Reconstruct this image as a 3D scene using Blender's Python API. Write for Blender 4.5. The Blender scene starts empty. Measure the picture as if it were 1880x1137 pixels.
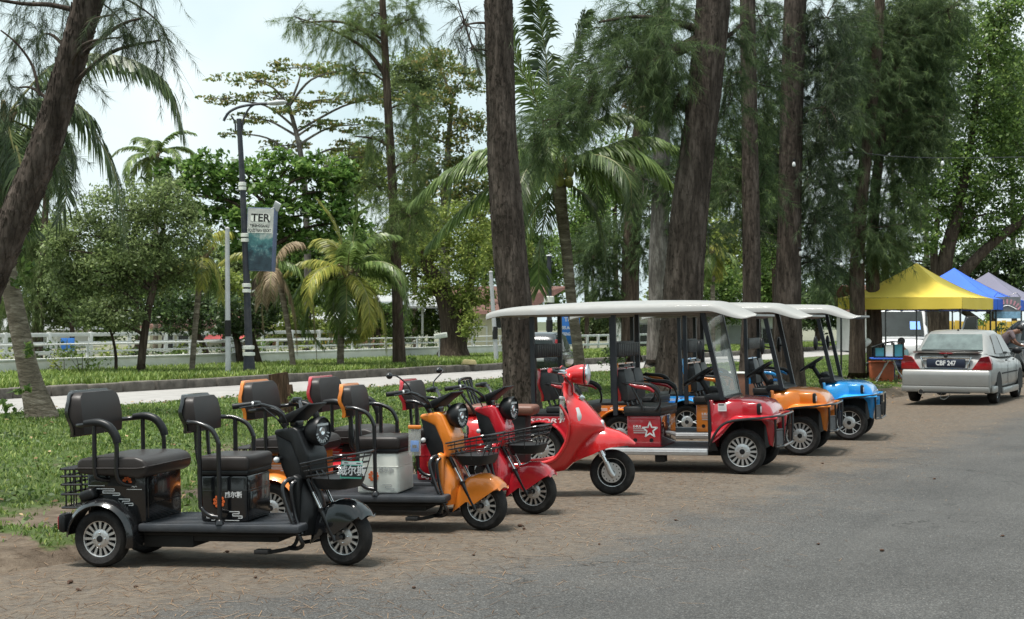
import bpy, bmesh, math, random
import numpy as np
from mathutils import Vector, Matrix, noise as mnoise

R = math.radians
scene = bpy.context.scene
# ---------------------------------------------------------------- camera
F, EYE, HZ, CX = 2611.0, 1.6, 588.0, 940.0       # focal in photo pixels, eye height, horizon row, centre column
cam_d = bpy.data.cameras.new("camera")
cam_d.lens = 50.0; cam_d.sensor_width = 36.0
cam_d.dof.use_dof = True; cam_d.dof.focus_distance = 12.5; cam_d.dof.aperture_fstop = 7.1
cam_d.clip_start = 0.1; cam_d.clip_end = 3000
cam = bpy.data.objects.new("camera", cam_d)
scene.collection.objects.link(cam)
cam.location = (0, 0, EYE)
cam.rotation_euler = (R(90.43), 0, 0)
scene.camera = cam
# ---------------------------------------------------------------- sky, sun, exposure
SUN_EL, SUN_AZ = 77.0, -125.0
world = bpy.data.worlds.new("World"); scene.world = world
world.use_nodes = True
wn, wl = world.node_tree.nodes, world.node_tree.links
wn.clear()
w_out = wn.new("ShaderNodeOutputWorld"); w_bg = wn.new("ShaderNodeBackground")
w_sky = wn.new("ShaderNodeTexSky"); w_sky.sky_type = 'NISHITA'; w_sky.sun_disc = False
w_sky.sun_elevation = R(SUN_EL); w_sky.sun_rotation = R(SUN_AZ)
w_sky.air_density = 1.0; w_sky.dust_density = 4.0
w_tc = wn.new("ShaderNodeTexCoord"); w_nz = wn.new("ShaderNodeTexNoise")
w_nz.inputs['Scale'].default_value = 3.5; w_nz.inputs['Detail'].default_value = 5
w_rmp = wn.new("ShaderNodeValToRGB")
w_rmp.color_ramp.elements[0].position = 0.36; w_rmp.color_ramp.elements[0].color = (5.2, 6.75, 7.05, 1)
w_rmp.color_ramp.elements[1].position = 0.62; w_rmp.color_ramp.elements[1].color = (8.0, 8.9, 8.9, 1)
w_mix = wn.new("ShaderNodeMixRGB"); w_mix.inputs[0].default_value = 0.85
wl.new(w_tc.outputs['Generated'], w_nz.inputs['Vector']); wl.new(w_nz.outputs['Fac'], w_rmp.inputs[0])
wl.new(w_sky.outputs[0], w_mix.inputs[1]); wl.new(w_rmp.outputs[0], w_mix.inputs[2])
wl.new(w_mix.outputs[0], w_bg.inputs['Color']); w_bg.inputs['Strength'].default_value = 0.10
wl.new(w_bg.outputs[0], w_out.inputs['Surface'])
sun_d = bpy.data.lights.new("sun", 'SUN'); sun_d.energy = 4.2; sun_d.angle = R(14); sun_d.color = (1.0, 0.96, 0.9)
sun = bpy.data.objects.new("sun", sun_d); scene.collection.objects.link(sun)
_sd = Vector((math.sin(R(SUN_AZ)) * math.cos(R(SUN_EL)), math.cos(R(SUN_AZ)) * math.cos(R(SUN_EL)), math.sin(R(SUN_EL))))
sun.rotation_euler = _sd.to_track_quat('Z', 'Y').to_euler(); sun.location = (0, 0, 30)
scene.view_settings.view_transform = 'Standard'; scene.view_settings.look = 'None'
scene.view_settings.exposure = 0.46; scene.view_settings.gamma = 1.0
scene.cycles.max_bounces = 6; scene.cycles.transparent_max_bounces = 12; scene.cycles.use_denoising = True
random.seed(7)
rng = np.random.default_rng(11)
COL = scene.collection
# ---------------------------------------------------------------- materials
MATS = {}
def mat(name, col, rough=0.5, metal=0.0, coat=0.0, var=0.12, scale=6.0, bump=0.0, bscale=60.0, alpha=1.0, trans=0.0, spec=0.5, dust=0.0, island=0.0, col2=None, sss=0.0, dist=0.01):
    if name in MATS: return MATS[name]
    m = bpy.data.materials.new(name); m.use_nodes = True
    nt = m.node_tree; n, l = nt.nodes, nt.links
    b = n["Principled BSDF"]
    b.inputs['Roughness'].default_value = rough; b.inputs['Metallic'].default_value = metal
    b.inputs['Coat Weight'].default_value = coat; b.inputs['Coat Roughness'].default_value = 0.06
    b.inputs['Specular IOR Level'].default_value = spec
    b.inputs['Alpha'].default_value = alpha; b.inputs['Transmission Weight'].default_value = trans
    c = (*col, 1)
    tc = n.new("ShaderNodeTexCoord"); nz = n.new("ShaderNodeTexNoise")
    nz.inputs['Scale'].default_value = scale; nz.inputs['Detail'].default_value = 6; nz.inputs['Roughness'].default_value = 0.65
    l.new(tc.outputs['Object'], nz.inputs['Vector'])
    rp = n.new("ShaderNodeValToRGB"); e = rp.color_ramp.elements
    e[0].position = 0.3; e[1].position = 0.72
    c2 = col2 if col2 else tuple(x * (1 + var) for x in col)
    e[0].color = tuple(x * (1 - var) for x in col) + (1,); e[1].color = tuple(min(1, x) for x in c2) + (1,)
    l.new(nz.outputs['Fac'], rp.inputs[0])
    out = rp.outputs[0]
    if island:
        g = n.new("ShaderNodeNewGeometry"); hs = n.new("ShaderNodeHueSaturation")
        mr = n.new("ShaderNodeMapRange"); mr.inputs[3].default_value = 1 - island; mr.inputs[4].default_value = 1 + island
        l.new(g.outputs['Random Per Island'], mr.inputs[0]); l.new(mr.outputs[0], hs.inputs['Value'])
        mh = n.new("ShaderNodeMapRange"); mh.inputs[3].default_value = 0.5 - island * 0.07; mh.inputs[4].default_value = 0.5 + island * 0.05
        l.new(g.outputs['Random Per Island'], mh.inputs[0]); l.new(mh.outputs[0], hs.inputs['Hue'])
        l.new(out, hs.inputs['Color']); out = hs.outputs[0]
    if dust:
        nd = n.new("ShaderNodeTexNoise"); nd.inputs['Scale'].default_value = 3.5; nd.inputs['Detail'].default_value = 8; nd.inputs['Roughness'].default_value = 0.7
        l.new(tc.outputs['Object'], nd.inputs['Vector'])
        rd = n.new("ShaderNodeMapRange"); rd.inputs[1].default_value = 0.42; rd.inputs[2].default_value = 0.75; rd.inputs[3].default_value = 0; rd.inputs[4].default_value = dust
        l.new(nd.outputs['Fac'], rd.inputs[0])
        mx = n.new("ShaderNodeMixRGB"); mx.inputs[2].default_value = (0.23, 0.2, 0.17, 1)
        l.new(rd.outputs[0], mx.inputs[0]); l.new(out, mx.inputs[1]); out = mx.outputs[0]
        rr = n.new("ShaderNodeMapRange"); rr.inputs[1].default_value = 0.35; rr.inputs[2].default_value = 0.7
        rr.inputs[3].default_value = rough; rr.inputs[4].default_value = min(1, rough + dust)
        l.new(nd.outputs['Fac'], rr.inputs[0]); l.new(rr.outputs[0], b.inputs['Roughness'])
    l.new(out, b.inputs['Base Color'])
    if bump:
        nb = n.new("ShaderNodeTexNoise"); nb.inputs['Scale'].default_value = bscale; nb.inputs['Detail'].default_value = 4
        l.new(tc.outputs['Object'], nb.inputs['Vector'])
        bp = n.new("ShaderNodeBump"); bp.inputs['Strength'].default_value = bump; bp.inputs['Distance'].default_value = dist
        l.new(nb.outputs['Fac'], bp.inputs['Height']); l.new(bp.outputs[0], b.inputs['Normal'])
    MATS[name] = m
    return m

def leafmat(name, col, col2, island=0.35, trans=0.35, rough=0.5):
    """leaf: diffuse + translucent, colour varying from leaf to leaf"""
    if name in MATS: return MATS[name]
    m = bpy.data.materials.new(name); m.use_nodes = True
    n, l = m.node_tree.nodes, m.node_tree.links
    b = n["Principled BSDF"]; b.inputs['Roughness'].default_value = rough; b.inputs['Specular IOR Level'].default_value = 0.35
    g = n.new("ShaderNodeNewGeometry"); rp = n.new("ShaderNodeValToRGB"); e = rp.color_ramp.elements
    e[0].color = tuple(x * (1 - island) for x in col) + (1,); e[1].color = (*col2, 1)
    x = e.new(0.55); x.color = (*col, 1)
    l.new(g.outputs['Random Per Island'], rp.inputs[0])
    tc = n.new("ShaderNodeTexCoord"); nz = n.new("ShaderNodeTexNoise"); nz.inputs['Scale'].default_value = 0.7; nz.inputs['Detail'].default_value = 3
    l.new(tc.outputs['Object'], nz.inputs['Vector'])
    mr = n.new("ShaderNodeMapRange"); mr.inputs[1].default_value = 0.3; mr.inputs[2].default_value = 0.7; mr.inputs[3].default_value = 0.72; mr.inputs[4].default_value = 1.25
    l.new(nz.outputs['Fac'], mr.inputs[0])
    hs = n.new("ShaderNodeHueSaturation"); l.new(rp.outputs[0], hs.inputs['Color']); l.new(mr.outputs[0], hs.inputs['Value'])
    l.new(hs.outputs[0], b.inputs['Base Color'])
    if trans:
        t = n.new("ShaderNodeBsdfTranslucent"); l.new(hs.outputs[0], t.inputs['Color'])
        mx = n.new("ShaderNodeMixShader"); mx.inputs[0].default_value = trans
        l.new(b.outputs[0], mx.inputs[1]); l.new(t.outputs[0], mx.inputs[2])
        l.new(mx.outputs[0], n["Material Output"].inputs['Surface'])
    MATS[name] = m
    return m

def glassmat(name, col, alpha, rough=0.05):
    m = mat(name, col, rough, var=0.05, spec=0.8, alpha=alpha)
    return m

# ---------------------------------------------------------------- mesh building
def catmull(pts, n=6, closed=False):
    pts = [Vector(p) for p in pts]
    if len(pts) < 3 and not closed: return pts
    out = []; N = len(pts)
    for i in range(N if closed else N - 1):
        if closed: p0, p1, p2, p3 = pts[(i - 1) % N], pts[i], pts[(i + 1) % N], pts[(i + 2) % N]
        else: p0, p1, p2, p3 = pts[max(i - 1, 0)], pts[i], pts[i + 1], pts[min(i + 2, N - 1)]
        for k in range(n):
            t = k / n
            out.append(0.5 * ((2 * p1) + (p2 - p0) * t + (2 * p0 - 5 * p1 + 4 * p2 - p3) * t * t + (3 * p1 - p0 - 3 * p2 + p3) * t ** 3))
    if not closed: out.append(pts[-1])
    return out

class MB:
    def __init__(s): s.v = []; s.f = []; s.m = []; s.mats = []; s.cur = 0
    def use(s, m):
        if m not in s.mats: s.mats.append(m)
        s.cur = s.mats.index(m); return s
    def add(s, vs, fs, M=None):
        o = len(s.v)
        if M is not None: vs = [M @ Vector(v) for v in vs]
        s.v.extend([tuple(v) for v in vs])
        for f in fs: s.f.append(tuple(i + o for i in f)); s.m.append(s.cur)
        return s
    def bm(s, b, M=None):
        b.verts.index_update()
        s.add([v.co.copy() for v in b.verts], [[v.index for v in f.verts] for f in b.faces], M); b.free(); return s
    def box(s, c, size, bev=0.0, rot=None, seg=2, taper=None):
        b = bmesh.new(); bmesh.ops.create_cube(b, size=1)
        for v in b.verts:
            k = 1.0
            if taper and v.co.z > 0: v.co.x *= taper[0]; v.co.y *= taper[1]
            v.co.x *= size[0]; v.co.y *= size[1]; v.co.z *= size[2]
        if bev: bmesh.ops.bevel(b, geom=b.edges[:], offset=bev, segments=seg, profile=0.5, affect='EDGES')
        M = Matrix.Translation(c)
        if rot is not None:
            from mathutils import Euler
            M = M @ Euler(rot).to_matrix().to_4x4()
        return s.bm(b, M)
    def bb(s, x0, x1, y0, y1, z0, z1, bev=0.0, seg=2):
        return s.box(((x0 + x1) / 2, (y0 + y1) / 2, (z0 + z1) / 2), (x1 - x0, y1 - y0, z1 - z0), bev, seg=seg)
    def tube(s, pts, r, n=8, smooth=5, closed=False, cap=True, flat=1.0):
        P = catmull(pts, smooth, closed) if smooth else [Vector(p) for p in pts]
        N = len(P)
        rs = r if isinstance(r, (list, tuple)) else [r] * len(pts)
        if len(rs) != N:
            k = len(rs) - 1
            rr = []
            for i in range(N):
                t = i / (N - 1) * k; a = min(int(t), k - 1) if k else 0
                rr.append(rs[a] + (rs[min(a + 1, k)] - rs[a]) * (t - a))
            rs = rr
        vs = []; fs = []
        T0 = (P[1] - P[0]).normalized()
        up = Vector((0, 0, 1)) if abs(T0.z) < 0.9 else Vector((1, 0, 0))
        nv = T0.cross(up).normalized()
        for i in range(N):
            if closed: T = (P[(i + 1) % N] - P[i - 1])
            else: T = P[min(i + 1, N - 1)] - P[max(i - 1, 0)]
            T = T.normalized() if T.length > 1e-9 else T0
            nv = (nv - T * nv.dot(T)); nv = nv.normalized() if nv.length > 1e-6 else T.orthogonal().normalized()
            bv = T.cross(nv)
            for k in range(n):
                a = 2 * math.pi * k / n
                vs.append(P[i] + nv * (math.cos(a) * rs[i]) + bv * (math.sin(a) * rs[i] * flat))
        for i in range(N if closed else N - 1):
            for k in range(n):
                a, b2 = i * n + k, i * n + (k + 1) % n
                j = ((i + 1) % N) * n
                fs.append((a, b2, j + (k + 1) % n, j + k))
        if cap and not closed:
            fs.append(tuple(range(n - 1, -1, -1))); fs.append(tuple((N - 1) * n + k for k in range(n)))
        return s.add(vs, fs)
    def lathe(s, prof, c=(0, 0, 0), axis='z', n=24, M=None):
        """prof: (radius, height) pairs turned about the axis through c"""
        vs = []; fs = []
        for (r, h) in prof:
            for k in range(n):
                a = 2 * math.pi * k / n; x, y = r * math.cos(a), r * math.sin(a)
                vs.append({'z': (x, y, h), 'y': (x, h, y), 'x': (h, x, y)}[axis])
        for i in range(len(prof) - 1):
            for k in range(n):
                fs.append((i * n + k, i * n + (k + 1) % n, (i + 1) * n + (k + 1) % n, (i + 1) * n + k))
        MM = Matrix.Translation(c)
        if M is not None: MM = M @ MM
        return s.add(vs, fs, MM)
    def loft(s, rings, cap=True, closed=False, M=None):
        n = len(rings[0]); vs = [p for r in rings for p in r]; fs = []
        N = len(rings)
        for i in range(N if closed else N - 1):
            j = (i + 1) % N
            for k in range(n):
                fs.append((i * n + k, i * n + (k + 1) % n, j * n + (k + 1) % n, j * n + k))
        if cap and not closed: fs.append(tuple(range(n - 1, -1, -1))); fs.append(tuple((N - 1) * n + k for k in range(n)))
        return s.add(vs, fs, M)
    def prism(s, poly, a0, a1, axis='y', bev=0.0, M=None, seg=2):
        """poly: 2-D outline; extruded along axis from a0 to a1"""
        b = bmesh.new()
        def p3(p, h): return {'y': (p[0], h, p[1]), 'x': (h, p[0], p[1]), 'z': (p[0], p[1], h)}[axis]
        A = [b.verts.new(p3(p, a0)) for p in poly]; B = [b.verts.new(p3(p, a1)) for p in poly]
        N = len(poly)
        b.faces.new(A); b.faces.new(list(reversed(B)))
        for i in range(N): b.faces.new((A[i], B[i], B[(i + 1) % N], A[(i + 1) % N]))
        bmesh.ops.recalc_face_normals(b, faces=b.faces[:])
        if bev: bmesh.ops.bevel(b, geom=b.edges[:], offset=bev, segments=seg, profile=0.5, affect='EDGES', clamp_overlap=True)
        return s.bm(b, M)
    def ball(s, c, r, n=16, sc=(1, 1, 1)):
        b = bmesh.new(); bmesh.ops.create_uvsphere(b, u_segments=n, v_segments=max(6, n * 2 // 3), radius=r)
        return s.bm(b, Matrix.Translation(c) @ Matrix.Diagonal((*sc, 1)))
    def sheet(s, fn, nu, nv, M=None):
        vs = [fn(i / nu, j / nv) for i in range(nu + 1) for j in range(nv + 1)]
        fs = [(i * (nv + 1) + j, i * (nv + 1) + j + 1, (i + 1) * (nv + 1) + j + 1, (i + 1) * (nv + 1) + j) for i in range(nu) for j in range(nv)]
        return s.add(vs, fs, M)
    def shell(s, fn, nu, nv, th):
        """surface with thickness: fn(u,v)->point; th vector offset or float along numeric normal"""
        g = [[Vector(fn(i / nu, j / nv)) for j in range(nv + 1)] for i in range(nu + 1)]
        top = []; bot = []
        for i in range(nu + 1):
            for j in range(nv + 1):
                du = g[min(i + 1, nu)][j] - g[max(i - 1, 0)][j]; dv = g[i][min(j + 1, nv)] - g[i][max(j - 1, 0)]
                nn = du.cross(dv); nn = nn.normalized() if nn.length > 1e-9 else Vector((0, 0, 1))
                top.append(g[i][j]); bot.append(g[i][j] - nn * th)
        K = (nu + 1) * (nv + 1); fs = []
        q = lambda i, j: i * (nv + 1) + j
        for i in range(nu):
            for j in range(nv):
                fs.append((q(i, j), q(i + 1, j), q(i + 1, j + 1), q(i, j + 1)))
                fs.append((K + q(i, j), K + q(i, j + 1), K + q(i + 1, j + 1), K + q(i + 1, j)))
        for i in range(nu):
            for j in (0, nv):
                a, b2 = q(i, j), q(i + 1, j); fs.append((a, b2, K + b2, K + a) if j else (b2, a, K + a, K + b2))
        for j in range(nv):
            for i in (0, nu):
                a, b2 = q(i, j), q(i, j + 1); fs.append((b2, a, K + a, K + b2) if i else (a, b2, K + b2, K + a))
        return s.add(top + bot, fs)
    def text(s, body, size, M, ext=0.001, align='CENTER', sx=1.0, bold=0.0):
        c = bpy.data.curves.new("t", 'FONT'); c.body = body; c.size = size; c.extrude = ext; c.align_x = align; c.align_y = 'CENTER'; c.resolution_u = 3
        c.offset = bold
        o = bpy.data.objects.new("t", c); COL.objects.link(o)
        me = o.to_mesh()
        s.add([(v.co.x * sx, v.co.y, v.co.z) for v in me.vertices], [tuple(p.vertices) for p in me.polygons], M)
        o.to_mesh_clear(); bpy.data.objects.remove(o); bpy.data.curves.remove(c)
        return s
    def build(s, name, parent=None, loc=None, smooth=True, ang=38, sub=0):
        me = bpy.data.meshes.new(name); me.from_pydata(s.v, [], s.f)
        for m in s.mats: me.materials.append(m)
        if s.m: me.polygons.foreach_set('material_index', s.m)
        me.update()
        if smooth:
            me.polygons.foreach_set('use_smooth', [True] * len(me.polygons)); me.set_sharp_from_angle(angle=R(ang))
        o = bpy.data.objects.new(name, me); COL.objects.link(o)
        if parent is not None: o.parent = parent
        if loc is not None: o.location = loc
        if sub:
            md = o.modifiers.new("sub", 'SUBSURF'); md.levels = sub; md.render_levels = sub
        return o

def nbuild(name, verts, nper, material, parent=None, smooth=False):
    """many small faces at once: verts (N, nper, 3)"""
    N = len(verts); me = bpy.data.meshes.new(name)
    me.vertices.add(N * nper); me.vertices.foreach_set('co', np.ascontiguousarray(verts, dtype=np.float32).ravel())
    me.loops.add(N * nper); me.loops.foreach_set('vertex_index', np.arange(N * nper, dtype=np.int32))
    me.polygons.add(N); me.polygons.foreach_set('loop_start', np.arange(0, N * nper, nper, dtype=np.int32))
    me.update(calc_edges=True); me.validate()
    me.materials.append(material)
    o = bpy.data.objects.new(name, me); COL.objects.link(o)
    if parent is not None: o.parent = parent
    return o

def tag(o, label=None, cat=None, group=None, kind=None):
    if label: o['label'] = label
    if cat: o['category'] = cat
    if group: o['group'] = group
    if kind: o['kind'] = kind
    return o
def thing(name, label, cat, loc=(0, 0, 0), rot=(0, 0, 0), group=None):
    o = bpy.data.objects.new(name, None); COL.objects.link(o); o.empty_display_size = 0.2
    o.location = loc; o.rotation_euler = rot
    return tag(o, label, cat, group)
def kids(o): return [c for c in COL.objects if c.parent == o]
def copy_tree(o, parent=None):
    c = o.copy(); COL.objects.link(c)
    if parent is not None: c.parent = parent
    for k in kids(o): copy_tree(k, c)
    return c
def P(px, py, Z): return Vector(((px - CX) * Z / F, Z, EYE - (py - HZ) * Z / F))
def PG(px, Z, z=0.0): return Vector(((px - CX) * Z / F, Z, z))
# row coordinates: t along the parked row, d away from the near road
U2 = Vector((0.5, 0.8660254)); N2 = Vector((-0.8660254, 0.5)); P0 = Vector((-1.06, 9.37))
def td(X, Y): q = Vector((X, Y)) - P0; return q.dot(U2), q.dot(N2)
def xy(t, d): q = P0 + U2 * t + N2 * d; return q.x, q.y
ROW_M = Matrix(((0.5, -0.8660254, 0, P0.x), (0.8660254, 0.5, 0, P0.y), (0, 0, 1, 0), (0, 0, 0, 1)))
def sm(a, b, x): x = min(1, max(0, (x - a) / (b - a))); return x * x * (3 - 2 * x)
def edge_d(t): return 1.95 + 0.9 * sm(0, 4.5, t) + 0.12 * math.sin(t * 1.3) + 0.06 * math.sin(t * 3.7 + 1)
def ground_z(t, d):
    e = edge_d(t)
    z = -0.022 * min(max(d, 0), 2.6)
    k = sm(e - 0.05, e + 0.3, d)
    v = 0.05 + 0.03 * mnoise.noise(Vector((t * 0.7, d * 0.7, 0))) + 0.05 * sm(3, 12, d) + 0.02 * mnoise.noise(Vector((t * 2.5, d * 2.5, 3)))
    v = v * (1 - sm(12.9, 13.6, d)) + 0.03 * sm(12.9, 13.6, d)
    return z * (1 - k) + v * k
def gz(X, Y):
    t, d = td(X, Y)
    if d < 13.6: return ground_z(t, d)
    if d < 17.2: return 0.03
    return 0.2
# ---------------------------------------------------------------- the ground, in strips along the row
def nodes_of(name):
    m = bpy.data.materials.new(name); m.use_nodes = True; MATS[name] = m
    return m, m.node_tree.nodes, m.node_tree.links, m.node_tree.nodes["Principled BSDF"]
def NZ(n, l, vec, scale, det=5, rough=0.6):
    x = n.new("ShaderNodeTexNoise"); x.inputs['Scale'].default_value = scale; x.inputs['Detail'].default_value = det; x.inputs['Roughness'].default_value = rough
    l.new(vec, x.inputs['Vector']); return x.outputs['Fac']
def RMP(n, l, fac, stops):
    r = n.new("ShaderNodeValToRGB"); e = r.color_ramp.elements
    e[0].position, e[0].color = stops[0][0], (*stops[0][1], 1); e[1].position, e[1].color = stops[-1][0], (*stops[-1][1], 1)
    for p, c in stops[1:-1]: x = e.new(p); x.color = (*c, 1)
    l.new(fac, r.inputs[0]); return r.outputs[0]
def MR(n, l, v, a, b, c=0.0, d=1.0):
    x = n.new("ShaderNodeMapRange"); x.inputs[1].default_value = a; x.inputs[2].default_value = b; x.inputs[3].default_value = c; x.inputs[4].default_value = d
    l.new(v, x.inputs[0]); return x.outputs[0]
def MIX(n, l, f, a, b, mode='MIX'):
    x = n.new("ShaderNodeMixRGB"); x.blend_type = mode
    for i, v in enumerate((f, a, b)):
        if hasattr(v, 'links'): l.new(v, x.inputs[i])
        elif isinstance(v, (int, float)): x.inputs[i].default_value = v
        else: x.inputs[i].default_value = (*v, 1)
    return x.outputs[0]
def MATH(n, l, op, a, b=0.0):
    x = n.new("ShaderNodeMath"); x.operation = op
    for i, v in enumerate((a, b)):
        if hasattr(v, 'links'): l.new(v, x.inputs[i])
        else: x.inputs[i].default_value = v
    return x.outputs[0]
def BUMP(n, l, b, h, s, dist=0.01):
    x = n.new("ShaderNodeBump"); x.inputs['Strength'].default_value = s; x.inputs['Distance'].default_value = dist
    l.new(h, x.inputs['Height']); l.new(x.outputs[0], b.inputs['Normal'])

def road_mat():
    m, n, l, b = nodes_of("asphalt with needle litter")
    tc = n.new("ShaderNodeTexCoord"); V = tc.outputs['Object']
    sp = n.new("ShaderNodeSeparateXYZ"); l.new(V, sp.inputs[0]); T, D = sp.outputs[0], sp.outputs[1]
    vo = n.new("ShaderNodeTexVoronoi"); vo.inputs['Scale'].default_value = 120; l.new(V, vo.inputs['Vector'])
    stone = RMP(n, l, vo.outputs['Color'], [(0.1, (0.034, 0.0342, 0.0335)), (0.62, (0.068, 0.068, 0.0665)), (0.93, (0.135, 0.134, 0.128)), (1.0, (0.24, 0.235, 0.225))])
    big = MR(n, l, NZ(n, l, V, 0.55, 5), 0.3, 0.7, 0.82, 1.2)
    asp = MIX(n, l, 1.0, stone, (1, 1, 1), 'MULTIPLY')
    hs = n.new("ShaderNodeHueSaturation"); l.new(asp, hs.inputs['Color']); l.new(big, hs.inputs['Value']); asp = hs.outputs[0]
    # dark patch repairs, seams and stains along the carriageway
    mp = n.new("ShaderNodeMapping"); mp.inputs['Scale'].default_value = (0.35, 2.2, 1); l.new(V, mp.inputs[0])
    st = MR(n, l, NZ(n, l, mp.outputs[0], 1.6, 6), 0.5, 0.75, 0, 0.30)
    asp = MIX(n, l, st, asp, (0.035, 0.035, 0.035))
    mpw = n.new("ShaderNodeMapping"); mpw.inputs['Scale'].default_value = (0.12, 1.1, 1); l.new(V, mpw.inputs[0])
    asp = MIX(n, l, MR(n, l, NZ(n, l, mpw.outputs[0], 1.3, 4), 0.5, 0.7, 0, 0.3), asp, (0.095, 0.093, 0.088))
    vc = n.new("ShaderNodeTexVoronoi"); vc.feature = 'DISTANCE_TO_EDGE'; vc.inputs['Scale'].default_value = 0.33
    wv = n.new("ShaderNodeVectorMath"); wv.operation = 'ADD'; wz = n.new("ShaderNodeTexNoise"); wz.inputs['Scale'].default_value = 2.2; wz.inputs['Detail'].default_value = 5; l.new(V, wz.inputs['Vector'])
    l.new(V, wv.inputs[0]); l.new(wz.outputs['Color'], wv.inputs[1]); l.new(wv.outputs[0], vc.inputs['Vector'])
    crk = MATH(n, l, 'MULTIPLY', MR(n, l, vc.outputs['Distance'], 0.0, 0.006, 0.8, 0.0), MR(n, l, NZ(n, l, V, 0.35, 3), 0.5, 0.6, 0, 1))
    asp = MIX(n, l, crk, asp, (0.015, 0.015, 0.015))
    # brown needle litter: long streaks, thick towards the verge
    mp2 = n.new("ShaderNodeMapping"); mp2.inputs['Rotation'].default_value = (0, 0, R(52)); mp2.inputs['Scale'].default_value = (11, 115, 1); l.new(V, mp2.inputs[0])
    s1 = NZ(n, l, mp2.outputs[0], 1.0, 6, 0.7)
    mp3 = n.new("ShaderNodeMapping"); mp3.inputs['Rotation'].default_value = (0, 0, R(68)); mp3.inputs['Scale'].default_value = (15, 150, 1); l.new(V, mp3.inputs[0])
    s2 = NZ(n, l, mp3.outputs[0], 1.0, 5, 0.7)
    sx = MATH(n, l, 'MAXIMUM', s1, s2)
    cl = NZ(n, l, V, 1.1, 6, 0.65)
    # how much litter: by distance from the verge, ragged
    dd0 = MATH(n, l, 'SUBTRACT', D, MR(n, l, T, 0.8, -2.4, -0.4, 0.95))
    dd = MATH(n, l, 'ADD', dd0, MATH(n, l, 'MULTIPLY', MATH(n, l, 'SUBTRACT', cl, 0.5), 2.6))
    amt = RMP(n, l, MR(n, l, dd, -2.0, 2.6, 0, 1), [(0.0, (0.0, 0, 0)), (0.22, (0.12,) * 3), (0.36, (0.55,) * 3), (0.6, (0.68,) * 3), (0.86, (0.85,) * 3), (1.0, (1.0,) * 3)])
    th = MATH(n, l, 'ADD', sx, MATH(n, l, 'SUBTRACT', MATH(n, l, 'MULTIPLY', amt, 0.42), 0.72))
    k = MR(n, l, th, -0.16, 0.14, 0, 1)
    lit = RMP(n, l, NZ(n, l, V, 14, 4), [(0.3, (0.070, 0.053, 0.038)), (0.5, (0.128, 0.096, 0.066)), (0.72, (0.195, 0.150, 0.104))])
    haze = MIX(n, l, MATH(n, l, 'MULTIPLY', amt, 0.5), asp, (0.14, 0.117, 0.093))
    col = MIX(n, l, MATH(n, l, 'MULTIPLY', k, 0.62), haze, lit)
    l.new(col, b.inputs['Base Color']); b.inputs['Roughness'].default_value = 0.93; b.inputs['Specular IOR Level'].default_value = 0.25
    BUMP(n, l, b, MATH(n, l, 'ADD', MATH(n, l, 'MULTIPLY', vo.outputs['Distance'], MATH(n, l, 'SUBTRACT', 1.0, MATH(n, l, 'MULTIPLY', amt, 0.75))), MATH(n, l, 'MULTIPLY', NZ(n, l, V, 60, 5, 0.7), 0.35)), 0.55, 0.006)
    return m
def verge_mat():
    m, n, l, b = nodes_of("grass verge soil")
    tc = n.new("ShaderNodeTexCoord"); V = tc.outputs['Object']
    soil = RMP(n, l, NZ(n, l, V, 5, 7, 0.7), [(0.3, (0.065, 0.049, 0.035)), (0.5, (0.115, 0.089, 0.066)), (0.7, (0.18, 0.145, 0.11))])
    gr = RMP(n, l, NZ(n, l, V, 9, 6, 0.7), [(0.3, (0.028, 0.05, 0.012)), (0.55, (0.06, 0.10, 0.024)), (0.75, (0.10, 0.15, 0.04))])
    at = n.new("ShaderNodeAttribute"); at.attribute_name = "grass"
    k = MR(n, l, MATH(n, l, 'ADD', at.outputs['Fac'], MATH(n, l, 'MULTIPLY', MATH(n, l, 'SUBTRACT', NZ(n, l, V, 6, 6, 0.7), 0.5), 0.9)), 0.35, 0.6, 0, 0.85)
    l.new(MIX(n, l, k, soil, gr), b.inputs['Base Color']); b.inputs['Roughness'].default_value = 0.97; b.inputs['Specular IOR Level'].default_value = 0.15
    BUMP(n, l, b, NZ(n, l, V, 22, 6, 0.7), 0.7, 0.03)
    return m
def grass_amount(t, d):
    """1 where the grass is thick, 0 on bare soil"""
    if d > 17: return 1.0
    e = edge_d(t)
    a = sm(e + 0.35, e + 2.0, d + 0.9 * mnoise.noise(Vector((t * 0.5, d * 0.5, 7))))
    b2 = mnoise.noise(Vector((t * 0.28 + 4, d * 0.55, 2))) + 0.4 * mnoise.noise(Vector((t * 1.2, d * 1.4, 5)))
    a *= 1 - 0.9 * sm(0.0, 0.38, b2) * (1 - sm(4.5, 8, d))
    a *= 1 - sm(12.4, 13.3, d + 0.5 * mnoise.noise(Vector((t * 0.6, 1, 1))))
    # little weeds right at the soil lip, left end of the row
    w = sm(-0.12, 0.2, mnoise.noise(Vector((t * 1.1, d * 1.1, 11)))) * sm(e + 0.1, e + 0.25, d) * (1 - sm(e + 1.0, e + 1.6, d))
    return max(a, 0.75 * w)
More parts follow.
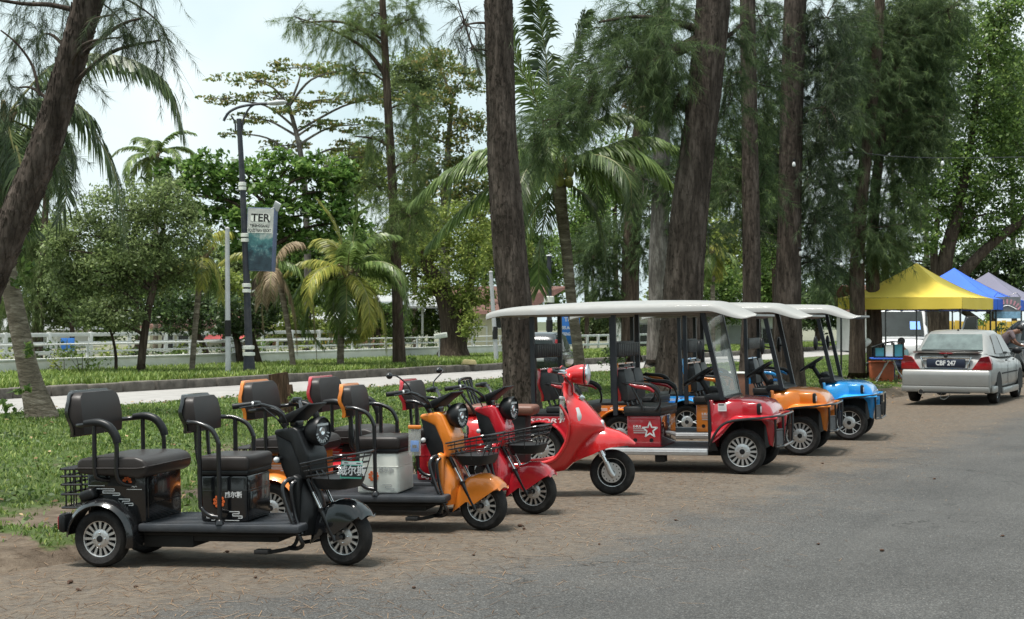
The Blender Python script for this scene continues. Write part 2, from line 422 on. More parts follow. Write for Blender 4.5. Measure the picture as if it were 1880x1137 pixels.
def strip(name, t0, t1, nt, ds, zf, material, attr=None):
    vs = []; fs = []; at = []
    for i in range(nt + 1):
        t = t0 + (t1 - t0) * i / nt
        for d in ds:
            vs.append((t, d, zf(t, d)))
            if attr: at.append(attr(t, d))
    k = len(ds)
    for i in range(nt):
        for j in range(k - 1): fs.append((i * k + j, (i + 1) * k + j, (i + 1) * k + j + 1, i * k + j + 1))
    me = bpy.data.meshes.new(name); me.from_pydata(vs, [], fs); me.materials.append(material)
    me.polygons.foreach_set('use_smooth', [True] * len(fs)); me.update()
    if attr: a = me.attributes.new("grass", 'FLOAT', 'POINT'); a.data.foreach_set('value', at)
    o = bpy.data.objects.new(name, me); COL.objects.link(o); o.matrix_world = ROW_M
    return o
def lin(a, b, n): return [a + (b - a) * i / n for i in range(n + 1)]
o = strip("road", -40, 150, 190, lin(-40, 0, 10) + lin(0.25, 2.5, 9), lambda t, d: -0.022 * min(max(d, 0), 2.6), road_mat()); tag(o, kind='structure')
# the verge dives just under the road on its near side
def vz(t, d):
    e = edge_d(t)
    return ground_z(t, d) - 0.06 * (1 - sm(e - 0.15, e + 0.05, d)) - 0.004
o = strip("verge", -30, 90, 800, lin(1.6, 5.0, 44) + lin(5.25, 13.8, 36), vz, verge_mat(), grass_amount); tag(o, kind='structure')
M_FR = mat("pale worn concrete road", (0.30, 0.288, 0.275), 0.95, var=0.18, scale=2.0, bump=0.3, bscale=30)
o = strip("far_road", -40, 160, 100, lin(13.4, 17.3, 8), lambda t, d: 0.035, M_FR); tag(o, kind='structure')
# raised kerb on the far side of that road
M_KERB = mat("old kerb concrete", (0.115, 0.102, 0.088), 0.95, var=0.55, scale=4.0, bump=0.5, bscale=20)
mb = MB().use(M_KERB)
for i in range(-30, 110):
    mb.box((i * 1.0 + 0.5, 17.3 + 0.02 * random.uniform(-1, 1), 0.125 + random.uniform(-.012, .012)), (random.uniform(0.955, 0.99), 0.22, 0.24), random.choice((0.015, 0.03, 0.045)), (random.uniform(-.03, .03), random.uniform(-.008, .008), random.uniform(-.012, .012)))
o = mb.build("kerb"); o.matrix_world = ROW_M; tag(o, kind='structure')
o = strip("far_verge", -40, 160, 200, lin(17.35, 23.4, 14), lambda t, d: 0.2 + 0.05 * mnoise.noise(Vector((t * 0.5, d * 0.5, 9))), MATS["grass verge soil"], lambda t, d: 1.0); tag(o, kind='structure')
M_YARD = mat("yard ground", (0.16, 0.16, 0.11), 0.95, var=0.4, scale=0.6, bump=0.4, bscale=8)
o = strip("yard", -60, 200, 60, lin(23.3, 90, 20), lambda t, d: 0.15, M_YARD); tag(o, kind='structure')
mb = MB().use(mat("far ground", (0.07, 0.085, 0.04), 0.95, var=0.4, scale=0.05))
mb.add([(-900, -300, -0.35), (900, -300, -0.35), (900, 1500, -0.35), (-900, 1500, -0.35)], [(0, 1, 2, 3)])
tag(mb.build("ground"), kind='structure')

# grass: real blades, thick on the verge and rank on the far side of the second road
def blades(name, N, tr, dr, hmin, hmax, w, material, zoff=0.0, mask=True, lean=0.6):
    t = rng.uniform(*tr, N); d = rng.uniform(*dr, N)
    keep = np.ones(N, bool); z = np.zeros(N); am = np.ones(N)
    for i in range(N):
        X, Y = xy(t[i], d[i])
        if abs(X) > 0.40 * Y + 1.0: keep[i] = False; continue
        a = grass_amount(t[i], d[i]) if mask else 1.0
        am[i] = a
        if rng.random() > a: keep[i] = False; continue
        z[i] = (ground_z(t[i], d[i]) if d[i] < 13.8 else 0.2) + zoff
    t, d, z, am = t[keep], d[keep], z[keep], am[keep]; n = len(t)
    nb = 5
    t = np.repeat(t, nb) + rng.normal(0, 0.03, n * nb); d = np.repeat(d, nb) + rng.normal(0, 0.03, n * nb); z = np.repeat(z, nb) - 0.01; am = np.repeat(am, nb)
    h = rng.uniform(hmin, hmax, n * nb) * (0.5 + 0.5 * am)
    az = rng.uniform(0, 2 * np.pi, n * nb); ln = rng.uniform(0.15, lean, n * nb) * h * 1.5
    b = np.stack([P0.x + U2.x * t + N2.x * d, P0.y + U2.y * t + N2.y * d, z], 1)
    s = np.stack([-np.sin(az), np.cos(az), np.zeros_like(az)], 1) * (w * rng.uniform(0.6, 1.4, n * nb))[:, None]
    tip = b + np.stack([np.cos(az) * ln, np.sin(az) * ln, h], 1)
    mid = b + np.stack([np.cos(az) * ln * 0.35, np.sin(az) * ln * 0.35, h * 0.6], 1)
    v = np.stack([b - s * 0.5, mid - s, tip, mid + s], 1)
    return tag(nbuild(name, v, 4, material), kind='stuff')
M_GR = leafmat("grass blades", (0.13, 0.215, 0.045), (0.30, 0.36, 0.10), 0.45, 0.3)
M_GR2 = leafmat("rank roadside grass", (0.17, 0.26, 0.05), (0.36, 0.42, 0.12), 0.45, 0.3)
tag(blades("grass", 80000, (-12, 44), (2.0, 13.5), 0.02, 0.07, 0.008, M_GR), "short patchy green grass on the verge behind the parked row", "grass")
tag(blades("roadside_grass", 30000, (2, 75), (17.5, 23.2), 0.05, 0.20, 0.014, M_GR2, mask=False), "tall rank grass along the kerb of the second road", "grass")
# ---------------------------------------------------------------- shared vehicle materials
M_TYRE = mat("tyre rubber", (0.013, 0.013, 0.014), 0.8, var=0.3, scale=14, bump=0.35, bscale=90, dust=0.16, spec=0.25)
M_BLK = mat("black plastic", (0.011, 0.012, 0.0135), 0.38, var=0.25, scale=9, dust=0.02, spec=0.28)
M_BLKM = mat("black painted tube", (0.008, 0.008, 0.010), 0.28, coat=0.3, var=0.2, scale=9, dust=0.02)
M_BLKG = mat("gloss black body", (0.007, 0.0075, 0.009), 0.16, coat=0.5, var=0.3, scale=5, dust=0.03)
M_GREYP = mat("dark grey floor plastic", (0.035, 0.040, 0.048), 0.5, var=0.2, scale=9, bump=0.2, bscale=120, dust=0.15, spec=0.3)
M_SEAT = mat("brown black vinyl", (0.028, 0.0235, 0.0225), 0.4, var=0.15, scale=5, bump=0.12, bscale=260, dist=0.002, dust=0.025, spec=0.3)
M_ALU = mat("machined alloy", (0.62, 0.62, 0.62), 0.32, metal=0.9, var=0.1, scale=12, dust=0.25)
M_CHROME = mat("chrome", (0.75, 0.76, 0.78), 0.12, metal=1.0, var=0.05)
M_OR = mat("metallic orange paint", (0.74, 0.215, 0.022), 0.28, metal=0.1, coat=0.7, var=0.1, scale=3, dust=0.16)
M_RED = mat("red paint", (0.46, 0.012, 0.02), 0.25, coat=0.8, var=0.1, scale=3, dust=0.05)
M_DRED = mat("crimson paint", (0.46, 0.012, 0.024), 0.2, coat=0.9, var=0.12, scale=3, dust=0.09)
M_WHT = mat("off white plastic", (0.74, 0.75, 0.69), 0.35, coat=0.2, var=0.05, scale=3, dust=0.08)
M_WLINE = mat("white decal", (0.7, 0.7, 0.7), 0.45, var=0.03)
M_GLINE = mat("grey decal", (0.42, 0.43, 0.43), 0.5, var=0.03)
M_SUNF = mat("orange decal", (0.75, 0.14, 0.03), 0.45, var=0.1)
M_LENS = mat("lamp lens", (0.55, 0.57, 0.58), 0.12, coat=0.6, var=0.15, scale=30)
M_LENSD = mat("grey reflector", (0.10, 0.10, 0.105), 0.25, metal=0.4, var=0.4, scale=40)
M_RLENS = mat("red lens", (0.30, 0.008, 0.012), 0.15, coat=0.6, var=0.2, scale=40)
M_DARKIN = mat("dark underside", (0.012, 0.012, 0.012), 0.8, var=0.3)
M_GREEN = mat("green plate trim", (0.10, 0.42, 0.33), 0.4, var=0.1)
SIDE = Matrix(((1, 0, 0, 0), (0, 0, -1, 0), (0, 1, 0, 0), (0, 0, 0, 1)))      # text facing the vehicle's right side
FACE = Matrix(((0, 0, 1, 0), (1, 0, 0, 0), (0, 1, 0, 0), (0, 0, 0, 1)))       # text facing forwards

def tyre_prof(Rt, rr, w):
    return [(rr - 0.004, -w * 0.72), (rr + 0.012, -w * 0.88), (rr + (Rt - rr) * 0.55, -w), (Rt - 0.014, -w * 0.86), (Rt - 0.003, -w * 0.55), (Rt, -w * 0.18),
            (Rt, w * 0.18), (Rt - 0.003, w * 0.55), (Rt - 0.014, w * 0.86), (rr + (Rt - rr) * 0.55, w), (rr + 0.012, w * 0.88), (rr - 0.004, w * 0.72)]
def wheel(name, parent, c, side, Rt, rr, w, nsp=16, style='fan', S=None, label=None):
    """hub drum (the part) with tyre and rim as its pieces; side -1: dressed face to the right"""
    hub = MB().use(M_DARKIN)
    hub.lathe([(0.0, -w * 0.5), (rr * 0.62, -w * 0.5), (rr * 0.62, w * 0.5), (0, w * 0.5)], axis='y', n=20)
    o = hub.build(name, parent, c)
    if label: o['label'] = label
    t = MB().use(M_TYRE); t.lathe(tyre_prof(Rt, rr, w), axis='y', n=44)
    for k in range(0):
        a = 2 * math.pi * k / 40
        for sg in (-1, 1):
            M = Matrix.Rotation(-a, 4, 'Y') @ Matrix.Translation((Rt - 0.0085, sg * w * 0.6, 0))
            b = bmesh.new(); bmesh.ops.create_cube(b, size=1)
            for v in b.verts: v.co.x *= 0.013; v.co.y *= w * 0.55; v.co.z *= Rt * 0.11
            t.bm(b, M @ Matrix.Rotation(R(28 * sg), 4, 'X'))
    t.build('tyre', o)
    r = MB().use(M_ALU); f = side * w * 0.66
    g = lambda h: f - side * h
    r.lathe([(rr, g(0.03)), (rr + 0.004, g(0.004)), (rr, g(-0.004)), (rr - 0.009, g(0.0)), (rr - 0.013, g(0.022))], axis='y', n=40)
    r.lathe([(0.0, g(-0.004)), (rr * 0.30, g(-0.003)), (rr * 0.46, g(0.001)), (rr * 0.52, g(0.008)), (rr * 0.53, g(0.03))], axis='y', n=24)
    for k in range(nsp):
        a = 2 * math.pi * k / nsp
        M = Matrix.Rotation(-a, 4, 'Y')
        if style == 'fan':
            r.add([], []); b = bmesh.new(); bmesh.ops.create_cube(b, size=1)
            for v in b.verts:
                q = v.co.x > 0
                v.co = Vector((rr * (0.92 if q else 0.40), v.co.y * 0.014, v.co.z * rr * (0.155 if q else 0.10)))
            r.bm(b, M @ Matrix.Translation((0, g(0.012), 0)))
        elif style == 'y':
            for sg in (-1, 1):
                r.tube([(rr * 0.38, g(0.012), 0), (rr * 0.62, g(0.012), sg * rr * 0.03), (rr * 0.94, g(0.014), sg * rr * 0.16)], 0.0055, 5, 0)
                r.v[-15:] = [tuple(M @ Vector(p)) for p in r.v[-15:]]
        elif style == 'five':
            r.use(M_BLK); b = bmesh.new(); bmesh.ops.create_cube(b, size=1)
            for v in b.verts:
                q = v.co.x > 0
                v.co = Vector((rr * (0.95 if q else 0.3), v.co.y * 0.016, v.co.z * rr * (0.42 if q else 0.2)))
            r.bm(b, M @ Matrix.Translation((0, g(0.014), 0)))
    r.use(M_BLK).lathe([(0, g(-0.010)), (rr * 0.17, g(-0.008)), (rr * 0.19, g(0.0))], axis='y', n=16)
    r.use(M_CHROME)
    for k in range(4):
        a = 2 * math.pi * (k + 0.5) / 4 + 0.78
        r.lathe([(0, g(-0.012)), (0.007, g(-0.010)), (0.008, g(0.0))], c=(rr * 0.32 * math.cos(a), 0, rr * 0.32 * math.sin(a)), axis='y', n=8)
    r.use(M_DARKIN).lathe([(rr - 0.006, g(0.035)), (0.0, g(0.037))], axis='y', n=30)
    r.build('rim', o)
    if S is not None: o.matrix_local = S @ Matrix.Translation(c)
    return o

def cloud(mb, x, z, w, y, k=1.0):
    """the little line-drawn cloud stripes of the side decals"""
    t = 0.0045 * k
    def h(x0, x1, zz): mb.bb(x0, x1, y - 0.001, y + 0.001, zz - t / 2, zz + t / 2)
    def vv(xx, z0, z1): mb.bb(xx - t / 2, xx + t / 2, y - 0.001, y + 0.001, z0, z1)
    h(x, x + w, z); vv(x + w, z - 0.014, z); h(x + w * 0.35, x + w, z - 0.014); vv(x + w * 0.35, z - 0.028, z - 0.014); h(x + w * 0.35, x + w * 1.3, z - 0.028)
    vv(x + w * 1.3, z - 0.042, z - 0.028); h(x + w * 0.9, x + w * 1.3, z - 0.042)
def sunflower(mb, x, z, r, y):
    for k in range(9):
        a = 2 * math.pi * k / 9
        mb.ball((x + r * 0.72 * math.cos(a), y, z + r * 0.72 * math.sin(a)), r * 0.24, 8, (1, 0.06, 1))
    mb.lathe([(r * 0.32, -0.001), (r * 0.48, -0.001), (r * 0.48, 0.001), (r * 0.32, 0.001)], (x, y, z), 'y', 14)

def cushion(mb, x0, x1, y0, y1, z0, z1, r):
    mb.box(((x0 + x1) / 2, (y0 + y1) / 2, (z0 + z1) / 2), (x1 - x0, y1 - y0, z1 - z0), r, seg=4)
def seatback(root, name, lx, z0, z1, hw, th, tilt, M_pad, M_shell):
    """backrest cushion with its painted shell behind"""
    def out(x, grow, nz=10):
        rings = []
        for i in range(nz + 1):
            u = i / nz; z = z0 + (z1 - z0) * u
            w = hw * (0.97 + 0.05 * math.sin(math.pi * min(1, u * 1.1))) * (1 - 0.20 * max(0, (u - 0.8) / 0.2) ** 3)
            rings.append((z, w + grow))
        return rings
    mb = MB().use(M_pad)
    secs = []
    for (z, w) in out(0, 0):
        u = (z - z0) / (z1 - z0); xo = lx - tilt * u; e = 0.62 + 0.38 * math.sin(math.pi * min(0.97, max(0.03, u))) ** 0.4
        t = th * e
        ring = [(xo - t * 0.45, -w, z), (xo + t * 0.20, -w * 1.0, z), (xo + t * 0.44, -w * 0.95, z), (xo + t * 0.55, -w * 0.5, z), (xo + t * 0.58, 0, z), (xo + t * 0.55, w * 0.5, z), (xo + t * 0.44, w * 0.95, z), (xo + t * 0.20, w, z), (xo - t * 0.45, w, z), (xo - t * 0.5, 0, z)]
        secs.append(ring)
    mb.loft(secs)
    o = mb.build(name, root, ang=50)
    sh = MB().use(M_shell); secs = []
    for (z, w) in out(0, 0.012):
        u = (z - z0) / (z1 - z0); xo = lx - tilt * u - th * 0.3
        zz = z0 - 0.012 + (z1 - z0 + 0.026) * u
        wob = 0.012 * math.sin(u * 9)
        secs.append([(xo + 0.0 + wob, -w, zz), (xo - 0.03 + wob, -w * 0.97, zz), (xo - 0.05, -w * 0.6, zz), (xo - 0.055, 0, zz), (xo - 0.05, w * 0.6, zz), (xo - 0.03 + wob, w * 0.97, zz), (xo + 0.0 + wob, w, zz)])
    sh.loft(secs); sh.build('backrest_shell', o, ang=60)
    return o

def make_trike(label, loc, yaw, pitch, Mb, Mbody, Mbox, steer, opts):
    root = thing('electric_trike', label, 'electric tricycle', loc, (0, -pitch, yaw), 'three wheeled electric passenger trikes')
    Sx = 1.36
    S = Matrix.Translation((Sx, 0, 0)) @ Matrix.Rotation(-steer, 4, 'Z') @ Matrix.Translation((-Sx, 0, 0))
    def st(mb):
        mb.v = [tuple(S @ Vector(p)) for p in mb.v]; return mb
    WR = 0.190
    # ---- floor and chassis
    f = MB().use(M_GREYP).bb(0.255, 1.385, -0.305, 0.305, 0.235, 0.287, 0.014)
    for k in range(9): f.bb(0.30, 1.33, -0.27 + k * 0.0675 - 0.012, -0.27 + k * 0.0675 + 0.012, 0.284, 0.2905)
    f.build('floor_board', root)
    c = MB().use(M_DARKIN)
    for s in (-1, 1): c.tube([(-0.15, s * 0.18, 0.2), (0.4, s * 0.2, 0.215), (1.25, s * 0.2, 0.215), (1.33, s * 0.08, 0.25)], 0.017, 8)
    c.tube([(0, -0.3, WR), (0, 0.3, WR)], 0.03, 10, 0); c.ball((0, 0.03, WR), 0.085, 14, (1, 1.1, 0.9))
    c.bb(0.3, 1.2, -0.19, 0.19, 0.16, 0.233, 0.01); c.bb(0.24, 0.6, -0.2, 0.2, 0.12, 0.2, 0.01)
    c.tube([(1.30, -0.10, 0.2), (1.26, -0.12, 0.12), (1.12, -0.24, 0.10)], 0.013, 6); c.box((1.11, -0.25, 0.11), (0.10, 0.07, 0.03), 0.008)
    c.build('chassis', root)
    # ---- rear body
    b = MB().use(Mbody)
    b.prism([(-0.13, 0.30), (-0.13, 0.62), (0.275, 0.62), (0.295, 0.60), (0.295, 0.285), (0.20, 0.285), (0.15, 0.36), (0.05, 0.44), (-0.05, 0.44), (-0.10, 0.40)], -0.262, 0.262, 'y', 0.012)
    b.bb(0.285, 0.302, -0.235, 0.235, 0.31, 0.60, 0.006); b.bb(0.30, 0.304, -0.22, 0.22, 0.405, 0.412)
    b.use(M_DARKIN); b.prism([(0.02, 0.53), (0.04, 0.60), (0.21, 0.60), (0.23, 0.56), (0.20, 0.53)], -0.266, -0.26, 'y')
    b.build('rear_body', root)
    d = MB().use(M_WLINE); y = -0.266
    cloud(d, -0.06, 0.512, 0.13, y, 1.25); cloud(d, 0.10, 0.445, 0.08, y, 1.1)
    d.bb(0.16, 0.27, y - .001, y + .001, 0.507, 0.511); d.bb(-0.12, 0.0, y - .001, y + .001, 0.53, 0.534)
    for sx in (0.19, 0.215): d.tube([(sx - 0.02, y, 0.525), (sx - 0.008, y, 0.53), (sx, y, 0.522), (sx + 0.008, y, 0.53), (sx + 0.02, y, 0.525)], 0.003, 4, 2)
    d.use(M_SUNF); sunflower(d, 0.165, 0.56, 0.036, y - 0.002)
    d.build('side_decal', root)
    s = MB().use(M_SEAT)
    s.prism([(-0.17, 0.63), (-0.165, 0.70), (-0.13, 0.722), (0.12, 0.728), (0.26, 0.728), (0.32, 0.708), (0.348, 0.665), (0.335, 0.61), (0.28, 0.582), (0.18, 0.60), (-0.12, 0.612)], -0.335, 0.335, 'y', 0.03, seg=4)
    so = s.build('rear_seat', root, ang=60)
    p = MB().use(M_SEAT)
    p.tube([(-0.17, -0.337, 0.655), (0.1, -0.338, 0.655), (0.27, -0.337, 0.655), (0.34, -0.31, 0.665), (0.347, 0, 0.667), (0.34, 0.31, 0.665)], 0.006, 6)
    p.build('piping', so)
    seatback(root, 'rear_backrest', -0.185, 0.868, 1.150, 0.275, 0.105, 0.035, M_SEAT, opts['cap'])
    for sg in (-1, 1):
        a = MB().use(M_BLKM); Y = sg * 0.335
        a.tube([(-0.20, sg * 0.26, 0.935), (-0.13, Y, 0.94), (0.0, Y, 0.945), (0.09, Y, 0.905), (0.128, Y, 0.82), (0.128, Y, 0.62), (0.15, Y * 0.93, 0.555), (0.19, sg * 0.262, 0.535)], 0.0155, 10)
        a.tube([(-0.03, Y, 0.94), (-0.03, Y, 0.64), (-0.012, Y * 0.93, 0.585), (0.03, sg * 0.262, 0.57)], 0.0155, 10)
        ao = a.build('armrest', root)
        q = MB().use(M_BLK)
        q.tube([(-0.10, Y, 0.952), (0.0, Y, 0.957), (0.075, Y, 0.93), (0.122, Y, 0.87), (0.137, Y, 0.82)], [0.022, 0.027, 0.029, 0.029, 0.027], 12)
        q.build('arm_pad', ao)
    # ---- rear fenders and wheels
    for sg in (-1, 1):
        fm = MB().use(Mb)
        def fn(u, v):
            a = R(-14 + 190 * u); r0 = 0.222 + 0.012 * math.sin(math.pi * u)
            yy = 0.175 + 0.205 * v; rr = r0 + 0.028 * math.sin(math.pi * (0.12 + 0.8 * v)) - 0.02 * max(0, (v - 0.85) / 0.15)
            return Vector((rr * math.cos(a), sg * yy, WR + rr * math.sin(a)))
        fm.shell(fn, 26, 9, 0.006 * sg)
        fm.use(M_BLK).box((-0.10, sg * 0.30, 0.475), (0.11, 0.08, 0.07), 0.02, (0, -0.35, 0))
        fo = fm.build('rear_fender', root, ang=60)
        tl = MB().use(M_BLK).box((-0.275, sg * 0.29, 0.29), (0.06, 0.13, 0.13), 0.028)
        tl.use(M_RLENS).box((-0.302, sg * 0.29, 0.29), (0.016, 0.10, 0.09), 0.007)
        tl.build('tail_light', root)
        wheel('rear_wheel', root, (0, sg * 0.30, WR), sg, WR, 0.123, 0.060, 16)
    # ---- rear basket
    k = MB().use(M_BLKM)
    for z in (0.635, 0.585, 0.53, 0.465, 0.375):
        xo = -0.36 + 0.03 * (0.635 - z)
        k.tube([(-0.13, -0.17, z), (xo + 0.03, -0.20, z), (xo, -0.17, z), (xo, 0.17, z), (xo + 0.03, 0.20, z), (-0.13, 0.17, z)], 0.0085, 6, 3)
    for i in range(6):
        y = -0.16 + i * 0.064; k.tube([(-0.355, y, 0.635), (-0.345, y, 0.375), (-0.13, y, 0.375)], 0.006, 5, 0)
    for i in range(4):
        x = -0.33 + i * 0.06
        for sg in (-1, 1): k.tube([(x, sg * 0.192, 0.635), (x, sg * 0.192, 0.375)], 0.006, 5, 0)
    for i in range(7): k.tube([(-0.355, -0.17 + i * 0.057, 0.638), (-0.13, -0.17 + i * 0.057, 0.638)], 0.006, 5, 0)
    k.build('rear_basket', root)
    # ---- middle seat: storage box, cushion, backrest, arm rails
    x0, x1 = 0.655, 0.985
    g = MB().use(Mbox).box(((x0 + x1) / 2, 0, 0.445), (x1 - x0, 0.40, 0.312), 0.022, seg=3)
    g.bb(x0 - 0.002, x1 + 0.002, -0.202, 0.202, 0.492, 0.499, 0.002)
    g.use(opts.get('boxfront', Mbox)).bb(x1 - 0.002, x1 + 0.003, -0.18, 0.18, 0.30, 0.485, 0.002)
    go = g.build('storage_box', root)
    e = MB().use(opts['ink']); y = -0.2035
    e.text("威尔斯", 0.043, Matrix.Translation((0.892, y, 0.468)) @ SIDE, sx=0.95, bold=0.0008)
    e.build('box_lettering', go); e = MB().use(opts['ink']); cloud(e, 0.86, 0.36, 0.07, y); cloud(e, 0.68, 0.345, 0.06, y); e.bb(0.83, 0.93, y - .001, y + .001, 0.30, 0.304)
    e.build('cloud_decal', go)
    e = MB().use(M_SUNF); sunflower(e, 0.79, 0.425, 0.045, y - 0.002); e.build('flower_decal', go)
    h = MB().use(M_SEAT); cushion(h, 0.635, 1.005, -0.215, 0.215, 0.622, 0.725, 0.03)
    h.use(M_BLK).bb(0.645, 0.995, -0.207, 0.207, 0.598, 0.63, 0.008)
    h.build('front_seat', root, ang=60)
    bo = seatback(root, 'front_backrest', 0.60, 0.885, 1.112, 0.205, 0.095, 0.03, M_SEAT, opts['cap'])
    pm = MB().use(M_BLKM)
    for sg in (-1, 1): pm.tube([(0.575, sg * 0.09, 0.93), (0.59, sg * 0.09, 0.7), (0.63, sg * 0.09, 0.6), (0.655, sg * 0.09, 0.55)], 0.014, 8)
    pm.build('backrest_post', root)
    for sg in (-1, 1):
        a = MB().use(M_BLKM); Y = sg * 0.285
        a.tube([(0.575, sg * 0.19, 0.955), (0.62, Y * 0.95, 0.952), (0.69, Y, 0.945), (0.78, Y, 0.905), (0.825, Y, 0.83), (0.83, Y, 0.75), (0.83, Y, 0.29)], 0.0155, 10)
        a.tube([(0.695, Y, 0.94), (0.695, Y, 0.46), (0.71, Y, 0.385), (0.76, Y, 0.345), (0.825, Y, 0.332)], 0.0155, 10)
        a.lathe([(0.03, 0), (0.026, 0.02), (0.017, 0.03)], (0.83, Y, 0.288), 'z', 12)
        a.build('armrest', root)
    # ---- leg shield and crash bars
    l = MB().use(opts['shield'])
    l.prism([(1.285, 0.288), (1.27, 0.55), (1.29, 0.60), (1.34, 0.58), (1.335, 0.288)], -0.165, 0.165, 'y', 0.015)
    rings = []
    for i in range(9):
        u = i / 8; z = 0.20 + 0.36 * u; xx = 1.385 + 0.05 * math.sin(math.pi * u) - 0.06 * u; w = 0.17 - 0.05 * u
        rings.append([(1.32, -w, z), (xx - 0.02, -w * 0.95, z), (xx + 0.03, -w * 0.45, z), (xx + 0.04, 0, z), (xx + 0.03, w * 0.45, z), (xx - 0.02, w * 0.95, z), (1.32, w, z)])
    l.loft(rings); l.build('leg_shield', root, ang=50)
    for sg in (-1, 1):
        a = MB().use(M_BLKM)
        a.tube([(1.31, sg * 0.12, 0.575), (1.265, sg * 0.2, 0.565), (1.25, sg * 0.235, 0.50), (1.31, sg * 0.245, 0.32), (1.365, sg * 0.24, 0.20), (1.375, sg * 0.22, 0.155), (1.33, sg * 0.19, 0.125), (1.24, sg * 0.12, 0.115)], 0.0145, 8)
        a.tube([(1.33, sg * 0.12, 0.56), (1.30, sg * 0.185, 0.545), (1.295, sg * 0.20, 0.48), (1.32, sg * 0.20, 0.33), (1.37, sg * 0.215, 0.22)], 0.0125, 8)
        for q in range(9):
            z = 0.215 + q * 0.013
            a.lathe([(0.012, -0.004), (0.021, 0), (0.012, 0.004)], (1.362 - q * 0.0058, sg * 0.241, z), 'z', 10)
        a.build('crash_bar', root)
    # ---- steered front end
    w = MB().use(opts['cowl'])
    w.prism([(1.15, 0.885), (1.30, 0.905), (1.335, 0.885), (1.415, 0.72), (1.42, 0.60), (1.38, 0.555), (1.345, 0.57), (1.335, 0.66), (1.27, 0.80), (1.14, 0.855)], -0.115, 0.115, 'y', 0.016, seg=3)
    w.use(M_BLK).prism([(1.145, 0.86), (1.275, 0.81), (1.345, 0.66), (1.36, 0.55), (1.33, 0.47), (1.25, 0.52), (1.19, 0.64)], -0.108, 0.108, 'y', 0.015)
    st(w).build('cowl', root, ang=45)
    hl = MB().use(M_BLK)
    hl.lathe([(0.0, 1.335), (0.05, 1.34), (0.082, 1.37), (0.096, 1.41), (0.098, 1.45), (0.092, 1.462), (0.086, 1.456)], (0, 0, 0.872), 'x', 28)
    st(hl); ho = hl.build('headlight', root, ang=50)
    ln = MB().use(M_DARKIN).lathe([(0.087, 1.45), (0.05, 1.446), (0.0, 1.444)], (0, 0, 0.872), 'x', 28)
    ln.use(M_LENSD).lathe([(0.080, 1.4455), (0.05, 1.4475), (0.0, 1.4485)], (0, 0, 0.872), 'x', 28)
    ln.use(M_LENS).bb(1.4465, 1.456, -0.065, 0.065, 0.908, 0.923)
    for q in range(9):
        aa = R(195 + 19 * q)
        ln.box((1.452, 0.068 * math.cos(aa), 0.872 + 0.068 * math.sin(aa)), (0.008, 0.022, 0.009), 0, (aa, 0, 0))
    ln.use(M_CHROME).lathe([(0.030, 1.449), (0.024, 1.456), (0.0, 1.452)], (0, 0, 0.872), 'x', 16)
    st(ln).build('lens', ho)
    # fork: chromed stanchions, black sliders
    for sg in (-1, 1):
        fk = MB().use(M_BLKM); Y = sg * 0.078
        A, B2 = Vector((1.345, Y, 0.62)), Vector((1.585, Y, 0.175))
        L = lambda t: tuple(A.lerp(B2, t))
        fk.tube([L(0), L(0.32)], 0.016, 10, 0); fk.tube([L(0.56), L(1.02)], 0.0185, 10, 0); fk.lathe([(0, -0.012), (0.022, -0.012), (0.022, 0.012), (0, 0.012)], L(0.57), 'z', 10)
        fk.tube([L(0.97), (1.62, Y * 0.8, WR)], 0.014, 8, 0); fk.lathe([(0, -0.02), (0.016, -0.02), (0.016, 0.02), (0, 0.02)], (1.618, Y, WR), 'y', 10)
        fk.use(M_CHROME).tube([L(0.30), L(0.57)], 0.0125, 10, 0)
        st(fk).build('fork_leg', root)
    # front fender with deep skirts
    ff = MB().use(Mb)
    poly = [(0.175, 0.14), (0.165, 0.175), (0.12, 0.215), (0.05, 0.243), (-0.02, 0.246), (-0.10, 0.222), (-0.17, 0.165), (-0.215, 0.08), (-0.228, -0.03)]
    inn = [(0.165, 0.145), (0.10, 0.105), (0.03, 0.06), (-0.03, 0.02), (-0.06, 0.005), (-0.085, 0.03), (-0.11, 0.03), (-0.15, 0.0), (-0.215, -0.045)]
    prof = []
    def interp(pl, u):
        q = u * (len(pl) - 1); i = min(int(q), len(pl) - 2); t = q - i
        return pl[i][0] + (pl[i + 1][0] - pl[i][0]) * t, pl[i][1] + (pl[i + 1][1] - pl[i][1]) * t
    def fn(u, v):
        o_, i_ = interp(poly, u), interp(inn, u)
        vv = v * 2 - 1; av = abs(vv)
        if av < 0.5: k = (av / 0.5); y = 0.078 * k; x, z = o_[0], o_[1] - 0.022 * k * k
        else:
            k = (av - 0.5) / 0.5; y = 0.078 + 0.016 * math.sin(k * math.pi * 0.6)
            x = o_[0] + (i_[0] - o_[0]) * k; z = (o_[1] - 0.022) + (i_[1] - o_[1] + 0.022) * k
        return Vector((1.62 + x, math.copysign(y, vv), WR + z))
    ff.shell(fn, 24, 14, -0.005)
    st(ff).build('front_fender', root, ang=60)
    wheel('front_wheel', root, (1.62, 0, WR), -1, WR, 0.124, 0.052, 14, 'fan', S)
    # handlebar with grips, levers, riser
    hb = MB().use(M_BLKM)
    hb.tube([(1.02, -0.31, 1.055), (1.10, -0.24, 1.062), (1.175, -0.16, 1.03), (1.235, -0.08, 0.955), (1.25, 0, 0.945), (1.235, 0.08, 0.955), (1.175, 0.16, 1.03), (1.10, 0.24, 1.062), (1.02, 0.31, 1.055)], 0.0115, 8)
    hb.tube([(1.25, 0, 0.88), (1.245, 0, 0.96)], 0.024, 10, 0); hb.box((1.25, 0, 0.925), (0.05, 0.10, 0.05), 0.01)
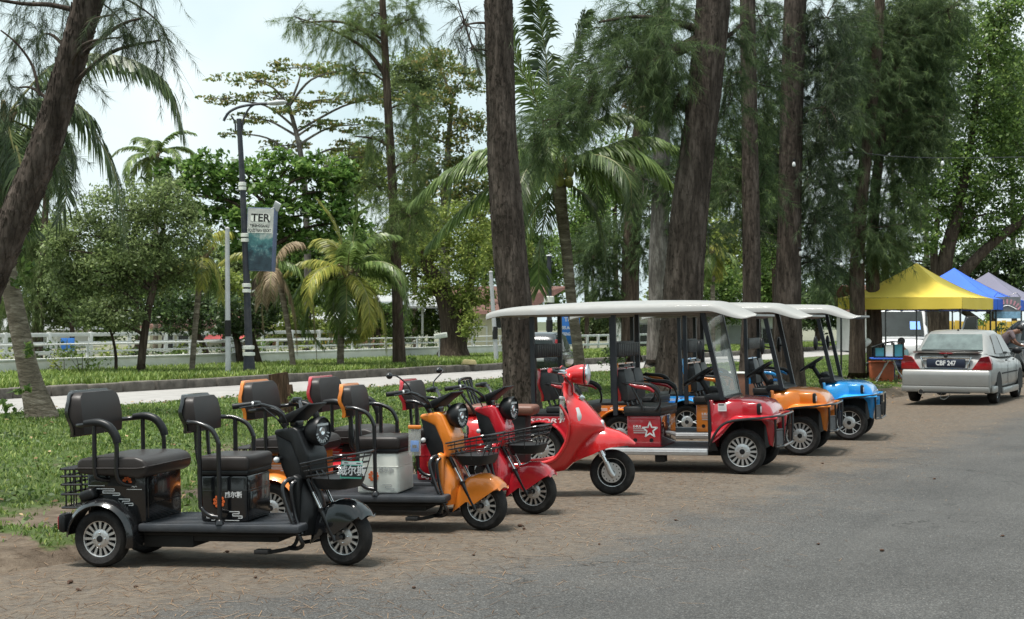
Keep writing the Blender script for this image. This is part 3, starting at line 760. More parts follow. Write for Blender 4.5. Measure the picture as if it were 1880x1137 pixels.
    for sg in (-1, 1):
        hb.box((1.095, sg * 0.235, 1.06), (0.055, 0.05, 0.045), 0.01)
        hb.tube([(1.12, sg * 0.22, 1.06), (1.12, sg * 0.30, 1.055), (1.075, sg * 0.39, 1.045)], 0.006, 6)
        hb.tube([(1.12, sg * 0.22, 1.05), (1.20, sg * 0.17, 0.97), (1.21, sg * 0.10, 0.90), (1.24, sg * 0.05, 0.80)], 0.005, 5)
        hb.tube([(1.11, sg * 0.2, 1.05), (1.235, sg * 0.15, 1.0), (1.26, sg * 0.1, 0.88)], 0.004, 5)
    hbo = st(hb).build('handlebar', root)
    for sg in (-1, 1):
        gp = MB().use(M_BLK).tube([(1.075, sg * 0.265, 1.061), (0.985, sg * 0.345, 1.05)], 0.0185, 12, 0)
        gp.use(M_ALU).lathe([(0, 0), (0.0195, 0), (0.0195, 0.012), (0, 0.012)], (0, 0, 0), 'z', 12, M=Matrix.Translation((1.078, sg * 0.262, 1.061)) @ Vector((0.745, -sg * 0.66, 0)).to_track_quat('Z', 'Y').to_matrix().to_4x4())
        st(gp).build('grip', hbo)
    ds = MB().use(M_BLK).prism([(1.17, 0.952), (1.20, 0.975), (1.42, 1.06), (1.425, 1.05), (1.33, 0.985), (1.27, 0.935), (1.20, 0.925)], -0.105, 0.105, 'y', 0.006)
    st(ds).build('dashboard', root)
    if opts.get('mirrors'):
        for sg, xx, zz in ((-1, 1.00, 1.19), (1, 1.12, 1.21)):
            mm = MB().use(M_BLKM).tube([(1.12, sg * 0.2, 1.07), (1.10, sg * 0.22, 1.12), (xx + 0.04, sg * 0.27, zz - 0.005), (xx, sg * 0.29, zz)], 0.006, 6)
            mm.ball((xx - 0.01, sg * 0.30, zz), 0.028, 12, (0.8, 1.3, 0.9))
            st(mm).build('mirror', root)
    # front basket: wire hoops over a shallow tray
    bk = MB().use(M_BLKM)
    def ring(x0, x1, hw, z0, z1, r): bk.tube([(x0, -hw * 0.8, z0), (x0 + 0.03, -hw, z0 + 0.003), (x1 - 0.05, -hw, z1 - 0.005), (x1, -hw * 0.75, z1), (x1 + 0.012, 0, z1), (x1, hw * 0.75, z1), (x1 - 0.05, hw, z1 - 0.005), (x0 + 0.03, hw, z0 + 0.003), (x0, hw * 0.8, z0)], r, 6, 4, closed=True)
    ring(1.41, 1.74, 0.20, 0.675, 0.735, 0.0065); ring(1.42, 1.73, 0.195, 0.655, 0.705, 0.0045); ring(1.425, 1.715, 0.185, 0.625, 0.665, 0.0045); ring(1.435, 1.70, 0.175, 0.59, 0.62, 0.0045)
    for q in range(4):
        yy = -0.15 + q * 0.10; bk.tube([(1.75 - 0.12 * (yy / 0.2) ** 2 * 0.2, yy, 0.738), (1.70, yy * 0.9, 0.60), (1.67, yy * 0.85, 0.545)], 0.0035, 5, 2)
    for q in range(2):
        x = 1.48 + q * 0.13; zt = 0.68 + (x - 1.41) * 0.18
        for sg in (-1, 1): bk.tube([(x, sg * 0.198, zt), (x - 0.005, sg * 0.165, 0.55)], 0.0035, 5, 0)
    bk.tube([(1.40, -0.03, 0.63), (1.44, -0.04, 0.58), (1.50, -0.04, 0.52)], 0.009, 6); bk.tube([(1.40, 0.03, 0.63), (1.44, 0.04, 0.58), (1.50, 0.04, 0.52)], 0.009, 6)
    bo = st(bk).build('front_basket', root)
    ty = MB().use(M_BLK); rr_ = []
    for (z, g_) in ((0.500, -0.05), (0.507, -0.02), (0.545, 0.0), (0.578, 0.008)):
        rr_.append([(1.575 + (0.135 + g_) * math.copysign(abs(math.cos(a)) ** 0.6, math.cos(a)), (0.165 + g_) * math.copysign(abs(math.sin(a)) ** 0.6, math.sin(a)), z) for a in [2 * math.pi * i / 28 for i in range(28)]])
    ty.loft(rr_); st(ty).build('basket_tray', bo)
    if opts.get('plate'):
        M = S @ Matrix.Translation((1.745, -0.115, 0.635)) @ Matrix.Rotation(R(-28), 4, 'Z') @ Matrix.Rotation(R(-6), 4, 'X')
        pl = MB().use(M_GREEN); pl.add(*(lambda m: (m.v, m.f))(MB().box((0, 0, 0), (0.006, 0.158, 0.112), 0.002)), M)
        pl.use(mat("plate black", (0.012, 0.012, 0.012), 0.4)); pl.add(*(lambda m: (m.v, m.f))(MB().box((0.002, 0, -0.008), (0.006, 0.152, 0.072))), M)
        pl.use(M_WLINE); pl.add(*(lambda m: (m.v, m.f))(MB().box((0.002, 0, 0.043), (0.006, 0.15, 0.018))), M)
        pl.text("威尔斯", 0.068, M @ Matrix.Translation((0.0065, 0, -0.008)) @ FACE, bold=0.0012)
        pl.use(M_BLK)
        for yy in (-0.045, 0.045): pl.add(*(lambda m: (m.v, m.f))(MB().box((0.0035, yy, 0.044), (0.005, 0.03, 0.006))), M)
        pl.build('plate', root)
    for sg in (-1, 1):
        ind = MB().use(M_BLK).tube([(1.20, sg * 0.10, 0.70), (1.20, sg * 0.16, 0.695)], 0.01, 6, 0)
        ind.use(M_LENS).ball((1.205, sg * 0.175, 0.693), 0.022, 12, (0.8, 1.2, 0.9)); st(ind).build('indicator', root)
    return root

def trike_at(px, py, h, **kw):
    Z = EYE * F / (py - HZ); X = (px - CX) * Z / F
    c, s = math.cos(R(h)), math.sin(R(h))
    rx, ry = X - 1.62 * c, Z + 1.62 * s
    zr = -0.022 * max(0, td(rx, ry)[1])
    return dict(loc=(rx, ry, zr), yaw=R(-h), pitch=math.atan2(0 - zr, 1.62))
trike_black = make_trike("gloss black three wheeled electric trike with a black storage box, closest to the camera", Mb=M_BLKG, Mbody=M_BLKG, Mbox=M_BLKG, steer=R(13),
    opts=dict(cap=M_BLKG, ink=M_WLINE, shield=M_BLK, cowl=M_BLK, plate=True), **trike_at(644, 1034, 13))
trike_orange = make_trike("orange three wheeled electric trike with a white storage box and two mirrors", Mb=M_OR, Mbody=M_OR, Mbox=M_WHT, steer=R(11),
    opts=dict(cap=M_OR, ink=M_GLINE, shield=M_OR, cowl=M_OR, mirrors=True), **trike_at(893, 971, 13))
trike_red = make_trike("crimson red three wheeled electric trike squeezed between the orange trike and the red scooter", Mb=M_DRED, Mbody=M_DRED, Mbox=M_DRED, steer=R(7),
    opts=dict(cap=M_DRED, ink=M_WLINE, shield=M_DRED, cowl=M_DRED), **trike_at(984, 942, 14))

def pouch(label, loc, yaw, Mtop, Minner, tilt=0.0):
    r = thing('phone_pouch', label, 'phone pouch', loc, (0, tilt, yaw), 'waterproof phone pouches hung on the handlebars')
    m = MB().use(Mtop).box((0, 0, -0.13), (0.105, 0.022, 0.03), 0.008); m.build('clip', r)
    m = MB().use(glassmat("clear vinyl", (0.62, 0.62, 0.58), 0.35, 0.2)).box((0, 0, -0.245), (0.098, 0.012, 0.20), 0.005); m.build('pouch_body', r)
    m = MB().use(Minner).box((0, 0, -0.275), (0.066, 0.007, 0.085), 0.003); m.use(M_DARKIN).box((0, -0.004, -0.275), (0.034, 0.003, 0.022)); m.build('tag_card', r)
    m = MB().use(M_BLKM).tube([(-0.03, 0, -0.12), (-0.012, 0.005, -0.05), (0, 0.01, 0.0), (0.012, 0.005, -0.05), (0.03, 0, -0.12)], 0.0025, 5, 4); m.build('cord', r)
    return r
def on(root, p): return root.matrix_basis @ Vector(p)
M_PBLUE = mat("blue tag", (0.03, 0.25, 0.75), 0.4); M_PGRN = mat("green tag", (0.25, 0.6, 0.10), 0.4); M_PGRY = mat("pale grey tag", (0.5, 0.5, 0.48), 0.4)
for rt in (trike_black, trike_orange, trike_red): bpy.context.view_layer.update()
pouch("clear pouch with orange clip and bright blue card hung on the orange trike", on(trike_orange, (1.14, -0.24, 0.93)), R(-13), M_OR, M_PBLUE)
pouch("narrow clear pouch with orange clip and lime green card hung on the red trike", on(trike_red, (1.08, -0.20, 1.0)), R(-62), M_OR, M_PGRN)
# ---------------------------------------------------------------- golf carts and the red scooter
M_BLU = mat("sky blue paint", (0.020, 0.34, 0.80), 0.25, coat=0.8, var=0.12, scale=3, dust=0.08)
M_ROOF = mat("off white cart roof", (0.31, 0.315, 0.308), 0.5, coat=0.1, var=0.12, scale=3.5, dust=0.42)
M_ROOFIN = mat("roof lining", (0.30, 0.28, 0.25), 0.7, var=0.1)
M_BLKS = mat("black vinyl", (0.022, 0.024, 0.026), 0.38, var=0.15, scale=6, dust=0.12)
M_ALUS = mat("brushed sill", (0.55, 0.56, 0.57), 0.38, metal=0.7, var=0.1, scale=20, dust=0.25)
M_POST = mat("black square post", (0.014, 0.018, 0.024), 0.4, var=0.15, dust=0.06)
M_GLASSW = glassmat("windscreen", (0.30, 0.36, 0.30), 0.30, 0.06)
M_MESHP = mat("grey grille plate", (0.10, 0.10, 0.105), 0.5, var=0.3, scale=40)
def star(mb, x, z, r, y):
    pts = []
    for k in range(10):
        a = math.pi / 2 + k * math.pi / 5; rr = r if k % 2 == 0 else r * 0.42
        pts.append(Vector((x + rr * math.cos(a), y, z + rr * math.sin(a))))
    w = r * 0.09
    for k in range(10):
        a, b = pts[k], pts[(k + 1) % 10]; d = (b - a).normalized(); nn = Vector((-d.z, 0, d.x))
        mb.add([a - nn * w - d * w * 0.6, b - nn * w + d * w * 0.6, b + nn * w + d * w * 0.6, a + nn * w - d * w * 0.6], [(0, 1, 2, 3)])
def cart_seat(root, x0, Mp, hw=0.33):
    """bench: two-cushion back with painted side shell, S-shaped padded armrests, flat cushion"""
    c = MB().use(M_BLKS); cushion(c, x0, x0 + 0.42, -hw - 0.05, hw + 0.05, 0.625, 0.70, 0.022)
    c.use(M_BLK).bb(x0 + 0.01, x0 + 0.41, -hw - 0.04, hw + 0.04, 0.595, 0.63, 0.006)
    c.build('seat', root, ang=60)
    for sg in (-1, 1):
        o = seatback(root, 'backrest', x0 + 0.015, 0.765, 1.095, 0.185, 0.12, 0.045, M_BLKS, Mp)
        o.location = (0, sg * 0.195, 0)
        b = MB().use(M_BLKM)
        for q in (-0.09, 0.09): b.tube([(x0 - 0.03, q, 0.85), (x0 + 0.03, q, 0.70), (x0 + 0.06, q, 0.62)], 0.013, 6)
        b.build('bracket', o)
    for sg in (-1, 1):
        a = MB().use(M_BLKM); Y = sg * (hw + 0.065)
        a.tube([(x0 - 0.02, sg * hw, 0.955), (x0 + 0.03, Y, 0.95), (x0 + 0.16, Y, 0.925), (x0 + 0.30, Y, 0.905), (x0 + 0.375, Y, 0.865), (x0 + 0.41, Y, 0.79), (x0 + 0.405, Y, 0.71), (x0 + 0.36, Y, 0.655)], 0.013, 8)
        a.tube([(x0 + 0.10, Y, 0.935), (x0 + 0.20, Y, 0.74), (x0 + 0.235, Y, 0.65)], 0.013, 8)
        ao = a.build('armrest', root)
        p = MB().use(M_BLKS).tube([(x0 + 0.08, Y, 0.957), (x0 + 0.16, Y, 0.942), (x0 + 0.30, Y, 0.928), (x0 + 0.375, Y, 0.888), (x0 + 0.405, Y, 0.835)], [0.018, 0.022, 0.026, 0.026, 0.02], 10)
        p.use(Mp).tube([(x0 + 0.08, Y * 1.02, 0.938), (x0 + 0.16, Y * 1.02, 0.916), (x0 + 0.29, Y * 1.02, 0.895), (x0 + 0.355, Y * 1.02, 0.855)], [0.012, 0.022, 0.027, 0.014], 10)
        p.build('arm_pad', ao)
def make_cart(label, Mp, loc, yaw, pitch, glass=False, rim='fan', nsp=16, extra=None):
    root = thing('golf_cart', label, 'golf cart', loc, (0, -pitch, yaw), 'golf carts parked in a row')
    WR, rr = 0.235, 0.160
    for sx in (0.0, 2.2):
        for sg in (-1, 1):
            wheel('rear_wheel' if sx == 0 else 'front_wheel', root, (sx, sg * 0.43, WR), sg, WR, rr, 0.072, nsp, rim)
    u = MB().use(M_DARKIN)
    u.bb(-0.35, 1.95, -0.26, 0.26, 0.17, 0.24, 0.01); u.tube([(0, -0.42, WR), (0, 0.42, WR)], 0.045, 10, 0); u.tube([(2.2, -0.42, WR), (2.2, 0.42, WR)], 0.022, 8, 0)
    u.ball((0, 0, WR), 0.12, 14); u.bb(1.25, 1.36, -0.42, -0.30, 0.11, 0.20, 0.01)
    for sg in (-1, 1):
        u.tube([(2.2, sg * 0.30, 0.24), (2.14, sg * 0.25, 0.55)], 0.028, 8, 0); u.tube([(2.2, sg * 0.36, 0.25), (1.9, sg * 0.2, 0.22)], 0.018, 6, 0)
    u.bb(1.92, 2.40, -0.24, 0.24, 0.24, 0.60, 0.03)
    u.build('chassis', root)
    f = MB().use(M_GREYP).bb(0.42, 1.88, -0.465, 0.465, 0.232, 0.257, 0.006); f.build('floor_board', root)
    for sg in (-1, 1):
        s = MB().use(M_ALUS).bb(0.36, 1.84, sg * 0.485 - 0.02, sg * 0.485 + 0.02, 0.19, 0.262, 0.012)
        s.bb(0.37, 1.83, sg * 0.507 - 0.004, sg * 0.507 + 0.004, 0.222, 0.232, 0.002); s.build('sill', root)
    # ---- rear body with wheel arches
    b = MB().use(Mp)
    arch = [(WR * 1.28 * math.cos(R(a)), WR + WR * 1.28 * math.sin(R(a))) for a in range(-5, 186, 12)]
    b.prism([(-0.55, 0.36), (-0.53, 0.60), (0.40, 0.60), (0.42, 0.24)] + arch, -0.45, 0.45, 'y', 0.012)
    for sg in (-1, 1):
        def fn(uu, v):
            a = R(-8 + 196 * uu); r2 = WR * 1.27 + 0.012 * math.sin(math.pi * v)
            return Vector((r2 * math.cos(a), sg * (0.43 + 0.10 * v), WR + r2 * math.sin(a)))
        b.shell(fn, 20, 4, 0.012 * sg)
    b.use(M_DARKIN).bb(-0.3, 0.3, -0.44, 0.44, 0.24, 0.44)
    b.use(M_BLK).bb(-0.545, 0.415, -0.455, 0.455, 0.595, 0.625, 0.008)
    b.build('rear_body', root)
    t = MB().use(M_WLINE); t.text("SPORT", 0.105, Matrix.Translation((0.06, -0.4525, 0.545)) @ SIDE @ Matrix(((1, 0.25, 0, 0), (0, 0.62, 0, 0), (0, 0, 1, 0), (0, 0, 0, 1))), sx=1.25, bold=0.002)
    for q in range(3): t.bb(-0.30 + q * 0.02, -0.16, -0.4535, -0.4515, 0.525 + q * 0.013, 0.531 + q * 0.013)
    t.build('side_lettering', root)
    cart_seat(root, 0.02, Mp)
    tl = MB().use(M_RLENS)
    for sg in (-1, 1): tl.box((-0.545, sg * 0.36, 0.5), (0.03, 0.10, 0.06), 0.01)
    tl.build('tail_light', root)
    # ---- front bench on its box
    x0, x1 = 0.93, 1.30; hw = 0.345
    g = MB().use(Mp).bb(x0, x1, -hw, hw, 0.258, 0.598, 0.016)
    g.bb(x0 + 0.02, x1 - 0.05, -hw - 0.006, -hw + 0.004, 0.555, 0.572, 0.004)
    g.use(extra or M_BLKG).bb(x1 - 0.003, x1 + 0.004, -hw + 0.02, hw - 0.02, 0.275, 0.585, 0.002)
    g.use(M_BLK)
    for xx in (1.02, 1.20): g.lathe([(0, -0.003), (0.022, -0.003), (0.022, 0.003)], (xx, -hw - 0.001, 0.335), 'y', 14)
    g.build('seat_box', root)
    d = MB().use(M_WLINE); y = -hw - 0.0035
    star(d, 1.185, 0.445, 0.085, y); d.text("E-BUS", 0.034, Matrix.Translation((1.045, y, 0.482)) @ SIDE, bold=0.0008)
    d.use(M_GLINE)
    for q in range(3): d.bb(1.00 + 0.002 * q, 1.125 + 0.012 * q, y - .001, y + .001, 0.452 - q * 0.021, 0.460 - q * 0.021)
    d.build('star_decal', root)
    cart_seat(root, 0.90, Mp, hw=0.33)
    # ---- front body: hood with bulged lamp housings, wide fenders over the wheels
    h = MB().use(Mp); rings = []
    prof = [(1.885, 0.765, 0.475, 0.40), (1.95, 0.772, 0.475, 0.46), (2.06, 0.782, 0.46, 0.535), (2.20, 0.782, 0.43, 0.575), (2.34, 0.772, 0.40, 0.585), (2.42, 0.748, 0.385, 0.585), (2.475, 0.70, 0.375, 0.585), (2.505, 0.635, 0.37, 0.585)]
    for (x, zt, w, zb) in prof:
        rings.append([(x, -w, zb), (x, -w, zb + (zt - zb) * 0.55), (x, -w * 0.95, zb + (zt - zb) * 0.86), (x, -w * 0.82, zt - 0.008), (x, -w * 0.4, zt + 0.006), (x, 0, zt + 0.008), (x, w * 0.4, zt + 0.006), (x, w * 0.82, zt - 0.008), (x, w * 0.95, zb + (zt - zb) * 0.86), (x, w, zb + (zt - zb) * 0.55), (x, w, zb)])
    h.loft(rings)
    for sg in (-1, 1):
        def fn(uu, v):                       # fender shelf: flares from the hood out over the wheel and down in front of it
            x = 1.885 + 0.685 * uu
            zin = 0.44 + 0.165 * sm(0, 0.4, uu) - 0.012 * sm(0.7, 1, uu)
            zo = 0.33 + 0.235 * sm(0, 0.42, uu) + 0.02 * uu
            yi = 0.475 - 0.10 * sm(0.1, 0.7, uu) if uu < 0.97 else 0.30
            return Vector((x, sg * (yi + (0.555 - yi) * v - 0.06 * sm(0.85, 1, uu) * v), zin + (zo - zin) * v ** 1.5 + 0.018 * math.sin(math.pi * v)))
        h.shell(fn, 16, 6, 0.014 * sg)
        h.box((2.275, sg * 0.385, 0.668), (0.20, 0.09, 0.15), 0.028)
        # inner front apron beside the wheel
        h.prism([(2.50, 0.60), (2.54, 0.56), (2.50, 0.28), (2.46, 0.30), (2.43, 0.50), (2.36, 0.585)], sg * 0.34 - 0.03, sg * 0.34 + 0.03, 'y', 0.006)
    h.bb(2.46, 2.52, -0.36, 0.36, 0.50, 0.61, 0.02)
    h.prism([(1.86, 0.26), (1.86, 0.77), (1.90, 0.77), (1.92, 0.44), (1.90, 0.26)], -0.47, 0.47, 'y', 0.006)
    ho = h.build('hood', root, ang=50)
    for sg in (-1, 1):
        l = MB().use(M_BLK).box((2.365, sg * 0.395, 0.672), (0.055, 0.075, 0.125), 0.022)
        o = l.build('headlight', root)
        q = MB().use(M_LENS).box((2.388, sg * 0.398, 0.668), (0.022, 0.05, 0.07), 0.010); q.build('lens', o)
        ar = MB().use(M_BLK)
        ar.prism([(1.845, 0.24), (1.845, 0.76), (1.868, 0.76), (1.885, 0.40), (1.95, 0.24)], sg * 0.478 - 0.012, sg * 0.478 + 0.012, 'y', 0.004)
        ar.build('wheel_arch_trim', root)
        bt = MB().use(M_BLKM)
        bt.tube([(1.875, sg * 0.54, 0.30), (1.92, sg * 0.555, 0.40), (2.0, sg * 0.56, 0.505), (2.10, sg * 0.56, 0.555), (2.25, sg * 0.56, 0.575), (2.42, sg * 0.545, 0.588), (2.54, sg * 0.48, 0.60), (2.60, sg * 0.33, 0.605), (2.605, sg * 0.0, 0.605)], 0.014, 8)
        bt.tube([(2.545, sg * 0.46, 0.60), (2.545, sg * 0.455, 0.45), (2.54, sg * 0.44, 0.29)], 0.013, 8); bt.tube([(2.60, sg * 0.32, 0.60), (2.60, sg * 0.31, 0.45), (2.59, sg * 0.30, 0.29)], 0.013, 8)
        for zz in (0.46, 0.285): bt.tube([(2.545, sg * 0.45, zz), (2.60, sg * 0.31, zz)], 0.011, 6, 0)
        bt.tube([(2.60, sg * 0.31, 0.285), (2.60, 0, 0.285)], 0.013, 6, 0)
        o = bt.build('bumper_tube', root)
        mp = MB().use(M_MESHP); mp.add([(2.545, sg * 0.45, 0.30), (2.597, sg * 0.315, 0.30), (2.60, sg * 0.315, 0.452), (2.547, sg * 0.45, 0.452), (2.535, sg * 0.446, 0.30), (2.587, sg * 0.311, 0.30), (2.59, sg * 0.311, 0.452), (2.537, sg * 0.446, 0.452)], [(0, 1, 2, 3), (7, 6, 5, 4), (0, 4, 5, 1), (1, 5, 6, 2), (2, 6, 7, 3), (3, 7, 4, 0)])
        mp.build('grille', o)
    # ---- dashboard, column, wheel
    d = MB().use(M_BLK)
    d.prism([(1.84, 0.70), (1.80, 0.80), (1.83, 0.835), (1.95, 0.835), (2.05, 0.79), (2.03, 0.772), (1.9, 0.76)], -0.455, 0.455, 'y', 0.015)
    d.prism([(1.80, 0.80), (1.76, 0.86), (1.80, 0.90), (1.88, 0.875), (1.93, 0.83)], -0.08, 0.40, 'y', 0.02)
    d.build('dashboard', root)
    s = MB().use(M_BLK); T = Matrix.Translation((1.655, -0.02, 1.005)) @ Matrix.Rotation(R(-32), 4, 'Y')
    def tor(r1, r2, n=36, m=8):
        vs = [((r1 + r2 * math.cos(2 * math.pi * j / m)) * math.cos(2 * math.pi * i / n), (r1 + r2 * math.cos(2 * math.pi * j / m)) * math.sin(2 * math.pi * i / n), r2 * math.sin(2 * math.pi * j / m)) for i in range(n) for j in range(m)]
        return vs, [(i * m + j, ((i + 1) % n) * m + j, ((i + 1) % n) * m + (j + 1) % m, i * m + (j + 1) % m) for i in range(n) for j in range(m)]
    s.add(*tor(0.175, 0.017), T)
    for a in (90, 210, 330):
        k = MB().tube([(0, 0, -0.02), (0.17 * math.cos(R(a)), 0.17 * math.sin(R(a)), 0)], 0.016, 6, 0, flat=0.5); s.add(k.v, k.f, T)
    k = MB().lathe([(0, 0.005), (0.055, 0.0), (0.06, -0.03), (0.03, -0.06), (0.03, -0.30)], n=14); s.add(k.v, k.f, T)
    s.build('steering_wheel', root)
    # ---- posts, roof, head pads, windscreen, mirrors
    p = []
    def post(a, b, w=0.045):
        A, B2 = Vector(a), Vector(b)
        m = MB().use(M_POST); rg = []
        for q in (A, B2): rg.append([(q.x - w / 2, q.y - w / 2, q.z), (q.x + w / 2, q.y - w / 2, q.z), (q.x + w / 2, q.y + w / 2, q.z), (q.x - w / 2, q.y + w / 2, q.z)])
        m.loft(rg); return m.build('roof_post', root, smooth=False)
    for sg in (-1, 1):
        post((-0.08, sg * 0.47, 0.61), (-0.08, sg * 0.49, 1.73)); post((0.845, sg * 0.47, 0.61), (0.845, sg * 0.49, 1.73)); post((2.00, sg * 0.44, 0.77), (1.80, sg * 0.47, 1.74), 0.05)
    for x in (-0.08, 0.845):
        m = MB().use(M_BLKS).box((x + 0.01, 0, 1.305), (0.05, 0.90, 0.155), 0.016, seg=3)
        for q in range(12): m.box((x + 0.036, -0.40 + q * 0.073, 1.305), (0.006, 0.055, 0.14), 0.003)
        m.build('head_pad', root)
    r = MB().use(M_ROOF)
    def roof(uu, v):
        x = -0.60 + 2.99 * uu; hw = 0.60 * (1 - 0.10 * max(0, (0.06 - uu) / 0.06) ** 2) * (1 - 0.05 * sm(0.85, 1, uu))
        vv = v * 2 - 1; av = abs(vv)
        crown = 0.075 * math.sin(math.pi * min(1, max(0, uu * 1.02))) ** 0.5
        z = 1.765 + crown * (1 - av ** 2.4)
        z -= 0.04 * max(0, (0.10 - uu) / 0.10) ** 2
        z -= 0.125 * sm(0.83, 0.97, uu) - 0.02 * sm(0.95, 1.0, uu)
        edge = sm(0.86, 1.0, av); z -= 0.062 * edge * (1 - 0.7 * sm(0.86, 1, uu))
        return Vector((x, hw * math.copysign(min(1, av * 1.10) if av < 0.9 else 0.99 + 0.01 * (av - 0.9) / 0.1, vv), z))
    r.shell(roof, 60, 30, 0.022)
    r.use(M_ROOFIN).bb(-0.50, 1.95, -0.52, 0.52, 1.715, 1.745, 0.01)
    for sg in (-1, 1): r.bb(-0.50, 2.0, sg * 0.50 - 0.03, sg * 0.50 + 0.03, 1.685, 1.72, 0.008)
    r.build('roof', root, ang=60)
    if glass:
        m = MB().use(M_GLASSW)
        a = [(2.005, -0.415, 0.79), (2.005, 0.415, 0.79), (1.812, 0.445, 1.72), (1.812, -0.445, 1.72)]
        m.add([tuple(Vector(q) + Vector((0.012, 0, 0))) for q in a] + a, [(0, 1, 2, 3), (7, 6, 5, 4), (0, 4, 5, 1), (1, 5, 6, 2), (2, 6, 7, 3), (3, 7, 4, 0)])
        m.use(M_BLK).bb(1.995, 2.02, -0.41, 0.41, 0.775, 0.795); m.build('windscreen', root, smooth=False)
        m = MB().use(M_WLINE).bb(1.955, 2.045, -0.4805, -0.4765, 0.655, 0.735)
        m.use(M_BLK); m.bb(1.962, 2.02, -0.4815, -0.480, 0.715, 0.727); m.use(M_GLINE)
        for q in range(3): m.bb(1.962, 2.035, -0.4815, -0.480, 0.672 + q * 0.013, 0.676 + q * 0.013)
        m.build('sticker', root)
    for sg in (-1, 1):
        m = MB().use(M_BLK).ball((1.80, sg * 0.60, 1.30), 0.10, 16, (0.30, 0.55, 1.0)); m.tube([(1.885, sg * 0.47, 1.28), (1.84, sg * 0.55, 1.29), (1.81, sg * 0.59, 1.30)], 0.010, 6)
        m.build('mirror', root)
    return root
def cart_at(px, py, h):
    Z = EYE * F / (py - HZ); X = (px - CX) * Z / F; c, s = math.cos(R(h)), math.sin(R(h))
    ox, oy = X - 2.2 * c + 0.43 * s, Z + 2.2 * s + 0.43 * c
    return dict(loc=(ox, oy, -0.045), yaw=R(-h), pitch=math.atan2(0.045, 2.2))
M_MAROON = mat("maroon gloss panel", (0.085, 0.010, 0.016), 0.08, coat=1.0, var=0.2, scale=3)
cart_red = make_cart("red golf cart with a clear windscreen and white roof, beside the red scooter", M_DRED, glass=True, extra=M_MAROON, **cart_at(1365, 870, 20))
cart_orange = make_cart("orange golf cart with white roof, parked between the red cart and the blue cart", M_OR, extra=M_OR, **cart_at(1470, 836, 20))
cart_blue = make_cart("sky blue golf cart with petal-spoked wheels at the end of the row near the trees", M_BLU, rim='y', nsp=6, extra=M_BLU, **cart_at(1560, 808, 20))

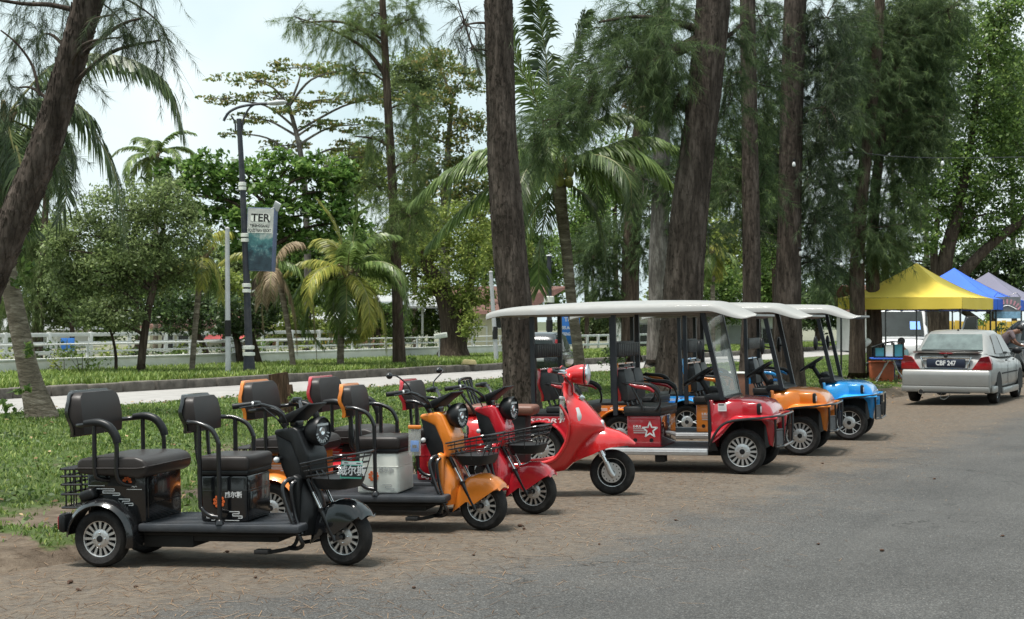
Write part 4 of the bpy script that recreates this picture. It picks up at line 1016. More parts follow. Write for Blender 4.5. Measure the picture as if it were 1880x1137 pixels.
# ---- retro scooter
M_SRED = mat("signal red paint", (0.56, 0.016, 0.018), 0.2, coat=1.0, var=0.06, scale=3, dust=0.03)
M_BRN = mat("tan brown vinyl", (0.15, 0.065, 0.042), 0.5, var=0.15, bump=0.1, bscale=200, dist=0.002)
def make_scooter(label, loc, yaw):
    """origin under the front axle, x forwards"""
    root = thing('retro_scooter', label, 'scooter', loc, (0, 0, yaw))
    WR = 0.208
    wheel('front_wheel', root, (0, 0, WR), -1, WR, 0.135, 0.052, 6, 'five')
    bd = MB().use(M_ALU).lathe([(0.03, -0.060), (0.092, -0.060), (0.092, -0.056), (0.03, -0.056)], (0, 0, WR), 'y', 30)
    bd.use(M_BLK)
    for k in range(14):
        a = 2 * math.pi * k / 14
        bd.lathe([(0, -0.0615), (0.006, -0.0615), (0.006, -0.0595)], (0.075 * math.cos(a), 0, WR + 0.075 * math.sin(a)), 'y', 8)
    bd.build('brake_disc', root)
    wheel('rear_wheel', root, (-1.22, 0, WR), -1, WR, 0.135, 0.052, 6, 'five')
    fk = MB().use(M_CHROME); fk.tube([(-0.10, -0.085, 0.43), (-0.075, -0.088, 0.36)], 0.031, 10, 0); fk.tube([(-0.08, -0.088, 0.37), (0.0, -0.085, WR)], 0.020, 10, 0)
    fk.use(M_ALU).tube([(-0.045, -0.09, 0.31), (0.0, -0.088, WR), (0.03, -0.088, WR - 0.03)], [0.024, 0.028, 0.022], 10)
    fk.use(M_BLKM).tube([(-0.20, 0, 0.55), (-0.09, 0.09, 0.40), (0.0, 0.085, WR)], 0.015, 8); fk.build('fork', root)
    # fender: rides high, pointed nose
    f = MB().use(M_SRED)
    top = [(-0.37, 0.34), (-0.34, 0.45), (-0.27, 0.56), (-0.17, 0.615), (-0.05, 0.615), (0.07, 0.58), (0.15, 0.535), (0.21, 0.475)]
    low = [(-0.34, 0.30), (-0.27, 0.335), (-0.17, 0.375), (-0.09, 0.415), (-0.02, 0.44), (0.06, 0.452), (0.13, 0.458), (0.205, 0.462)]
    wid = [0.10, 0.135, 0.155, 0.165, 0.16, 0.14, 0.10, 0.025]
    def itp(L, u):
        q = u * (len(L) - 1); i = min(int(q), len(L) - 2); t = q - i
        a, b = L[i], L[i + 1]
        return a + (b - a) * t if not isinstance(a, tuple) else (a[0] + (b[0] - a[0]) * t, a[1] + (b[1] - a[1]) * t)
    def fn(u, v):
        T, L, w = itp(top, u), itp(low, u), itp(wid, u); vv = v * 2 - 1; av = abs(vv); a = av * math.pi / 2
        k = 1 - math.cos(a); s_ = math.sin(a) ** 0.75
        return Vector((T[0] + (L[0] - T[0]) * k, math.copysign(w * s_, vv), T[1] + (L[1] - T[1]) * k))
    f.shell(fn, 28, 16, -0.006); f.build('front_fender', root, ang=70)
    # leg shield, floor and neck: one swept shell
    s = MB().use(M_SRED)
    def ring(xf, xr, z, wf, wr, zf=None):
        zf = z if zf is None else zf
        return [(xr, -wr, z), (xr + (xf - xr) * 0.25, -wr * 1.02, z), (xr + (xf - xr) * 0.6, -wr * 0.8 - wf * 0.1, (z + zf) / 2), (xf - 0.01, -wf, zf), (xf, 0, zf), (xf - 0.01, wf, zf), (xr + (xf - xr) * 0.6, wr * 0.8 + wf * 0.1, (z + zf) / 2), (xr + (xf - xr) * 0.25, wr * 1.02, z), (xr, wr, z), (xr - 0.012, 0, z)]
    s.loft([ring(-0.36, -0.46, 1.02, 0.035, 0.05), ring(-0.345, -0.45, 0.94, 0.055, 0.075), ring(-0.245, -0.41, 0.86, 0.08, 0.16), ring(-0.155, -0.375, 0.76, 0.095, 0.21), ring(-0.075, -0.365, 0.665, 0.10, 0.225), ring(-0.05, -0.375, 0.605, 0.10, 0.225), ring(-0.17, -0.41, 0.50, 0.09, 0.215), ring(-0.27, -0.47, 0.40, 0.10, 0.20), ring(-0.33, -0.56, 0.31, 0.12, 0.20), ring(-0.42, -0.72, 0.265, 0.13, 0.19, 0.225), ring(-0.55, -0.95, 0.262, 0.13, 0.18, 0.20)])
    s.tube([(-0.45, -0.215, 0.93 - 0.10), (-0.375, -0.232, 0.70), (-0.385, -0.23, 0.52), (-0.45, -0.222, 0.39), (-0.54, -0.215, 0.315), (-0.75, -0.205, 0.275), (-0.95, -0.20, 0.27)], [0.012, 0.016, 0.018, 0.02, 0.022, 0.024, 0.024], 8)
    s.tube([(-0.45, 0.215, 0.83), (-0.375, 0.232, 0.70), (-0.385, 0.23, 0.52), (-0.45, 0.222, 0.39), (-0.54, 0.215, 0.315), (-0.75, 0.205, 0.275), (-0.95, 0.20, 0.27)], [0.012, 0.016, 0.018, 0.02, 0.022, 0.024, 0.024], 8)
    s.tube([(-0.415, 0, 0.98), (-0.40, 0, 1.05), (-0.375, 0, 1.12)], [0.05, 0.045, 0.05], 14)
    s.bb(-1.05, -0.60, -0.19, 0.19, 0.20, 0.285, 0.03)
    so = s.build('body_shield', root, ang=60)
    ib = MB().use(M_GLINE).tube([(-0.30, -0.165, 0.80), (-0.275, -0.195, 0.73), (-0.275, -0.20, 0.66)], [0.022, 0.028, 0.024], 10, flat=0.6)
    ib.build('side_vent_light', root)
    em = MB().use(M_CHROME).box((-0.275, -0.07, 0.89), (0.05, 0.05, 0.05), 0.012, (0, 0.7, 0.4)); em.use(M_LENS).ball((-0.085, -0.07, 0.655), 0.03, 12, (0.7, 1, 1.2)); em.build('badge', root)
    # head: teardrop lamp pod, handlebar
    hd = MB().use(M_SRED).lathe([(0.0, -0.46), (0.03, -0.45), (0.062, -0.40), (0.085, -0.34), (0.094, -0.28), (0.094, -0.245), (0.088, -0.24)], (0, 0, 1.10), 'x', 26)
    hd.tube([(-0.40, -0.14, 1.06), (-0.395, 0, 1.08), (-0.40, 0.14, 1.06)], [0.028, 0.05, 0.028], 12)
    ho = hd.build('head_pod', root, ang=60)
    hl = MB().use(M_CHROME).lathe([(0.088, -0.245), (0.097, -0.235), (0.095, -0.222), (0.086, -0.218)], (0, 0, 1.10), 'x', 28); hl.use(M_BLK).lathe([(0.097, -0.247), (0.099, -0.25), (0.094, -0.26)], (0, 0, 1.10), 'x', 28)
    hl.use(M_LENS).lathe([(0.086, -0.222), (0.05, -0.205), (0, -0.20)], (0, 0, 1.10), 'x', 28); hl.build('headlight', root, ang=60)
    for sg in (-1, 1):
        hb = MB()
        hb.use(M_CHROME).tube([(-0.40, sg * 0.13, 1.08), (-0.44, sg * 0.22, 1.12)], 0.014, 8, 0); hb.box((-0.43, sg * 0.19, 1.125), (0.06, 0.06, 0.05), 0.012); hb.tube([(-0.40, sg * 0.18, 1.13), (-0.39, sg * 0.25, 1.12), (-0.45, sg * 0.34, 1.125)], 0.006, 6)
        hb.use(M_BLK).tube([(-0.44, sg * 0.22, 1.12), (-0.515, sg * 0.35, 1.145)], 0.019, 10, 0)
        hb.use(M_SRED).tube([(-0.515, sg * 0.35, 1.145), (-0.525, sg * 0.365, 1.148)], 0.022, 10, 0)
        hb.use(M_BLKM).tube([(-0.43, sg * 0.16, 1.10), (-0.36, sg * 0.13, 1.0), (-0.36, sg * 0.08, 0.9)], 0.005, 5)
        hb.build('handlebar', root)
    # rear body
    rings = []
    for (x, w, zb, zt) in [(-0.93, 0.10, 0.30, 0.60), (-0.97, 0.17, 0.27, 0.70), (-1.08, 0.235, 0.25, 0.735), (-1.22, 0.265, 0.255, 0.74), (-1.36, 0.25, 0.30, 0.735), (-1.47, 0.20, 0.36, 0.70), (-1.545, 0.10, 0.44, 0.64)]:
        rings.append([(x, w * math.copysign(abs(math.cos(a)) ** 0.8, math.cos(a)), (zb + zt) / 2 + (zt - zb) / 2 * math.copysign(abs(math.sin(a)) ** 0.8, math.sin(a))) for a in [2 * math.pi * k / 20 for k in range(20)]])
    rb = MB().use(M_SRED).loft(rings)
    rb.build('rear_body', root, ang=70, sub=1)
    st_ = MB().use(M_BRN); cushion(st_, -1.42, -0.70, -0.17, 0.17, 0.725, 0.815, 0.035)
    st_.build('saddle', root, ang=60)
    dk = MB().use(M_DARKIN).bb(-1.0, -0.78, -0.14, 0.14, 0.28, 0.72, 0.02); dk.tube([(-1.22, 0.2, 0.3), (-1.22, -0.15, 0.21)], 0.04, 8, 0); dk.build('underseat', root)
    rk = MB().use(M_BLKM)
    rk.tube([(-1.26, -0.17, 0.74), (-1.28, -0.20, 0.80), (-1.36, -0.24, 0.92), (-1.38, -0.245, 1.01), (-1.385, -0.20, 1.05), (-1.385, 0.20, 1.05), (-1.38, 0.245, 1.01), (-1.36, 0.24, 0.92), (-1.28, 0.20, 0.80), (-1.26, 0.17, 0.74)], 0.0135, 8)
    for yy in (-0.10, 0.02, 0.13): rk.tube([(-1.27, yy, 0.76), (-1.375, yy, 1.04)], 0.0115, 8, 0)
    rk.tube([(-1.28, -0.1, 0.8), (-1.28, 0.12, 0.8)], 0.011, 6, 0)
    rk.build('back_rail', root)
    return root
_Z = EYE * F / (908 - HZ)
scooter = make_scooter("bright red retro scooter with teardrop headlamp and brown saddle, beside the red golf cart", ((1124 - CX) * _Z / F, _Z, 0.0), R(-11))
bpy.context.view_layer.update()
pouch("narrow clear pouch with pale card hung behind the red scooter's headlamp", on(scooter, (-0.44, -0.17, 1.02)), R(-70), M_GLINE, M_PGRY)
# ---------------------------------------------------------------- vegetation
def barkmat(name, c1, c2, sx=9.0, sz=1.6):
    m, n, l, b = nodes_of(name)
    tc = n.new("ShaderNodeTexCoord"); mp = n.new("ShaderNodeMapping"); mp.inputs['Scale'].default_value = (sx, sx, sz); l.new(tc.outputs['Object'], mp.inputs[0])
    a = NZ(n, l, mp.outputs[0], 1.0, 8, 0.7); big = NZ(n, l, tc.outputs['Object'], 0.9, 3)
    f = MATH(n, l, 'ADD', MATH(n, l, 'MULTIPLY', a, 0.75), MATH(n, l, 'MULTIPLY', big, 0.25))
    vo = n.new("ShaderNodeTexVoronoi"); vo.feature = 'DISTANCE_TO_EDGE'; vo.inputs['Scale'].default_value = 1.6; vo.inputs['Randomness'].default_value = 1.0
    wv = n.new("ShaderNodeVectorMath"); wv.operation = 'ADD'; wn_ = n.new("ShaderNodeTexNoise"); wn_.inputs['Scale'].default_value = 2.0; l.new(mp.outputs[0], wn_.inputs['Vector'])
    l.new(mp.outputs[0], wv.inputs[0]); l.new(wn_.outputs['Color'], wv.inputs[1]); l.new(wv.outputs[0], vo.inputs['Vector'])
    crack = MR(n, l, MATH(n, l, 'ADD', vo.outputs['Distance'], MATH(n, l, 'MULTIPLY', a, 0.16)), 0.04, 0.2, 0.62, 1.0)
    base = RMP(n, l, f, [(0.34, tuple(x * 0.5 for x in c1)), (0.5, c1), (0.64, c2)])
    hs = n.new("ShaderNodeHueSaturation"); l.new(base, hs.inputs['Color']); l.new(crack, hs.inputs['Value']); l.new(hs.outputs[0], b.inputs['Base Color'])
    a = MATH(n, l, 'ADD', MATH(n, l, 'MULTIPLY', a, 0.5), MATH(n, l, 'MULTIPLY', crack, 0.5))
    b.inputs['Roughness'].default_value = 0.97; b.inputs['Specular IOR Level'].default_value = 0.12
    BUMP(n, l, b, a, 0.9, 0.04); return m
M_BARK = barkmat("dark furrowed bark", (0.066, 0.052, 0.043), (0.145, 0.116, 0.098))
M_BARK2 = barkmat("brown bark", (0.075, 0.055, 0.042), (0.15, 0.115, 0.09), 12)
M_BARKG = barkmat("grey bark", (0.14, 0.125, 0.11), (0.29, 0.265, 0.24), 7)
M_BARKP = barkmat("palm bark", (0.20, 0.165, 0.125), (0.40, 0.35, 0.28), 3, 14)
M_NEED = leafmat("casuarina needles dark", (0.050, 0.080, 0.040), (0.13, 0.18, 0.072), 0.5, 0.35, 0.6)
M_NEED2 = leafmat("casuarina needles light", (0.135, 0.205, 0.065), (0.28, 0.34, 0.12), 0.45, 0.48, 0.6)
M_NEED3 = leafmat("casuarina needles mid", (0.075, 0.125, 0.050), (0.19, 0.26, 0.09), 0.45, 0.42, 0.6)
M_ALM = leafmat("sea almond leaves", (0.10, 0.20, 0.040), (0.24, 0.36, 0.09), 0.5, 0.45, 0.35)
M_ALM2 = leafmat("thin almond leaves with red ones", (0.16, 0.225, 0.065), (0.38, 0.29, 0.11), 0.4, 0.48, 0.4)
M_GRY = leafmat("small grey green leaves", (0.165, 0.22, 0.085), (0.34, 0.42, 0.16), 0.45, 0.45, 0.5)
M_DRK = leafmat("dark green leaves", (0.050, 0.085, 0.030), (0.12, 0.18, 0.055), 0.45, 0.35, 0.4)
M_YEL = leafmat("yellow green leaves", (0.21, 0.28, 0.06), (0.42, 0.46, 0.12), 0.45, 0.5, 0.5)
M_MID = leafmat("mid green leaves", (0.13, 0.22, 0.055), (0.30, 0.40, 0.11), 0.5, 0.45, 0.3)
M_PALM = leafmat("palm leaflets", (0.12, 0.19, 0.05), (0.29, 0.38, 0.12), 0.4, 0.4, 0.35)
M_PALMD = leafmat("dark palm leaflets", (0.062, 0.10, 0.036), (0.17, 0.22, 0.085), 0.4, 0.35, 0.35)
M_PALMY = leafmat("yellowing palm leaflets", (0.30, 0.33, 0.07), (0.56, 0.50, 0.12), 0.4, 0.45, 0.4)
M_PALMB = leafmat("dry brown fronds", (0.28, 0.205, 0.125), (0.46, 0.36, 0.23), 0.4, 0.3, 0.6)
M_RACH = mat("frond stem", (0.17, 0.17, 0.06), 0.5, var=0.3, scale=3)
M_TWIG = mat("twig wood", (0.07, 0.055, 0.045), 0.9, var=0.3, scale=4)

def trunk_mesh(pts, rad, material, n=20, rough=0.06, step=0.25, ridge=3.0, plates=0):
    """tapered trunk with an uneven, ridged surface"""
    path = catmull(pts, 8); L = 0
    cum = [0.0]
    for a, b in zip(path, path[1:]): L += (b - a).length; cum.append(L)
    N = max(6, int(L / step)); mb = MB().use(material); rings = []
    seed = random.uniform(0, 100)
    K = len(rad) - 1
    for i in range(N + 1):
        s = L * i / N; j = 0
        while j < len(cum) - 2 and cum[j + 1] < s: j += 1
        t = (s - cum[j]) / max(1e-6, cum[j + 1] - cum[j]); c = path[j].lerp(path[j + 1], t)
        T = (path[min(j + 1, len(path) - 1)] - path[j]).normalized()
        q = (j + t) / (len(path) - 1) * K; k = min(int(q), K - 1); r = rad[k] + (rad[k + 1] - rad[k]) * (q - k)
        x = T.orthogonal().normalized() if abs(T.z) < 0.5 else Vector((1, 0, 0)); x = (x - T * x.dot(T)).normalized(); y = T.cross(x)
        ring = []
        for m in range(n):
            a = 2 * math.pi * m / n
            rr = r * (1 + rough * mnoise.noise(Vector((math.cos(a) * ridge, math.sin(a) * ridge, s * 0.8 + seed))) + rough * 0.7 * mnoise.noise(Vector((math.cos(a) * ridge * 2.5, math.sin(a) * ridge * 2.5, s * 2.4 + seed))))
            ring.append(c + x * (math.cos(a) * rr) + y * (math.sin(a) * rr))
        rings.append(ring)
    mb.loft(rings)
    for _ in range(plates):                       # loose flakes of bark standing off the trunk
        i = random.randrange(0, N - 1); m = random.randrange(n); A, B, C, D = rings[i][m], rings[i][(m + 1) % n], rings[i + 1][(m + 1) % n], rings[i + 1][m]
        u, v = random.random(), random.random(); p = A.lerp(B, u).lerp(D.lerp(C, u), v); ctr = sum(rings[i], Vector()) / n
        nn = (p - ctr).normalized(); up = (D - A).normalized(); sd = up.cross(nn); w = random.uniform(0.010, 0.028); h = random.uniform(0.03, 0.11); o = random.uniform(0.004, 0.016)
        tw = sd * random.uniform(-0.3, 0.3) * h
        q = [p - sd * w - nn * 0.004, p + sd * w - nn * 0.004, p + sd * w * 0.7 + up * h + tw + nn * o, p - sd * w * 0.8 + up * h * 0.9 + tw + nn * o * 0.7]
        mb.add(q + [x - nn * 0.012 for x in q], [(0, 1, 2, 3), (0, 3, 7, 4), (1, 5, 6, 2), (3, 2, 6, 7)])
    return mb, path

def rand_unit(n):
    v = rng.normal(size=(n, 3)); return v / np.linalg.norm(v, axis=1)[:, None]
def leaves(centers, size, up=0.6, aspect=0.5, droop=0.0):
    """one folded rhombus per centre"""
    n = len(centers); nrm = rand_unit(n) + np.array([0, 0, up]); nrm /= np.linalg.norm(nrm, axis=1)[:, None]
    d = rand_unit(n); d[:, 2] -= droop; d -= nrm * (d * nrm).sum(1)[:, None]; d /= np.linalg.norm(d, axis=1)[:, None] + 1e-9
    s = np.cross(nrm, d); L = size * rng.uniform(0.6, 1.3, n)[:, None]; W = L * aspect * 0.5
    a = centers - d * L * 0.5; c = centers + d * L * 0.5; m = centers + d * L * 0.08
    return np.stack([a, m + s * W + nrm * W * 0.25, c, m - s * W + nrm * W * 0.25], 1)
def blob_points(c, r, n, clumps, spread):
    """points gathered in clumps inside an ellipsoid, more of them towards its skin"""
    k = rand_unit(clumps) * (rng.uniform(0.15, 1.0, clumps) ** 0.45)[:, None]
    w = rng.uniform(0.4, 1.6, clumps); w /= w.sum()
    idx = rng.choice(clumps, n, p=w)
    p = k[idx] + rng.normal(0, spread, (n, 3)) * np.array([1, 1, 0.75])
    return np.array(c) + p * np.array(r), np.array(c) + k * np.array(r)
def needles(starts, dirs, lens, per, nlen, width, droop):
    """hanging needle sprays along straight twigs"""
    n = len(starts); idx = np.repeat(np.arange(n), per); u = rng.uniform(0.05, 1.0, n * per)
    sag = np.zeros((n * per, 3)); sag[:, 2] = -(u ** 2) * lens[idx] * droop
    b = starts[idx] + dirs[idx] * (u * lens[idx])[:, None] + sag
    d = dirs[idx] * 0.55 + rand_unit(n * per) * 0.75; d[:, 2] -= 0.35 + droop * u; d /= np.linalg.norm(d, axis=1)[:, None]
    s = np.cross(d, rand_unit(n * per)); s /= np.linalg.norm(s, axis=1)[:, None] + 1e-9
    L = nlen * rng.uniform(0.6, 1.3, n * per)
    w = (width * rng.uniform(0.7, 1.3, n * per))[:, None]
    return np.stack([b - s * w * 0.5, b + s * w * 0.5, b + d * L[:, None]], 1)

def tree(name, label, cat, Z, trunk, blobs, kind, mat_leaf, mat_bark, dens=1.0, leaf=0.14, limb=True, plates=0, depth=0.8, group=None, base=True, nclump=None, up=0.6, thin=1.0, rough=0.06, nw=0.012, nlen=0.24, spread=0.2, droop=0.38, extra_limbs=()):
    """trunk: (px, py, width px); blobs: (px, py, rx px, ry px[, dz]) all at depth Z"""
    k = Z / F
    pts = [P(a, b, Z) for a, b, w in trunk]; rad = [w * k / 2 for a, b, w in trunk]
    if base:
        g = gz(pts[0].x, pts[0].y) - 0.08
        if pts[0].z > g + 0.02: pts = [Vector((pts[0].x + (pts[0].x - pts[1].x) * 0.05, pts[0].y, g))] + pts; rad = [rad[0] * 1.25] + rad
    root = thing(name, label, cat, (pts[0].x, pts[0].y, pts[0].z), group=group); O = Vector(root.location)
    rel = lambda v: v - O
    mb, path = trunk_mesh([rel(p) for p in pts], rad, mat_bark, n=max(10, min(28, int(rad[0] * 60))), rough=rough, step=max(0.12, min(0.5, Z / 90)), plates=plates)
    cents = []
    tv = []
    stubs = []
    for bi, bl in enumerate(blobs):
        cx, cy, rx, ry = bl[:4]; dz = bl[4] if len(bl) > 4 else random.uniform(-0.6, 0.6) * depth
        C = rel(P(cx, cy, Z) + Vector((0, dz, 0))); rx, ry = rx * k, ry * k; rz = (rx + ry) / 2 * depth
        if limb:
            # limb from a point on the trunk lower or level with the blob
            cand = [(abs((p - C).z + 0.35 * (p - C).length) + (p - C).length * 0.6, p) for p in path[len(path) // 4:]]
            S = min(cand, key=lambda q: q[0])[1]
            mid = S.lerp(C, 0.5) + Vector((random.uniform(-0.1, 0.1), random.uniform(-0.1, 0.1), 0.12)) * (C - S).length
            r0 = max(0.018, min(rad[-1] * 0.8, 0.03 * (C - S).length * thin + 0.012))
            mb.tube([S, mid, C], [r0, r0 * 0.7, r0 * 0.35], 6, 5)
        nl = int(dens * 85 * (rx * ry) / (leaf * leaf)) if kind != 'needle' else int(dens * 90 * (rx * ry) / 0.30 + 6)
        if kind == 'needle':
            cl = max(4, nl); u = rand_unit(cl) * (rng.uniform(0, 1, cl) ** 0.4)[:, None]
            st = np.array(C) + u * np.array([rx, rz, ry]) * 0.9
            dr = u * 0.6 + rand_unit(cl) * 0.7; dr[:, 2] -= 0.25; dr /= np.linalg.norm(dr, axis=1)[:, None]
            ln = rng.uniform(0.35, 0.95, cl) * min(1.0, 0.5 + rx * 0.4)
            tv.append(needles(st, dr, ln * min(1, nlen / 0.2), 90, nlen * 0.9, nw * 0.72, droop))
            for q in range(min(10, cl)):
                e = Vector(st[q]); stubs.append((C, e, e + Vector(dr[q]) * float(ln[q])))
        else:
            cl = nclump or max(5, int(20 * (rx * ry) ** 0.5 / max(0.35, leaf * 3)))
            p, kc = blob_points(C, (rx, rz, ry), nl, cl, spread)
            tv.append(leaves(p, leaf, up))
            for q in range(min(7, cl)): stubs.append((C, Vector(kc[q]) * 0.5 + C * 0.5 + Vector((0, 0, 0.05)), Vector(kc[q])))
    for (a, m, b) in stubs:
        r0 = 0.012 * thin * (Z / 40) ** 0.5; mb.tube([a, m, b], [r0, r0 * 0.7, r0 * 0.3], 5, 3, cap=False)
    for lm in extra_limbs:
        pp = [rel(P(a, b, Z)) for a, b, w in lm]; mb.tube(pp, [w * k / 2 for a, b, w in lm], 10, 6)
    mb.build('trunk', root)
    v = np.concatenate(tv)
    nbuild('crown', v, 3 if kind == 'needle' else 4, mat_leaf, root)
    return root

def frond_mesh(ctrl, mat_l, leaflet=0.55, width=0.028, hang=0.55, per_m=32, name='frond', parent=None, twist=0.0):
    per_m = per_m * (1.35 if width < 0.035 else 1)
    """feather frond: a curved stem with a comb of leaflets down each side"""
    path = catmull([Vector(c) for c in ctrl], 10); L = sum((b - a).length for a, b in zip(path, path[1:]))
    mb = MB().use(M_RACH); mb.tube(path, [0.022, 0.014, 0.004], 5, 0)
    n = max(12, int(L * per_m)); V = []; F_ = []
    mb.use(mat_l)
    for i in range(n):
        u = 0.12 + 0.88 * (i + 0.5) / n; q = u * (len(path) - 1); j = min(int(q), len(path) - 2)
        c = path[j].lerp(path[j + 1], q - j); T = (path[j + 1] - path[j]).normalized()
        side = T.cross(Vector((0, 0, 1))); side = side.normalized() if side.length > 0.05 else Vector((1, 0, 0))
        ll = leaflet * (0.35 + 0.65 * math.sin(math.pi * min(1, 0.12 + 0.84 * u)) ** 0.7) * random.uniform(0.85, 1.12)
        for sg in (-1, 1):
            if random.random() < 0.04: continue
            d = (side * sg * (0.9 - 0.25 * u) + T * (0.35 + 0.7 * u) + Vector((0, 0, 0.12 - hang * 0.4)) + Vector((random.uniform(-.12, .12), random.uniform(-.12, .12), random.uniform(-.12, .12)))).normalized()
            d2 = (d + Vector((0, 0, -hang * random.uniform(0.9, 1.7)))).normalized()
            d3 = (d2 + Vector((0, 0, -hang * random.uniform(0.6, 1.6)))).normalized()
            w = T * width * 0.65 * random.uniform(0.8, 1.2)
            a, b, e = c, c + d * ll * 0.4, c + d * ll * 0.4 + d2 * ll * 0.33
            tip = e + d3 * ll * 0.3; o = len(V)
            V += [a - w * 0.5, a + w * 0.5, b + w, b - w, e + w * 0.8, e - w * 0.8, tip]
            F_ += [(o, o + 1, o + 2, o + 3), (o + 3, o + 2, o + 4, o + 5), (o + 5, o + 4, o + 6)]
    mb.add(V, F_)
    return mb.build(name, parent, smooth=False)
def palm(label, Z, trunk, crown, L, n, mat_l, name='coconut_palm', mats=None, custom=(), leaflet=0.5, lo=-35, hi=80, width=0.03, nuts=0, group=None, hang=0.5, rings=True, seed=1):
    k = Z / F; pts = [P(a, b, Z) for a, b, w in trunk]; rad = [w * k / 2 for a, b, w in trunk]
    g = gz(pts[0].x, pts[0].y) - 0.1
    if pts[0].z > g + 0.03: pts = [Vector((pts[0].x, pts[0].y, g))] + pts; rad = [rad[0] * 1.15] + rad
    root = thing(name, label, 'palm tree', tuple(pts[0]), group=group); O = Vector(root.location)
    mb, path = trunk_mesh([p - O for p in pts], rad, M_BARKP, n=16, rough=0.035, step=0.10, ridge=1.0)
    rs = random.getstate(); random.seed(seed)
    C = P(crown[0], crown[1], Z) - O
    mb.use(M_PALMB)
    for q in range(7):
        a = random.uniform(0, 6.28); mb.tube([C + Vector((0, 0, -0.25)), C + Vector((0.12 * math.cos(a), 0.12 * math.sin(a), 0.0)), C + Vector((0.3 * math.cos(a), 0.3 * math.sin(a), 0.22))], [rad[-1] * 0.5, rad[-1] * 0.4, 0.02], 6, 3)
    mb.build('trunk', root)
    for i in range(n):
        az = i * 2.39996 + random.uniform(-0.25, 0.25); e0 = hi + (lo - hi) * (i / max(1, n - 1)) ** 0.85 + random.uniform(-6, 6)
        ln = L * (0.8 + 0.25 * math.sin(math.pi * i / n)) * random.uniform(0.9, 1.1)
        c = [C.copy()]; p = C.copy(); e = R(e0)
        for s_ in range(5):
            e -= R(7 + 5.5 * s_) * (0.9 if e0 > 55 else 1.25)
            p = p + Vector((math.cos(az) * math.cos(e), math.sin(az) * math.cos(e), math.sin(e))) * ln / 5; c.append(p.copy())
        ml = mats[i % len(mats)] if mats else mat_l
        frond_mesh(c, ml, leaflet, width, hang, parent=root)
    for cu in custom:
        ctrl = [P(a, b, Z) - O + Vector((0, dz, 0)) for a, b, dz in cu[0]]
        frond_mesh(ctrl, cu[1], cu[2] if len(cu) > 2 else leaflet, width, cu[3] if len(cu) > 3 else hang, parent=root)
    mn = mat("green coconut husk", (0.22, 0.21, 0.04), 0.5, var=0.3)
    for q in range(nuts):
        a = q * 2.4; m = MB().use(mn).ball((0, 0, 0), 0.105, 12, (0.85, 0.85, 1.15)); o = m.build('coconut', root); o.location = C + Vector((0.24 * math.cos(a), 0.24 * math.sin(a), -0.12 - 0.11 * (q % 3)))
    random.setstate(rs); return root

GC = 'casuarina trees on the verge behind the parked row'
tree('casuarina_tree', "leaning dark casuarina trunk cutting across the upper left corner", 'tree', 12.0,
     [(-110, 800, 74), (-46, 585, 66), (20, 420, 60), (80, 275, 57), (127, 120, 53), (168, -20, 54), (198, -130, 50)],
     [(40, 40, 70, 60, 0.5), (10, 150, 50, 70, 0.3), (75, 110, 40, 50, 0.8), (225, 40, 34, 46, -0.3), (290, 55, 34, 50, -0.5), (318, 95, 20, 40, -0.5), (245, 85, 24, 26, -0.4), (20, 260, 40, 60, 1.0), (70, -40, 90, 40, 0.2), (260, -30, 60, 30, -0.3)], 'needle', M_NEED, M_BARK, dens=1.05, group=GC, nw=0.0045, nlen=0.13, droop=0.7, rough=0.05, thin=0.35, plates=1500,
     extra_limbs=[[(135, 18, 10), (90, 8, 9), (40, 6, 7), (-20, -4, 5)], [(72, 175, 6), (58, 120, 5), (30, 80, 4), (0, 55, 3)], [(165, -10, 5), (205, 20, 3), (240, 60, 2)], [(175, -20, 5), (235, 0, 4), (290, 40, 3), (312, 85, 1.5)]])
tree('casuarina_tree', "straight dark casuarina trunk standing directly behind the red scooter", 'tree', 20.7,
     [(962, 775, 78), (955, 690, 64), (950, 600, 58), (938, 480, 62), (926, 330, 58), (919, 180, 54), (915, -10, 52), (914, -120, 48)],
     [(850, 40, 40, 50, 0.2), (868, 90, 20, 24, 0)], 'needle', M_NEED, M_BARK, dens=0.16, group=GC, nw=0.008, rough=0.07, plates=1600, extra_limbs=[[(895, 105, 6), (868, 85, 4), (850, 30, 3), (835, -20, 2)]])
tree('casuarina_tree', "thickest dark casuarina trunk, with a foliage-laden limb reaching over the coconut palm", 'tree', 25.9,
     [(1243, 745, 112), (1247, 690, 90), (1250, 600, 76), (1257, 490, 70), (1270, 350, 66), (1288, 220, 62), (1300, 110, 62), (1311, -10, 62), (1318, -130, 56)],
     [(1215, 95, 60, 55, -.5), (1150, 130, 70, 50, -.4), (1090, 175, 60, 45, -.2), (1030, 225, 55, 50, -.3), (985, 255, 40, 55, 0), (1190, 15, 70, 50, .3), (1120, 60, 50, 40, .3), (1240, 190, 30, 70, .2), (1085, 120, 40, 40, 0.3), (1060, 190, 40, 40, 0.1), (1210, 160, 50, 60, 0.1), (1230, 40, 50, 60, 0.2), (1150, 70, 60, 50, 0.4), (1345, 60, 40, 60, 0.3), (1350, 180, 30, 60, 0.4)], 'needle', M_NEED3, M_BARK, dens=0.62, group=GC, rough=0.08, nw=0.009, plates=2200, limb=False,
     extra_limbs=[[(1290, 70, 26), (1220, 105, 22), (1150, 150, 18), (1085, 190, 13), (1020, 235, 8), (975, 285, 4)], [(1300, 60, 18), (1240, 40, 12), (1170, 30, 7), (1100, 40, 4)], [(1290, 150, 14), (1250, 170, 9), (1232, 220, 4)], [(1310, 80, 12), (1345, 60, 8), (1365, 40, 4)]])
